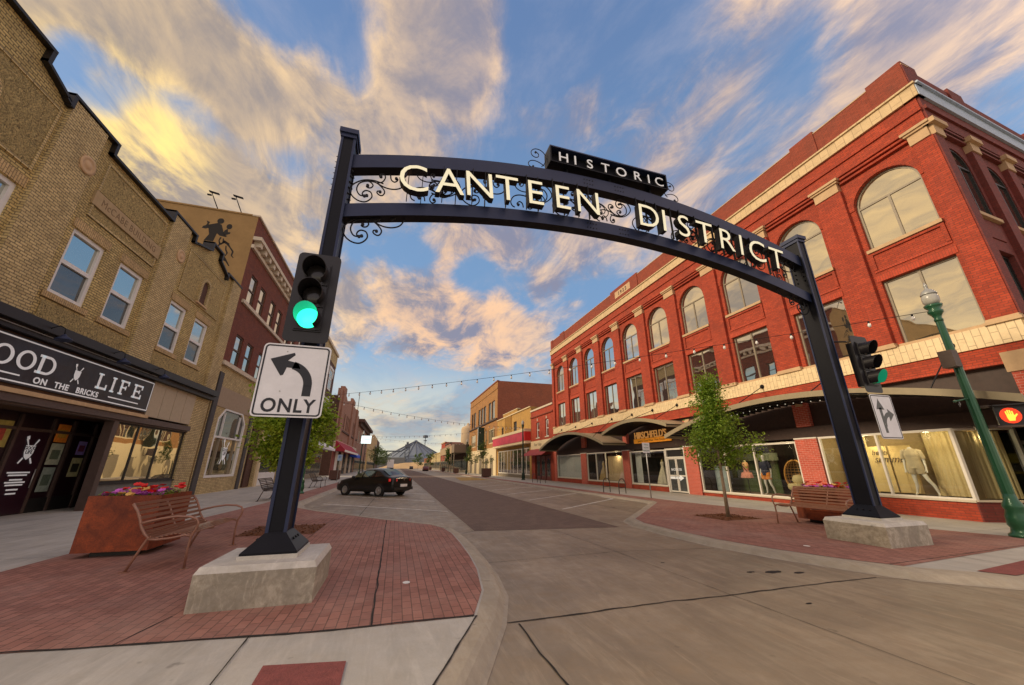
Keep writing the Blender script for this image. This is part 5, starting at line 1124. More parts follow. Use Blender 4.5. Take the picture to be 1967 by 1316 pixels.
# dancing couple mural, flat paint on the ochre side wall (plane y = 24.72, facing the viewer)
FM = Fr((0, 24.72, 0), (1, 0, 0), (0, -1, 0))
mb = MB()
def blob(pts, m=SILH): mb.prism(FM, pts, 0.0, .006, m)
blob([(-12.41 + .19 * math.cos(t * PI / 8), 16.74 + .21 * math.sin(t * PI / 8)) for t in range(16)])
blob([(-11.86 + .16 * math.cos(t * PI / 8), 16.42 + .2 * math.sin(t * PI / 8)) for t in range(16)])
blob([(-12.92, 16.38), (-12.53, 16.57), (-12.3, 16.48), (-12.14, 16.08), (-12.05, 15.8), (-11.84, 15.72), (-11.9, 15.62), (-12.25, 15.66), (-12.42, 15.8), (-12.5, 15.18), (-13.0, 15.18), (-12.82, 15.66), (-12.95, 16.1)])
blob([(-13.3, 16.05), (-13.1, 16.02), (-12.93, 16.12), (-12.9, 16.38), (-13.05, 16.34), (-13.25, 16.2)]); blob([(-13.12, 16.3), (-13.0, 16.35), (-12.96, 16.55), (-13.16, 16.62), (-13.08, 16.45)])
blob([(-12.05, 16.1), (-11.92, 16.25), (-11.85, 16.0), (-11.72, 16.02), (-11.72, 15.9), (-12.0, 15.72), (-12.12, 15.88)])
def ribbon(pts, w):
    for i in range(len(pts) - 1):
        a, b = Vector(pts[i]), Vector(pts[i + 1]); n_ = Vector((-(b - a).y, (b - a).x)).normalized(); w0, w1 = w[i], w[i + 1]
        blob([tuple(a + n_ * w0), tuple(b + n_ * w1), tuple(b - n_ * w1), tuple(a - n_ * w0)])
ribbon([(-12.15, 15.55), (-12.2, 15.3), (-12.1, 15.05), (-12.2, 14.85)], [.05, .03, .05, .03]); ribbon([(-12.0, 15.5), (-11.95, 15.25), (-12.05, 15.0)], [.03, .05, .02]); ribbon([(-11.95, 15.3), (-11.7, 15.15), (-11.5, 14.9), (-11.3, 14.65), (-11.32, 14.35), (-11.18, 14.2)], [.08, .07, .04, .05, .04, .02])
ribbon([(-11.75, 15.0), (-11.7, 14.7), (-11.58, 14.5), (-11.65, 14.25)], [.03, .04, .04, .02]); ribbon([(-12.0, 14.6), (-11.85, 14.35), (-11.6, 14.05), (-11.3, 13.6)], [.04, .08, .05, .03]); ribbon([(-12.1, 14.2), (-11.75, 14.05), (-11.55, 13.9)], [.02, .07, .02])
ribbon([(-12.15, 15.1), (-11.95, 15.15), (-11.85, 15.3), (-11.6, 15.15)], [.02, .04, .03, .03])
tag(mb.build('wall_mural'), 'dark silhouette of a dancing couple painted high on the ochre side wall', 'mural')
for x in (-12.75, -11.4):
    mb = MB(); mb.tube([(x, 24.9, 17.5), (x - .42, 24.3, 18.55)], .03, IRON, 6); mb.box(Fr((x - .42, 24.3, 18.55), (1, .3, 0), (0, 1, 0)), -.1, .42, -.04, .02, -.08, .08, IRON); mb.box(Fr((x - .42, 24.3, 18.3), (1, 0, 0), (0, 1, 0)), -.16, .06, -.04, .04, -.05, .05, IRON)
    tag(mb.build('floodlight'), 'thin angled floodlight arm on the ochre wall top, ' + ('left of the pair' if x < -12 else 'right of the pair'), 'floodlight', 'floodlights above the mural')

# further left
r = simple(FL, 'dark_brick_building', 47.2, 61.0, 18.0, DBRN, 'tall dark brick building with white window trim just beyond the turn sign', 3, None, 20, corn=PALE)
for a in (48.6, 52.6, 56.6):
    for z in (7.5, 12.0):
        win_rect(FL, a, a + 2.2, z, z + 2.9, .06, r, WHITEP, GLB, .14, mull=(a + 1.1,), trans=(z + 1.6,))
        mb = MB(); mb.box(FL, a - .5, a + 2.7, z + 2.95, z + 3.25, 0, .16, WHITEP); mb.box(FL, a - .5, a - .2, z + 2.0, z + 2.95, 0, .12, WHITEP); mb.box(FL, a + 2.4, a + 2.7, z + 2.0, z + 2.95, 0, .12, WHITEP); mb.build('window_trim', r)
mb = MB(); mb.box(FL, 47.2, 61, 16.0, 17.7, 0, .05, TANL); mb.build('frieze', r)
r = block(FL, 'stepped_parapet_building', 69.5, 105, 13.3, 20, PINKT, 'pinkish brick two storey building with stepped castle like parapet on the left', side_m=DBRN, holes=[(71.5 + 2.2 * i + (1.2 if i > 3 else 0) + (1.6 if i > 7 else 0), 72.8 + 2.2 * i + (1.2 if i > 3 else 0) + (1.6 if i > 7 else 0), 8.3, 11.2) for i in range(12)])
for i in range(12):
    a = 71.5 + 2.2 * i + (1.2 if i > 3 else 0) + (1.6 if i > 7 else 0); win_rect(FL, a, a + 1.3, 8.3, 11.2, -.1, r, DBROWN, GLD, .1)
mb = MB(); mb.prism(FL, [(69.5, 13.3), (69.5, 14.6), (71.8, 14.6), (71.8, 15.4), (75, 15.4), (75, 14.4), (77.5, 14.4), (79, 13.9), (84, 13.9), (84, 14.6), (87.5, 15.0), (87.5, 15.8), (91, 15.8), (91, 14.8), (96, 14.2), (96, 14.6), (101, 14.6), (101, 13.8), (105, 13.8), (105, 13.3)], -.5, 0, PINKT)
for a in (71.8, 87.5, 97): mb.box(FL, a, a + 3.2 if a < 90 else a + 3, 4.8, 15.4 if a < 90 else 14.6, 0, .25, PINKT)
mb.box(FL, 69.5, 105, 7.7, 8.0, 0, .2, DBRN); mb.box(FL, 69.5, 105, 4.4, 5.8, 0, .3, PALE); mb.build('parapet', r)
mb = MB()
for i, (a, m) in enumerate(((70, DWRED), (73, WHITEP), (77, GLD), (80, PALE), (84, GLD), (88, TANPAN), (92, GLD), (96, PALE), (100, GLD))): mb.box(FL, a, a + 3, .1, 4.2, 0, .1, m)
mb.build('shopfront', r)
def awning(a0, a1, z0, z1, out, m, label, vm_=None):
    mb = MB(); mb.prism(Fr(FL.p(a0, 0, 0), (1, 0, 0), (0, 1, 0)), [(0, z1), (out, z0 + .3), (out, z0), (0, z0 + .2)], 0, a1 - a0, m)
    if vm_: mb.box(FL, a0, a1, z0 - .05, z0 + .3, out, out + .02, vm_)
    return tag(mb.build('awning'), label, 'awning', 'shop awnings on the left side')
awning(69.8, 94, 3.9, 6.0, 1.9, plain('crimson_canvas', (.36, .02, .04), .8, var=.15), 'long crimson shop awning with white valance on the pinkish building', WHITEP)
awning(95, 106, 3.4, 5.3, 1.6, plain('blue_canvas', (.01, .07, .55), .7, var=.15), 'bright blue canvas awning past the crimson one')
awning(48, 60, 3.6, 4.9, 1.8, plain('white_canvas', (.75, .76, .78), .7), 'white canvas awning on the dark brick building by the tree')
r = simple(FL, 'corniced_building', 106, 143, 12.8, PINKT, 'pinkish brick building with heavy dark cornice at the far left block end', 6, (7.5, 10.4), corn=DBRN)
mb = MB(); mb.box(FL, 105.5, 143.5, 12.6, 13.4, -.5, 1.4, DBRN); mb.box(FL, 106, 143, 11.7, 12.6, 0, .6, DBRN); mb.build('cornice', r)
mb = MB(); mb.tube([FL.p(118, 12.8, -2), FL.p(118, 22.5, -2)], .08, IRON, 5); tag(mb.build('roof_mast'), 'thin leaning radio mast on the pinkish roofs at left', 'mast')
r = simple(FL, 'yellow_store', 150, 206, 7.6, plain('pale_yellow_plaster', (.55, .42, .20), .9, var=.1), 'low pale yellow store beside the gabled tan building, far left', 5)
r = block(FL, 'gabled_building', 208, 236, 14.5, 20, DBRN, 'distant tan building with pointed gable at the left end of the street', side_m=plain('tan_plaster', (.40, .29, .17), .9, var=.1))
mb = MB(); F2 = Fr((0, 207.9, 0), (1, 0, 0), (0, -1, 0)); mb.prism(F2, [(-28, 12), (-10.4, 12), (-10.4, 14.8), (-12.4, 17.2), (-15.5, 14.8), (-28, 14.3)], -.4, 0, MATS['tan_plaster']); mb.build('gable', r)
for i in range(5): win_rect(FL, 210 + i * 5, 212 + i * 5, 7, 10, .08, r, WHITEP, GLD, .2)

# grain storage far behind
root = empty('grain_store', (12, 330, 0), 'large grey conical grain store roof with conveyor at the end of the street', 'grain storage')
GR = plain('grey_corrugated', (.17, .20, .24), .6, var=.1, scale=.3); GRD = plain('grey_rib', (.09, .11, .14), .6)
mb = MB(); c = (15, 345, 0); mb.lathe(c, [(28, 0), (28, 7.4), (26, 8.6), (2.2, 21.5), (1.2, 23), (.2, 23.2)], GR, 24, smooth=False); mb.build('cone_roof', root)
mb = MB()
for k in range(24):
    t = 2 * PI * k / 24; mb.tube([(c[0] + 26 * math.cos(t), c[1] + 26 * math.sin(t), 8.8), (c[0] + 2 * math.cos(t), c[1] + 2 * math.sin(t), 21.8)], .25, GRD, 4)
mb.build('roof_rib', root)
mb = MB(); mb.cube(-22, 6, 300, 312, 0, 7.6, plain('grey_shed', (.15, .165, .17), .8)); mb.build('shed', root)
mb = MB(); mb.tube([(-26, 320, 12.6), (3, 320, 12.8), (8, 322, 16), (15, 342, 22.5)], .55, GRD, 5)
for x in (-8, 6): mb.tube([(x, 320, 0), (x, 320, 13)], .4, GRD, 4)
mb.build('conveyor', root)
mb = MB()
for x in (6.2, 9.2):
    for y in (318, 321): mb.tube([(x, y, 0), (x, y, 17.5)], .28, GRD, 4)
for i in range(7): mb.tube([(6.2, 318, i * 2.5), (9.2, 318, i * 2.5 + 2.4)], .15, GRD, 4)
mb.cube(5.6, 9.8, 317.5, 321.5, 15.5, 18, GRD); mb.cube(6.6, 8.4, 318.5, 320.5, 18, 20, GRD); mb.build('elevator_leg', root)
mb = MB(); mb.tube([(24, 360, 0), (24, 360, 27)], .35, GRD, 6); mb.lathe((24, 360, 26.5), [(2.2, 0), (2.4, .5), (2.4, 2), (.5, 2.4)], GRD, 10); mb.lathe((24, 360, 23.5), [(1.6, 0), (1.6, .6)], GRD, 10); mb.build('floodlight_mast', root)

# ================================================================ arch over the street
def scroll(mb, p, ang, L_, k0, k1, fr, d, r=.013, m=IRON, end=True):
    """curve whose curvature grows, ending in a curl; returns nothing"""
    n = 46; a, z = p; th = ang; pts = []
    for i in range(n + 1):
        pts.append(fr.p(a, z, d)); s = i / n; k = k0 + (k1 - k0) * s ** 2.2; ds = L_ / n; th += k * ds; a += math.cos(th) * ds; z += math.sin(th) * ds
    mb.tube(pts, r, m, 5)
    if end: mb.lathe(pts[-1] - fr.n * .012, [(.026, 0), (.026, .024)], m, 8, axis=fr.n)
SCR = [[(0.56, 0.3), (0.39, 0.33), (0.22, 0.3), (0.09, 0.21), (0.01, 0.1), (0.0, 0.0), (0.06, -0.11), (0.16, -0.18), (0.27, -0.19), (0.35, -0.13), (0.39, -0.04), (0.36, 0.05), (0.28, 0.07), (0.23, 0.03), (0.22, -0.03), (0.27, -0.06), (0.3, -0.04)],
 [(0.33, 0.3), (0.23, 0.27), (0.14, 0.2), (0.11, 0.08), (0.14, -0.01), (0.19, -0.06), (0.26, -0.06)],
 [(0.22, 0.3), (0.32, 0.28), (0.38, 0.22), (0.36, 0.16), (0.31, 0.14), (0.27, 0.16), (0.29, 0.19)],
 [(0.29, 0.3), (0.43, 0.29), (0.54, 0.21), (0.6, 0.12), (0.58, 0.04), (0.53, 0.02), (0.47, 0.06), (0.48, 0.11), (0.52, 0.1)],
 [(0.43, 0.29), (0.6, 0.22), (0.76, 0.22), (0.89, 0.29), (0.95, 0.43), (0.92, 0.53), (0.86, 0.56)],
 [(0.67, 0.52), (0.69, 0.43), (0.75, 0.39), (0.8, 0.43), (0.81, 0.47), (0.78, 0.48)],
 [(0.45, 0.29), (0.54, 0.34), (0.58, 0.44), (0.56, 0.51), (0.52, 0.53), (0.47, 0.49), (0.48, 0.44), (0.5, 0.45)]]
def motif(mb, fr, a, z, sx, sz, s, d, r=.013, f=None):
    """one plant-like cluster of C-scrolls; sx, sz = +-1 mirror"""
    for cv in SCR:
        P = [Vector(p) for p in cv]; P = [P[0] * 2 - P[1]] + P + [P[-1] * 2 - P[-2]]; out = []
        for i in range(1, len(P) - 2):
            for k in range(5):
                t = k / 5; p0, p1, p2, p3 = P[i - 1], P[i], P[i + 1], P[i + 2]
                out.append(.5 * ((2 * p1) + (p2 - p0) * t + (2 * p0 - 5 * p1 + 4 * p2 - p3) * t * t + (3 * p1 - p0 - 3 * p2 + p3) * t ** 3))
        out.append(P[-2]); q = lambda p: fr.p(a + p.x * s * sx, z + p.y * s * sz, d)
        mb.tube([q(p) for p in out], r, IRON, 5)
        if len(cv) > 5 and cv is not SCR[4]: mb.lathe(q(out[-1]) - fr.n * .016, [(.028, 0), (.028, .032)], IRON, 8, axis=fr.n)
def build_arch():
    X0, X1, Y0, Y1 = -1.39, 9.93, 6.02, 6.08
    u = Vector((X1 - X0, Y1 - Y0, 0)).normalized()
    root = empty('street_arch', (4.3, 6.05, W), 'dark blue steel arch spanning the street with CANTEEN DISTRICT in cream letters', 'archway')
    # frame with a = world x (the span is turned by a third of a degree)
    FA = Fr((0, Y0 + 1.39 * (Y1 - Y0) / (X1 - X0), 0), u, (u.y, -u.x, 0))
    for X in (X0, X1):
        mb = MB(); mb.box(FA, X - .105, X + .105, .62, 7.42, -.19, .17, STEEL)
        for dd in (-.19, .17):
            for xx in (X - .105, X + .105): mb.box(FA, xx - .02, xx + .02, .62, 7.42, dd - .014, dd + .014, STEELB)
        mb.box(FA, X - .16, X + .16, 7.42, 7.52, -.25, .23, STEELB); mb.box(FA, X - .135, X + .135, 7.34, 7.42, -.22, .2, STEELB); po = mb.build('post', root, bevel=0)
        mb = MB(); b0, b1, t = (-.32, .36, .14)[0], .30, .14
        zb, zt = .60, .80
        A = [(X - .31, -.36), (X + .31, -.36), (X + .31, .34), (X - .31, .34)]; Bq = [(X - .115, -.2), (X + .115, -.2), (X + .115, .18), (X - .115, .18)]
        P = [FA.p(a, zb, d) for a, d in A] + [FA.p(a, zt, d) for a, d in Bq]; mb.hexa(P, STEEL); mb.box(FA, X - .31, X + .31, zb - .025, zb, -.36, .34, STEEL)
        for i in (-.12, 0, .12):
            mb.lathe(FA.p(X + .2, zb + .11, i), [(.016, 0), (.016, .02)], IRON, 8, axis=(1, 0, 1)); mb.lathe(FA.p(X - .2, zb + .11, i), [(.016, 0), (.016, .02)], IRON, 8, axis=(-1, 0, 1))
        mb.build('post_skirt', root)
        mb = MB(); mb.box(FA, X - .325, X + .325, .53, .575, -.375, .355, PLT); mb.build('grout_pad', root)
        mb = MB()
        for i in range(7):
            for dd in (-.1, .08): mb.lathe(FA.p(X + (.105 if X < 0 else -.105), 6.2 + i * .125, dd), [(.018, 0), (.018, .02), (.008, .05)], IRON, 6, axis=(u * (1 if X < 0 else -1))); mb.lathe(FA.p(X - (.105 if X < 0 else -.105), 6.2 + i * .125, dd), [(.02, 0), (.014, .03), (.003, .07)], IRON, 6, axis=(u * (-1 if X < 0 else 1)))
        mb.build('bolts', root)
    c = 4.05
    zt = lambda a: 7.88 - .029 * (a - c) ** 2
    zl = lambda a: 6.70 - .026 * (a - c) ** 2
    def beam(name, f, h):
        mb = MB(); n = 40; a0, a1 = X0 + .105, X1 - .105
        pts = [a0 + (a1 - a0) * i / n for i in range(n + 1)]; base = []
        for a in pts: base.append(mb.idx([FA.p(a, f(a), .10), FA.p(a, f(a) - h, .10), FA.p(a, f(a) - h, -.12), FA.p(a, f(a), -.12)]))
        for i in range(n):
            for k in range(4): mb.add([base[i] + k, base[i] + (k + 1) % 4, base[i + 1] + (k + 1) % 4, base[i + 1] + k], STEELB if k == 0 else STEEL)
        mb.add([base[0] + k for k in range(4)], STEEL); mb.add([base[-1] + k for k in range(4)], STEEL)
        for a in (c - .55, c + .25):
            for i in range(4):
                for zz in (.09, .2): mb.lathe(FA.p(a + i * .07, f(a) - zz, .10), [(.012, 0), (.012, .012)], IRON, 6, axis=FA.n)
        mb.build(name, root)
    beam('top_beam', zt, .30); beam('bottom_beam', zl, .27)
    # channel letters
    let = [('C', -.14), ('A', .50), ('N', 1.08), ('T', 1.64), ('E', 2.22), ('E', 2.82), ('N', 3.42), ('D', 4.92), ('I', 5.33), ('S', 5.86), ('T', 6.44), ('R', 7.06), ('I', 7.50), ('C', 7.98), ('T', 8.58)]
    for ch, x in let:
        mb = MB(); bz = 6.66 - .0205 * (x - 3.9) ** 2; sl = -math.atan(.05 * (x - c)) * .55
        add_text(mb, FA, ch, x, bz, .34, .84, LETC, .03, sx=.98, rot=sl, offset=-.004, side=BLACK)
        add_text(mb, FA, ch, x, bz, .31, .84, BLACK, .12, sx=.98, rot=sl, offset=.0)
        xw = .16
        for sx_ in ((0,) if ch in 'IT' else (-xw, xw)): mb.box(FA, x + sx_ * .8 - .007, x + sx_ * .8 + .007, zl(x) + .0, zt(x) - .30, .10, .15, IRON)
        mb.build('letter', root)
    # ironwork between the beams and in the corners
    mb = MB()
    for i in range(11):
        a = X0 + .13 + i * 1.0; m_ = a + .5; lo, hi = zl(m_) + .0, zt(m_) - .3
        if i % 2 == 0: motif(mb, FA, a, lo + .23, 1, 1, .98, 0)
        else: motif(mb, FA, a + .98, hi - .23, -1, -1, .98, 0)
    for a in (.55, 2.55, 4.1, 6.6, 8.6): motif(mb, FA, a, (zl(a) + zt(a) - .3) / 2 - .1, -1, 1, .72, .02, .011)
    mb.build('scrollwork', root)
    mb = MB(); motif(mb, FA, -1.26, 5.47, 1, 1, 1.04, 0, .014); mb.build('corner_scroll', root)
    mb = MB(); motif(mb, FA, 9.80, 5.44, -1, 1, 1.04, 0, .014); mb.build('corner_scroll', root)
    # plate on top
    sb = empty('sign_box', (0, 0, 0), None, None)
    bpy.data.objects.remove(sb)
    mb = MB(); a0, a1, z0, z1 = 2.62, 5.72, 7.92, 8.04
    mb.box(FA, 2.64, 5.74, 7.98, 8.0, -.13, .20, STEEL); mb.box(FA, 2.64, 5.74, 8.40, 8.43, -.13, .20, STEELB); mb.box(FA, 2.64, 2.67, 8.0, 8.40, -.13, .2, STEEL); mb.box(FA, 5.71, 5.74, 8.0, 8.40, -.13, .2, STEEL); mb.box(FA, 2.67, 5.71, 8.0, 8.40, -.13, .02, STEEL)
    for a in (3.1, 4.2, 5.3): mb.box(FA, a - .025, a + .025, zt(a) - .01, 7.98, -.08, .08, STEEL)
    sbo = mb.build('sign_box', root)
    for i, ch in enumerate('HISTORIC'):
        mb = MB(); a = 2.98 + [0, .29, .66, 1.07, 1.49, 1.93, 2.25, 2.55][i]; add_text(mb, FA, ch, a, 8.07, .17, .36, LETW, .03, sx=1.05, side=GALV, offset=.002); lo = mb.build('letter'); lo.parent = sbo
        for v in lo.data.vertices: v.co -= Vector(root['_w'])
    mb = MB()
    for sg, a in ((1, 2.62), (-1, 5.76)):
        scroll(mb, (a, 8.22), PI * (.5 if sg > 0 else .5), .95, sg * 4.5, sg * 17, FA, 0, .01); scroll(mb, (a - sg * .05, 7.98), PI * (.78 if sg > 0 else .22), .62, sg * 2.0, sg * 20, FA, 0, .01)
        scroll(mb, (a, 8.22), -PI * .5, .3, -sg * 2.5, -sg * 3, FA, 0, .01, end=False)
    mb.build('corner_scroll', root)
build_arch()
def plinth(x0, x1, y0, y1, label):
    mb = MB(); z0, z1 = W - .02, .50; ch = .035; zc = z1 + .03
    b = mb.idx([(x0, y0, z0), (x1, y0, z0), (x1, y1, z0), (x0, y1, z0), (x0, y0, z1 - ch), (x1, y0, z1 - ch), (x1, y1, z1 - ch), (x0, y1, z1 - ch), (x0 + ch, y0 + ch, zc), (x1 - ch, y0 + ch, zc), (x1 - ch, y1 - ch, zc), (x0 + ch, y1 - ch, zc)])
    for k in range(4): mb.add([b + k, b + (k + 1) % 4, b + 4 + (k + 1) % 4, b + 4 + k], PLC); mb.add([b + 4 + k, b + 4 + (k + 1) % 4, b + 8 + (k + 1) % 4, b + 8 + k], PLT)
    mb.add([b + 8, b + 9, b + 10, b + 11], PLT); tag(mb.build('concrete_plinth'), label, 'plinth', 'concrete plinths of the street arch')
plinth(-2.02, -.79, 5.42, 6.55, 'concrete block carrying the left arch post on the left red paving')
plinth(9.2, 10.45, 5.45, 6.6, 'concrete block carrying the right arch post on the right red paving')

# ================================================================ traffic signals and signs
GRN = plain('green_lens_lit', (.05, .6, .4), .3, emit=1.7, ecol=(.02, .85, .42)); GRD_ = plain('green_lens_dim', (.006, .06, .03), .3, emit=.03, ecol=(.0, .6, .2)); LDK = plain('dark_lens', (.02, .018, .018), .2)
VISB = plain('signal_black', (.012, .011, .014), .42, var=.1); VISI = plain('signal_visor_glow', (.01, .12, .07), .4, emit=.12, ecol=(.03, .85, .42))  # lens light on the visor's inner face, put in as green colour and glow
FS_ = Fr((0, 0, 0), (1, 0, 0), (0, -1, 0))     # plates facing the viewer, p(x, z, -y)
def signal(x, zc, y, label, lit):
    r = empty('traffic_signal', (x, y, zc - .68), label, 'traffic signal', 'traffic signals on the arch posts')
    d = -y
    mb = MB(); w, h, rd = .29, .70, .07
    P = [(x + sx * (w - rd) + rd * math.cos(t), zc + sz * (h - rd) + rd * math.sin(t)) for sx, sz, t0 in ((1, 1, 0), (-1, 1, PI / 2), (-1, -1, PI), (1, -1, 1.5 * PI)) for t in (t0, t0 + PI / 6, t0 + PI / 3, t0 + PI / 2)]
    mb.prism(FS_, P, d - .01, d + .0, VISB); mb.build('backplate', r)
    mb = MB(); mb.box(FS_, x - .175, x + .175, zc - .54, zc + .54, d - .2, d + .02, VISB)
    for k in range(3): mb.box(FS_, x - .165, x + .165, zc - .52 + k * .35, zc - .19 + k * .35, d + .02, d + .04, VISB)
    mb.build('housing', r)
    for k in range(3):
        z = zc + .355 - .355 * k; on = lit and k == 2; mb = MB(); n = 24; t0, t1 = -PI * .30, PI * 1.30
        lm = (GRN if lit == 2 else GRD_) if on else LDK
        im = VISI if on else VISB; L_ = .27
        prev = None
        for i in range(n + 1):
            t = t0 + (t1 - t0) * i / n; ln = L_ * (.45 + .55 * max(0, math.sin(t) * .5 + .5)); c_, s_ = math.cos(t), math.sin(t)
            cur = [FS_.p(x + .158 * c_, z + .158 * s_, d + .04), FS_.p(x + .158 * c_, z + .158 * s_, d + .04 + ln), FS_.p(x + .150 * c_, z + .150 * s_, d + .04 + ln), FS_.p(x + .150 * c_, z + .150 * s_, d + .04)]
            if prev: mb.face([prev[0], cur[0], cur[1], prev[1]], VISB, True); mb.face([prev[3], prev[2], cur[2], cur[3]], im, True); mb.face([prev[1], cur[1], cur[2], prev[2]], VISB)
            prev = cur
        vo = mb.build('visor', r, recalc=False)
        mb = MB(); mb.lathe(FS_.p(x, z, d + .03), [(.148, 0), (.148, .015), (.12, .03), (.06, .04), (.001, .043)], lm, 24, axis=(0, -1, 0)); le = mb.build('lens', r)
        if on: le['label'] = 'green light, lit'
    return r
signal(-1.375, 3.93, 5.45, 'black traffic signal with bright green light on the left arch post', 2)
signal(10.62, 3.93, 5.70, 'black traffic signal with dull green light on the right arch post', 1)
mb = MB(); mb.tube([(10.03, 5.98, 4.52), (10.45, 5.85, 4.52)], .02, IRON, 6); mb.tube([(10.03, 5.98, 3.22), (10.5, 5.8, 3.22)], .02, IRON, 6); tag(mb.build('signal_bracket'), 'pair of thin black arms holding the right traffic signal off its post', 'bracket')
mb = MB(); mb.cube(-1.46, -1.30, 5.64, 5.86, 3.4, 3.46, IRON); mb.cube(-1.46, -1.30, 5.64, 5.86, 4.35, 4.41, IRON); mb.cube(-1.45, -1.31, 5.26, 5.86, 2.3, 2.36, IRON); mb.cube(-1.45, -1.31, 5.26, 5.86, 2.95, 3.01, IRON)
tag(mb.build('signal_bracket'), 'black brackets behind the left traffic signal and turn sign', 'bracket')
def rrect(x0, x1, z0, z1, r_): return [(cx + r_ * math.cos(t), cz + r_ * math.sin(t)) for cx, cz, t0 in ((x1 - r_, z1 - r_, 0), (x0 + r_, z1 - r_, PI / 2), (x0 + r_, z0 + r_, PI), (x1 - r_, z0 + r_, 1.5 * PI)) for t in (t0, t0 + PI / 8, t0 + PI / 4, t0 + 3 * PI / 8, t0 + PI / 2)]
def signplate(name, x0, x1, z0, z1, y, label):
    r = empty(name, ((x0 + x1) / 2, y, z0), label, 'road sign'); d = -y
    mb = MB(); mb.prism(FS_, rrect(x0, x1, z0, z1, .055), d - .006, d, SIGNW, GALV)
    o, i_ = rrect(x0 + .018, x1 - .018, z0 + .018, z1 - .018, .045), rrect(x0 + .036, x1 - .036, z0 + .036, z1 - .036, .03)
    for k in range(len(o)): k2 = (k + 1) % len(o); mb.prism(FS_, [o[k], o[k2], i_[k2], i_[k]], d, d + .003, SIGNK)
    for zz in (z1 - .1, z0 + .32): mb.lathe(FS_.p((x0 + x1) / 2 - .12, zz, d), [(.009, 0), (.009, .006)], GALV, 8, axis=FS_.n)
    mb.build('panel', r); return r, d
def curved_arrow(mb, cx, cz, R1, w, t0, t1, d, m, n=16):
    for k in range(n):
        a, b = t0 + (t1 - t0) * k / n, t0 + (t1 - t0) * (k + 1) / n
        mb.prism(FS_, [(cx + (R1 - w) * math.cos(a), cz + (R1 - w) * math.sin(a)), (cx + R1 * math.cos(a), cz + R1 * math.sin(a)), (cx + R1 * math.cos(b), cz + R1 * math.sin(b)), (cx + (R1 - w) * math.cos(b), cz + (R1 - w) * math.sin(b))], d, d + .003, m)
r, d = signplate('left_turn_sign', -1.76, -.97, 2.17, 3.11, 5.2, 'white left turn ONLY sign below the left traffic signal')
mb = MB(); cx, cz = -1.455, 2.57; mb.box(FS_, -1.235, -1.135, 2.44, 2.575, d, d + .003, SIGNK); curved_arrow(mb, cx + .0, cz, .32, .10, 0, PI * .42, d, SIGNK)
mb.prism(FS_, [(-1.66, 2.90), (-1.40, 3.00), (-1.385, 2.97), (-1.46, 2.89), (-1.335, 2.862), (-1.30, 2.79), (-1.46, 2.80), (-1.485, 2.70), (-1.515, 2.69)], d, d + .003, SIGNK); mb.build('arrow', r)
mb = MB(); add_text(mb, FS_, 'ONLY', -1.365, 2.235, d + .004, .235, SIGNK, .003, sx=.90, spacing=1.10, offset=.005); mb.build('lettering', r)
r, d = signplate('lane_sign', 10.22, 10.94, 2.17, 3.16, 5.62, 'white straight or right turn arrow sign on the right arch post')
mb = MB(); mb.box(FS_, 10.42, 10.50, 2.3, 2.86, d, d + .003, SIGNG); mb.prism(FS_, [(10.33, 2.82), (10.59, 2.82), (10.46, 3.06)], d, d + .003, SIGNG)
n = 12
for k in range(n):
    t0, t1 = PI - k * PI / 2 / n * .95, PI - (k + 1) * PI / 2 / n * .95
    q = lambda t, rr: (10.70 + rr * 1.0 * math.cos(t), 2.44 + rr * 1.25 * math.sin(t)); mb.prism(FS_, [q(t0, .18), q(t1, .18), q(t1, .26), q(t0, .26)], d, d + .0034, SIGNG)
mb.prism(FS_, [(10.68, 2.84), (10.68, 2.56), (10.86, 2.72)], d, d + .003, SIGNG); mb.build('arrow', r)

# ================================================================ lamps
def lamp_post(x, y, h, label, m=GREENM, glow=0):
    r = empty('street_lamp', (x, y, W), label, 'street lamp', 'green street lamps')
    mb = MB(); mb.lathe((x, y, W), [(.24, 0), (.24, .05), (.19, .09), (.17, .18), (.20, .24), (.19, .42), (.15, .55), (.17, .60), (.17, .66), (.11, .78), (.10, .9)], m, 20); mb.build('base', r)
    mb = MB(); n = 12; rg = []
    for z, rr in ((W + .88, .095), (W + h * .55, .085), (W + h - .6, .07)):
        rg.append(mb.idx([(x + rr * (1 + .06 * (k % 2)) * math.cos(2 * PI * k / 24), y + rr * (1 + .06 * (k % 2)) * math.sin(2 * PI * k / 24), z) for k in range(24)]))
    for i in range(2):
        for k in range(24): mb.add([rg[i] + k, rg[i] + (k + 1) % 24, rg[i + 1] + (k + 1) % 24, rg[i + 1] + k], m, False)
    mb.build('pole', r)
    mb = MB(); t = W + h - .62; mb.lathe((x, y, t), [(.08, 0), (.09, .05), (.07, .1), (.10, .18), (.15, .25), (.15, .3), (.11, .34), (.17, .42), (.18, .47)], m, 20); mb.build('collar', r)
    GL = plain('lamp_acorn_glass', (.42, .42, .38), .25)
    mb = MB(); mb.lathe((x, y, t + .47), [(.12, 0), (.165, .1), (.17, .22), (.15, .30)], GL, 20); mb.build('globe', r)
    mb = MB(); mb.lathe((x, y, t + .77), [(.165, 0), (.165, .03), (.12, .12), (.04, .18), (.03, .24), (.045, .27), (.005, .38)], plain('lamp_cap_grey', (.35, .36, .34), .4, .3), 20); mb.build('cap', r)
    return r
lp = lamp_post(13.46, 5.38, 5.75, 'tall green street lamp at the right edge beside the pedestrian signal')
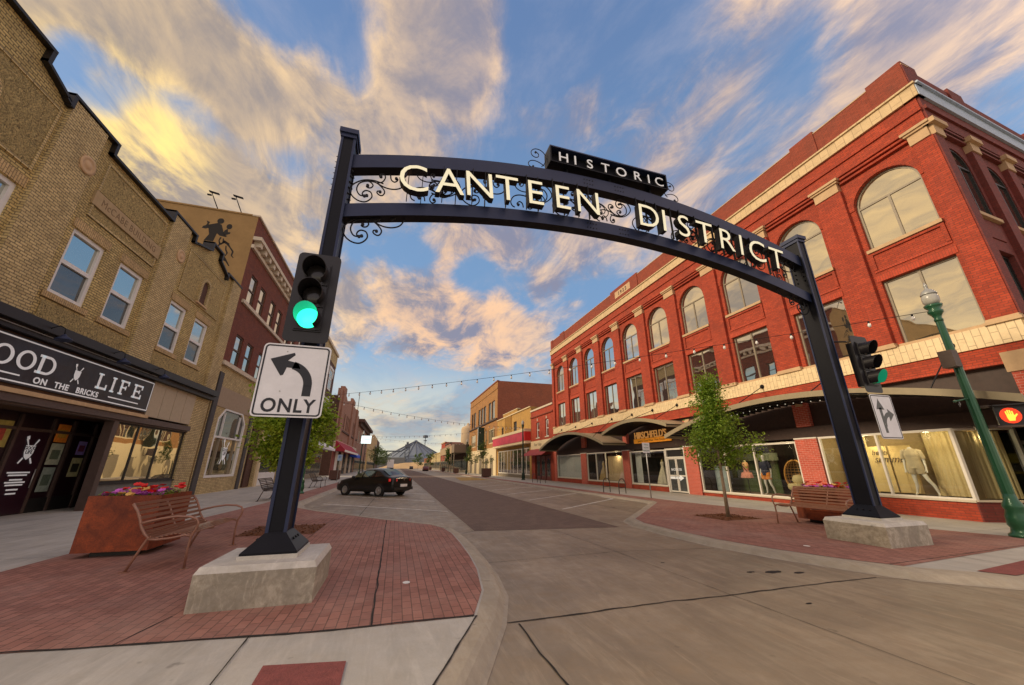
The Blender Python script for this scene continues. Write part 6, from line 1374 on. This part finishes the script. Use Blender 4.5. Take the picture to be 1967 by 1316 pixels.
mb = MB(); mb.tube([(13.40, 5.38, 3.18), (12.8, 5.38, 3.08)], .02, GREENM, 8); mb.lathe((12.8, 5.38, 3.08), [(.028, -.02), (.035, 0), (.005, .09)], GREENM, 10, axis=(-1, 0, -.1)); mb.tube([(12.95, 5.38, 3.08), (12.97, 5.38, 3.0), (12.92, 5.38, 2.95), (12.9, 5.38, 3.02)], .006, GALV, 5); mb.build('banner_arm', lp)
mb = MB(); mb.cube(13.1, 13.36, 5.24, 5.5, 3.95, 4.38, plain('brown_speaker', (.10, .07, .055), .6)); tag(mb.build('speaker_box'), 'brown box clamped on the tall green lamp pole', 'speaker')
lamp_post(13.8, 41.5, 6.2, 'green street lamp in front of the yellow and red shops', DGREEN)
lamp_post(13.4, 76, 6.2, 'distant green street lamp by the ochre brick building', DGREEN)
lamp_post(-5.15, 25.2, 6.0, 'green street lamp mostly hidden behind the left arch post')
lamp_post(-5.2, 62, 6.2, 'dark street lamp behind the black car near the blue awning', DGREEN)
lamp_post(-5.4, 104, 6.2, 'dark street lamp before the pale yellow store far left', DGREEN)
# pedestrian signal
r = empty('pedestrian_signal', (13.7, 5.2, 2.5), 'pedestrian signal showing a lit red orange hand beside the green lamp', 'pedestrian signal')
FP = Fr((13.62, 5.12, 0), (.42, -.91, 0), (-.91, -.42, 0)); x0, x1, z0, z1 = 0, .56, 2.50, 2.95
mb = MB(); mb.box(FP, x0, x1, z0, z1, -.2, 0, VISB); mb.box(FP, x0 - .02, x1 + .02, z1, z1 + .03, -.2, .10, VISB); mb.box(FP, x0 - .02, x0, z0, z1, -.2, .04, VISB); mb.box(FP, x1, x1 + .02, z0, z1, -.2, .08, VISB); mb.box(FP, x0 - .06, x1 + .06, z0 - .04, z0, -.2, .03, BRNCOL); mb.build('housing', r)
for z in (2.93, 2.46): mb = MB(); mb.cube(13.5, 13.64, 5.16, 5.34, z, z + .06, BENCHD); mb.build('clamp', r)
HB = plain('hand_backlight', (.5, .03, .01), .4, emit=.6, ecol=(1, .05, .01)); HD = plain('hand_symbol_lit', (1, .35, .05), .4, emit=1.3, ecol=(1, .36, .03))
mb = MB(); cx, cz = .19, 2.72; mb.prism(FP, [(cx + .16 * math.cos(t * PI / 8) , cz + .18 * math.sin(t * PI / 8)) for t in range(16)], .002, .006, HB); mb.build('hand_glow', r)
mb = MB(); mb.prism(FP, [(cx - .06, cz - .05), (cx - .045, cz - .12), (cx + .04, cz - .12), (cx + .065, cz - .03), (cx + .05, cz + .03), (cx - .06, cz + .03)], .006, .01, HD)
for i, (o_, l_) in enumerate(((-.052, .07), (-.022, .10), (.009, .095), (.039, .07))): mb.prism(FP, [(cx + o_ - .011, cz + .03), (cx + o_ + .011, cz + .03), (cx + o_ + .011, cz + .03 + l_), (cx + o_ - .011, cz + .03 + l_)], .006, .01, HD)
mb.prism(FP, [(cx + .06, cz - .05), (cx + .11, cz + .02), (cx + .095, cz + .04), (cx + .05, cz - .005)], .006, .01, HD); mb.build('hand_symbol', r)
# string lights between the lamps
def strand(p, q, sag, n, label, bc=IRON):
    r = empty('light_string', p, label, 'string lights', 'light strings across the street'); p, q = Vector(p), Vector(q); mb = MB(); pts = []
    f = lambda t: p.lerp(q, t) - Vector((0, 0, sag * 4 * t * (1 - t)))
    mb.tube([f(i / 30) for i in range(31)], .008, IRON, 4); mb.build('wire', r)
    GB = MATS['white_lamp_glass_dim'] if 'white_lamp_glass_dim' in MATS else plain('white_lamp_glass_dim', (.75, .74, .7), .25, var=.02)
    for i in range(n):
        c_ = f((i + .5) / n); mb = MB(); mb.lathe(c_, [(.022, 0), (.025, -.06)], IRON, 8); mb.lathe(c_ - Vector((0, 0, .06)), [(.02, 0), (.04, -.05), (.042, -.08), (.02, -.12)], GB, 10); mb.build('bulb', r)
TL = (-5.15, 25.2, 5.7)
strand((13.46, 5.38, 5.55), TL, .25, 30, 'nearest light string, from the tall green lamp to the lamp behind the left post')
strand(TL, (13.8, 41.5, 5.9), .5, 32, 'second light string, from the hidden left lamp to the lamp by the yellow shop')
strand((13.8, 41.5, 5.9), (-5.2, 62, 5.9), .4, 30, 'third light string, from the yellow shop lamp back to the left side')
strand((-5.2, 62, 5.9), (13.4, 76, 5.9), .4, 26, 'fourth and farthest light string near the ochre brick building')

# ================================================================ street furniture
def bench(m):
    """local: length along +y from 0 to 1.9, faces +x, back feet at x=0"""
    r = empty('park_bench', (0, 0, 0), '', 'bench')
    Lb = 1.9
    mb = MB()
    backp = [(.17, .46), (.08, .50), (.02, .60), (-.03, .72), (-.09, .84), (-.16, .93)]
    for i in range(9):
        t = i / 8 * (len(backp) - 1); k = min(int(t), len(backp) - 2); f = t - k; x = backp[k][0] * (1 - f) + backp[k + 1][0] * f; z = backp[k][1] * (1 - f) + backp[k + 1][1] * f
        mb.cube(x - .010, x + .010, .03, Lb - .03, z - .021, z + .021, m)
    mb.cube(-.005, .0, Lb / 2 - .02, Lb / 2 + .02, .5, .7, m) if False else None
    mb.tube([(p[0] - .012, Lb / 2, p[1]) for p in backp], .013, m, 6); mb.build('backrest', r, off=(0, 0, 0))
    mb = MB()
    for i in range(9):
        t = i / 8; x = .20 + .45 * t; z = .445 + .035 * math.sin(t * 2.6) ** 2 + .03 * t; mb.cube(x - .019, x + .019, .03, Lb - .03, z - .008, z + .008, m)
    mb.tube([(.17, Lb / 2, .44), (.4, Lb / 2, .435), (.65, Lb / 2, .45)], .014, m, 6); mb.build('seat', r, off=(0, 0, 0))
    for y in (.02, Lb - .02):
        mb = MB(); Pp = lambda a: [(x, y, z) for x, z in a]
        mb.tube(Pp([(-.02, .01), (.05, .2), (.12, .38), (.15, .46), (.10, .50), (.03, .6), (-.02, .72), (-.08, .84), (-.16, .94)]), .019, m, 8)
        mb.tube(Pp([(.14, .44), (.25, .425), (.45, .44), (.62, .475), (.70, .45)]), .017, m, 8)
        mb.tube(Pp([(.71, .01), (.695, .25), (.70, .45), (.745, .56), (.755, .64), (.72, .70), (.62, .735), (.45, .745), (.25, .72), (.08, .68), (-.01, .65)]), .018, m, 8)
        for x in (-.03, .71): mb.cube(x - .05, x + .05, y - .035, y + .035, 0, .014, m)
        mb.build('arm_frame', r, off=(0, 0, 0))
    return r
b1 = bench(BENCHM); b1.location = (-3.68, 7.58, W); tag(b1, 'brown slatted steel bench in front of the left rusty planter', 'bench', 'slatted steel benches')
b2 = copy_tree(b1); b2.location = (10.92, 8.56, W); b2.rotation_euler = (0, 0, PI); tag(b2, 'brown slatted steel bench beside the right arch plinth', 'bench', 'slatted steel benches')
b3 = bench(BENCHD); b3.location = (-5.75, 20.2, W); tag(b3, 'dark slatted bench on the left walk partly hidden by the arch post', 'bench', 'slatted steel benches')
b4 = copy_tree(b3); b4.location = (-5.8, 31.2, W); tag(b4, 'dark slatted bench on the left walk just before the black car', 'bench', 'slatted steel benches')
def planter(x0, x1, y0, y1, h, label, flowers=True, m=CORT, seed=1):
    r = empty('steel_planter', ((x0 + x1) / 2, (y0 + y1) / 2, W), label, 'planter', 'weathered steel planters'); z0 = W + .09; t = .02
    mb = MB(); mb.cube(x0 + .18, x1 - .18, y0 + .18, y1 - .18, W, z0, BLACK); mb.build('foot', r)
    mb = MB()
    mb.cube(x0, x1, y0, y0 + t, z0, z0 + h, m); mb.cube(x0, x1, y1 - t, y1, z0, z0 + h, m); mb.cube(x0, x0 + t, y0 + t, y1 - t, z0, z0 + h, m); mb.cube(x1 - t, x1, y0 + t, y1 - t, z0, z0 + h, m); mb.cube(x0 + t, x1 - t, y0 + t, y1 - t, z0, z0 + .03, m)
    mb.cube(x0 + t, x1 - t, y0 + t, y0 + .05, z0 + h - .02, z0 + h - .003, m); mb.cube(x0 + t, x1 - t, y1 - .05, y1 - t, z0 + h - .02, z0 + h - .003, m); mb.build('box', r)
    mb = MB(); mb.cube(x0 + t, x1 - t, y0 + t, y1 - t, z0 + h - .16, z0 + h - .06, MULCH); mb.build('soil', r)
    if flowers:
        rnd = random.Random(seed); mb = MB(); zt = z0 + h - .08
        for i in range(500):
            x, y = rnd.uniform(x0 + .08, x1 - .08), rnd.uniform(y0 + .08, y1 - .08); z = zt + rnd.random() * .12; a = rnd.random() * 6.3; l = .04
            c_, s_ = math.cos(a) * l, math.sin(a) * l; mb.face([(x - c_, y - s_, z), (x + s_ * .4, y - c_ * .4, z + .01), (x + c_, y + s_, z + .03), (x - s_ * .4, y + c_ * .4, z + .01)], LEAF2)
        mb.build('leaves', r, recalc=False)['kind'] = 'stuff'
        for nm, col, cnt, zz in (('pink_petals', (.60, .12, .55), 50, .15), ('red_petals', (.75, .02, .015), 22, .24), ('yellow_petals', (.80, .48, .12), 24, .18)):
            mb = MB(); M_ = plain('petal_' + nm, col, .6, var=.2)
            for i in range(cnt):
                x = rnd.uniform(x0 + .1, x1 - .1); y = rnd.uniform(y0 + .08, y1 - .1)
                if nm[0] == 'y': x = rnd.uniform(x0 + .35, x1 - .4)
                z = zt + zz * (.5 + rnd.random() * .6); rr = .04 + .025 * rnd.random(); tl = rnd.uniform(-.6, .6)
                for k in range(5):
                    t = 2 * PI * k / 5; c_ = Vector((x + rr * .6 * math.cos(t), y + rr * .6 * math.sin(t), z)); mb.face([c_ + Vector((rr * .6 * math.cos(q), rr * .6 * math.sin(q), .012 * math.cos(q - t) + tl * rr * math.sin(q))) for q in [PI / 3 * j for j in range(6)]], M_)
            mb.build('petals', r, recalc=False)['kind'] = 'stuff'
    return r
planter(-5.15, -4.08, 8.85, 9.95, .90, 'rusty steel planter with pink and red flowers behind the left bench')
planter(11.2, 12.3, 7.5, 8.7, .80, 'rusty steel planter with a few flowers behind the right bench', seed=5)
BRC = plain('brown_planter', (.10, .045, .03), .7, var=.1)
for x, y, s, lb in ((12.3, 53.5, 1.15, 'large brown square planter beside the yellow kerb paint'), (12.6, 84, 1.0, 'brown planter before the low dark canopy shop'), (12.6, 108, 1.0, 'small distant brown planter, second from the end on the right'), (12.6, 150, 1.0, 'farthest tiny brown planter on the right walk'), (-6.4, 47, 1.0, 'brown planter behind the black car on the left walk')):
    planter(x - s / 2, x + s / 2, y - s / 2, y + s / 2, .95 * s, lb, False, BRC)
def rack(x, y, rz, label):
    r = empty('bike_rack', (x, y, W), label, 'bike rack', 'hoop bike racks'); mb = MB(); pts = [(-.3, 0, 0), (-.3, 0, .5)] + [(-.3 * math.cos(t * PI / 8), 0, .5 + .3 * math.sin(t * PI / 8)) for t in range(1, 8)] + [(.3, 0, .5), (.3, 0, 0)]
    mb.tube(pts, .024, BENCHD, 8); mb.tube([(-.3, 0, .32), (.3, 0, .32)], .015, BENCHD, 6); mb.build('hoop', r, off=(0, 0, 0)); r.rotation_euler = (0, 0, rz); return r
rack(12.32, 21.1, R(20), 'dark hoop bike rack near the far arched canopy, farther of the near pair'); rack(12.5, 19.7, R(20), 'dark hoop bike rack left of the thin parking sign, nearer of the pair')
rack(12.9, 33.2, R(20), 'dark hoop bike rack by the small red shop, nearer'); rack(12.8, 35.0, R(20), 'dark hoop bike rack by the small red shop, farther')
def polesign(x, y, z0, z1, w, label, lines=('TWO', 'HOUR', 'PARKING'), m=SIGNW, ink=None, sz=.1):
    r = empty('parking_sign', (x, y, W), label, 'sign', 'small parking signs on thin posts'); mb = MB(); mb.tube([(x, y, W), (x, y, z1)], .028, GALV, 6); mb.build('pole', r)
    mb = MB(); mb.box(FS_, x - w / 2, x + w / 2, z0, z1, -y + .03, -y + .036, m)
    for i, t in enumerate(lines): add_text(mb, FS_, t, x, z1 - (i + 1) * (z1 - z0) / (len(lines) + .6), -y + .04, sz, ink or plain('green_ink', (.02, .16, .08), .5), .003)
    mb.build('panel', r)
polesign(12.1, 16.6, 2.22, 2.72, .42, 'thin white TWO HOUR PARKING sign in front of the ball gown window')
polesign(-5.6, 43, 2.1, 2.7, .45, 'blue and white parking sign before the crimson awning', ('P',), m=plain('pale_blue_sign', (.35, .5, .65), .5), ink=plain('blue_ink', (.02, .10, .45), .5), sz=.4)
r = empty('lit_sign', (-4.6, 60, W), 'white lit square sign on a pole in front of the blue awning', 'sign'); mb = MB(); mb.tube([(-4.62, 60.2, W), (-4.62, 60.2, 4.9)], .06, IRON, 6); mb.build('pole', r)
mb = MB(); mb.cube(-5.27, -3.9, 60.05, 60.2, 4.75, 5.85, plain('sign_lightbox', (.85, .9, .9), .4, emit=.8, ecol=(.8, 1, 1))); add_text(mb, FS_, 'OPEN', -4.58, 5.15, -60.04, .42, plain('pale_teal_ink', (.2, .5, .5), .5), .01, shear=.3); mb.build('panel', r)

# ================================================================ trees
def tree(x, y, h, zc0, rad, label, leaf, n, trunk_r=.045, seed=3, cone=True, ls=.05, group='street trees', name='street_tree'):
    r = empty(name, (x, y, W), label, 'tree', group); rnd = random.Random(seed); mb = MB()
    lean = (rnd.uniform(-.05, .05), rnd.uniform(-.05, .05))
    tp = [(x, y, W), (x + lean[0], y + lean[1], W + (zc0 - W) * .6), (x - lean[0], y, zc0 + .3), (x, y, W + (h - W) * .8), (x, y, h)]
    mb.tube(tp, [trunk_r * 1.3, trunk_r, trunk_r * .85, trunk_r * .4, .006], BARK, 8)
    br = []
    nb = 22 if n > 900 else 6
    for i in range(nb):
        f = (i + .5) / nb; z = zc0 + (h - zc0) * (f * .92); R_ = rad * ((1 - f) ** 1.15 if cone else math.sin(PI * (.12 + .85 * f)) ** .7) * rnd.uniform(.7, 1.15); a = i * 2.4 + rnd.uniform(-.4, .4)
        R_ *= 1 if f > .06 else .75
        e = Vector((x + R_ * math.cos(a), y + R_ * math.sin(a), z + R_ * .35)); s = Vector((x, y, z - R_ * .12)); m_ = s.lerp(e, .5) + Vector((0, 0, .06)); mb.tube([s, m_, e], [trunk_r * .35, trunk_r * .25, .004], BARK, 5); br.append((s, m_, e, R_))
    mb.build('trunk', r)
    mb = MB(); cl = []
    for s, m_, e, R_ in br:
        for k in range(7): 
            t = .25 + .8 * (k / 6); p = s.lerp(e, t) + Vector([rnd.gauss(0, .09 * rad) for _ in range(3)]); cl.append((p, .11 * rad + .12 * rad * rnd.random()))
    for i in range(n):
        c_, rr = rnd.choice(cl); p = c_ + Vector([rnd.gauss(0, rr * .75) for _ in range(3)])
        if p.z < zc0 - .12: continue
        l = ls * rnd.uniform(.6, 1.3); dirv = Vector((rnd.uniform(-1, 1), rnd.uniform(-1, 1), rnd.uniform(-.9, .3))).normalized(); sd_ = dirv.cross(Vector((rnd.uniform(-1, 1), rnd.uniform(-1, 1), 1.2))).normalized() * l * .42
        nm = dirv.cross(sd_).normalized() * l * .15
        b = mb.idx([p, p + dirv * l * .5 + sd_ + nm, p + dirv * l * 1.25, p + dirv * l * .5 - sd_ + nm]); mb.add([b, b + 1, b + 2], leaf); mb.add([b, b + 2, b + 3], leaf)
    mb.build('crown', r, recalc=False); return r
tree(10.0, 10.0, 4.6, 1.6, 1.12, 'slim young street tree with leafy cone crown in a mulch pit on the right', LEAF2, 11500, seed=4, ls=.068)
tree(-2.75, 11.2, 3.45, 1.6, .98, 'young street tree with bright green leaves right behind the left arch post', LEAF1, 17000, seed=11, ls=.085, cone=False)
tree(12.2, 55.5, 5.2, 1.8, 1.5, 'thin street tree in front of the ochre brick building', LEAF3, 900, seed=5, ls=.16)
tree(-5.6, 120, 7, 2, 2.6, 'round green street tree far left beside the dark lamp', LEAF3, 1400, seed=6, ls=.3, cone=False)
tree(-4.8, 150, 7, 2, 2.6, 'green street tree farther along the left walk', LEAF3, 1200, seed=7, ls=.32, cone=False)
tree(12.6, 98, 6, 2, 1.9, 'green street tree beside the low dark canopy shop', LEAF3, 900, seed=8, ls=.28)
tree(13.2, 72, 5.5, 1.8, 1.5, 'thin dark street tree close to the distant right lamp', LEAF3, 800, seed=12, ls=.2)
tree(13.5, 165, 7, 2, 2.4, 'distant green tree on the right beyond the stores', LEAF3, 900, seed=9, ls=.35, cone=False)
tree(12.8, 245, 9, 2, 3.5, 'farthest round tree beside the tan yard', LEAF3, 900, seed=10, ls=.5, cone=False)

# ================================================================ vehicles
def sedan(x, y, ang):
    r = empty('parked_car', (x, y, 0), 'black four door sedan parked nose in at the left kerb', 'car'); r.rotation_euler = (0, 0, ang)
    PA = plain('black_car_paint', (.004, .004, .005), .28, .0, var=.05, coat=.35, spec=.35); GC = glass_reflect('car_glass', dark=(.012, .02, .015), refl=(.8, .95, .85), fac=.35); TY = plain('tyre_rubber', (.012, .012, .012), .85); AL = plain('alloy_wheel', (.50, .51, .52), .3, .8)
    # stations along x (front = +x): x, zlow, w_low, zbelt, w_belt, ztop, w_top
    ST = [(2.28, .32, .62, .60, .60, .66, .45), (2.20, .22, .74, .66, .72, .73, .55), (1.95, .19, .84, .74, .80, .82, .62), (1.5, .19, .87, .82, .84, .92, .66), (.95, .19, .88, .88, .86, .99, .68), (.72, .19, .88, .90, .86, 1.04, .66), (.2, .19, .88, .92, .86, 1.33, .60), (-.15, .19, .88, .93, .86, 1.44, .57), (-.7, .19, .88, .95, .86, 1.45, .56), (-1.15, .19, .88, .97, .85, 1.38, .56), (-1.65, .19, .87, .99, .83, 1.12, .60), (-1.85, .20, .86, 1.0, .82, 1.04, .62), (-2.15, .24, .82, .99, .78, 1.02, .62), (-2.26, .34, .76, .90, .72, .94, .58)]
    mb = MB(); rings = []
    for (sx, zl_, wl, zb, wb, zt_, wt) in ST:
        zm = zl_ + (zb - zl_) * .55
        half = [(0, zl_), (wl * .92, zl_), (wl, zl_ + .12), (wl + .015, zm), (wb, zb), (wb + (wt - wb) * .55, zb + (zt_ - zb) * .62), (wt, zt_ - .02 * (zt_ - zb)), (wt * .5, zt_ + .03), (0, zt_ + .038)]
        pts = [(sx, -a, b) for a, b in half] + [(sx, a, b) for a, b in reversed(half[1:-1])]
        rings.append(mb.idx(pts))
    n = 16
    for i in range(len(rings) - 1):
        for k in range(n): mb.add([rings[i] + k, rings[i] + (k + 1) % n, rings[i + 1] + (k + 1) % n, rings[i + 1] + k], PA, True)
    mb.add([rings[0] + k for k in range(n)], PA, True); mb.add([rings[-1] + k for k in reversed(range(n))], PA, True)
    body = mb.build('body', r, off=(0, 0, 0))
    ss_ = body.modifiers.new('sub', 'SUBSURF'); ss_.levels = 2; ss_.render_levels = 2
    for sx in (-1.32, 1.30):   # wheels with dark arches
        for s in (-1, 1):
            mb = MB(); mb.lathe((sx, s * .70, .315), [(.30, 0), (.315, .03), (.315, .17), (.30, .2), (.21, .205), (.21, .18)], TY, 28, axis=(0, s, 0)); wh = mb.build('tyre', r, off=(0, 0, 0))
            mb = MB(); mb.lathe((sx, s * .885, .315), [(.215, 0), (.215, .015), (.19, .018), (.185, .0), (.05, -.005), (.05, .02), (.001, .022)], AL, 28, axis=(0, s, 0))
            for k in range(7):
                t = 2 * PI * k / 7; c_ = Vector((sx, s * .905, .315)); a = Vector((math.cos(t), 0, math.sin(t))); b = Vector((-math.sin(t), 0, math.cos(t))) * .025; mb.face([c_ + a * .04 - b, c_ + a * .2 - b * 1.4, c_ + a * .2 + b * 1.4, c_ + a * .04 + b], AL)
            mb.lathe((sx, s * .88, .315), [(.20, 0), (.20, .004)], BLACK, 24, axis=(0, s, 0)); ri = mb.build('rim', r, off=(0, 0, 0))
            mb = MB(); mb.lathe((sx, s * .80, .33), [(.36, 0), (.36, .082)], BLACK, 28, axis=(0, s, 0)); mb.build('wheel_arch', r, off=(0, 0, 0))
    def side_y(z, s):  # greenhouse slope
        f = (z - .95) / .5; return s * (.865 - .30 * f * .95 + .012)
    for s in (-1, 1):
        mb = MB()
        for P in ([(.80, .98), (.10, .99), (.10, 1.30), (.22, 1.28)], [(.03, .99), (-.78, 1.01), (-.78, 1.355), (.03, 1.33)], [(-.85, 1.01), (-1.55, 1.05), (-1.1, 1.28), (-.85, 1.34)]): mb.face([(a, side_y(z, s), z) for a, z in P], GC)
        mb.build('side_window', r, off=(0, 0, 0), recalc=False)
        mb = MB(); mb.hexa([(-2.22, s * .52, .78), (-2.27, s * .52, .80), (-2.25, s * .52, .93), (-2.2, s * .52, .93), (-1.95, s * .86, .78), (-2.02, s * .885, .80), (-2.0, s * .85, .93), (-1.9, s * .82, .93)], plain('red_tail_lamp', (.45, .01, .008), .25, emit=.15, ecol=(1, .02, .01))); mb.build('tail_lamp', r, off=(0, 0, 0))
        mb = MB(); mb.hexa([(2.16, s * .45, .60), (2.24, s * .45, .60), (2.22, s * .45, .70), (2.1, s * .45, .71), (1.85, s * .80, .62), (1.95, s * .84, .62), (1.9, s * .82, .74), (1.8, s * .78, .74)], plain('headlamp', (.6, .6, .6), .1)); mb.build('headlamp', r, off=(0, 0, 0))
        mb = MB(); mb.lathe((.62, s * .98, .99), [(.03, -.09), (.075, -.06), (.085, .0), (.075, .06), (.03, .09)], PA, 12, axis=(0, 1, 0)); mb.build('mirror', r, off=(0, 0, 0))
    mb = MB(); mb.face([(-1.10, -.50, 1.43), (-1.10, .50, 1.43), (-1.72, .60, 1.115), (-1.72, -.60, 1.115)], GC); mb.build('rear_window', r, off=(0, 0, 0), recalc=False)
    mb = MB(); mb.face([(.12, -.50, 1.37), (.12, .50, 1.37), (.78, .58, 1.08), (.78, -.58, 1.08)], GC); mb.build('windscreen', r, off=(0, 0, 0), recalc=False)
    mb = MB(); mb.cube(-2.30, -2.26, -.26, .26, .50, .64, WHITEP); mb.build('number_plate', r, off=(0, 0, 0))
    mb = MB(); mb.cube(-2.31, -2.1, -.74, .74, .34, .48, BLACK); mb.lathe((-2.28, 0, .86), [(.035, 0), (.035, .015), (.02, .02)], GFRAME, 14, axis=(-1, 0, 0)); mb.build('bumper', r, off=(0, 0, 0))
    return r
sedan(-1.15, 24.35, R(137))
r = empty('delivery_truck', (-1.6, 165, 0), 'white box truck parked far down the left side', 'truck'); mb = MB(); mb.cube(-3.4, -.9, 160, 168, .9, 4.0, WHITEP); mb.build('cargo_box', r); mb = MB(); mb.cube(-3.3, -1.0, 168.1, 170.4, .6, 2.6, WHITEP); mb.prism(Fr((-3.3, 0, 0), (0, 1, 0), (1, 0, 0)), [(168.1, 2.6), (170.0, 2.6), (170.4, 1.7), (168.1, 1.7)], 0.02, 2.28, GLD); mb.build('cab', r)
for yy in (162, 169): 
    mb = MB(); mb.tube([(-3.45, yy, .5), (-.85, yy, .5)], .5, BLACK, 14); mb.build('wheel', r)
def small_car(x, y, m, label, ang=0):
    r = empty('parked_car', (x, y, 0), label, 'car'); r.rotation_euler = (0, 0, ang); F = Fr((0, 0, 0), (0, 1, 0), (1, 0, 0))
    mb = MB(); mb.prism(F, [(-2.2, .3), (2.2, .3), (2.25, .7), (1.2, .9), (.6, 1.4), (-1.2, 1.45), (-1.9, 1.0), (-2.25, .9)], -.85, .85, m); mb.build('body', r, off=(0, 0, 0), bevel=.06)
    mb = MB(); mb.prism(F, [(1.0, .95), (.55, 1.33), (-1.15, 1.37), (-1.7, 1.02)], -.87, .87, GLD); mb.build('windows', r, off=(0, 0, 0))
    for yy in (-1.35, 1.35): mb = MB(); mb.tube([(-.88, yy, .33), (.88, yy, .33)], .33, BLACK, 14); mb.build('wheel', r, off=(0, 0, 0))
small_car(7.6, 205, plain('dark_car', (.04, .03, .03), .3), 'tiny dark parked car at the end of the street on the right')
small_car(9.4, 130, plain('maroon_car', (.12, .03, .03), .3), 'tiny maroon parked car by the distant right stores')
clean_tmp()
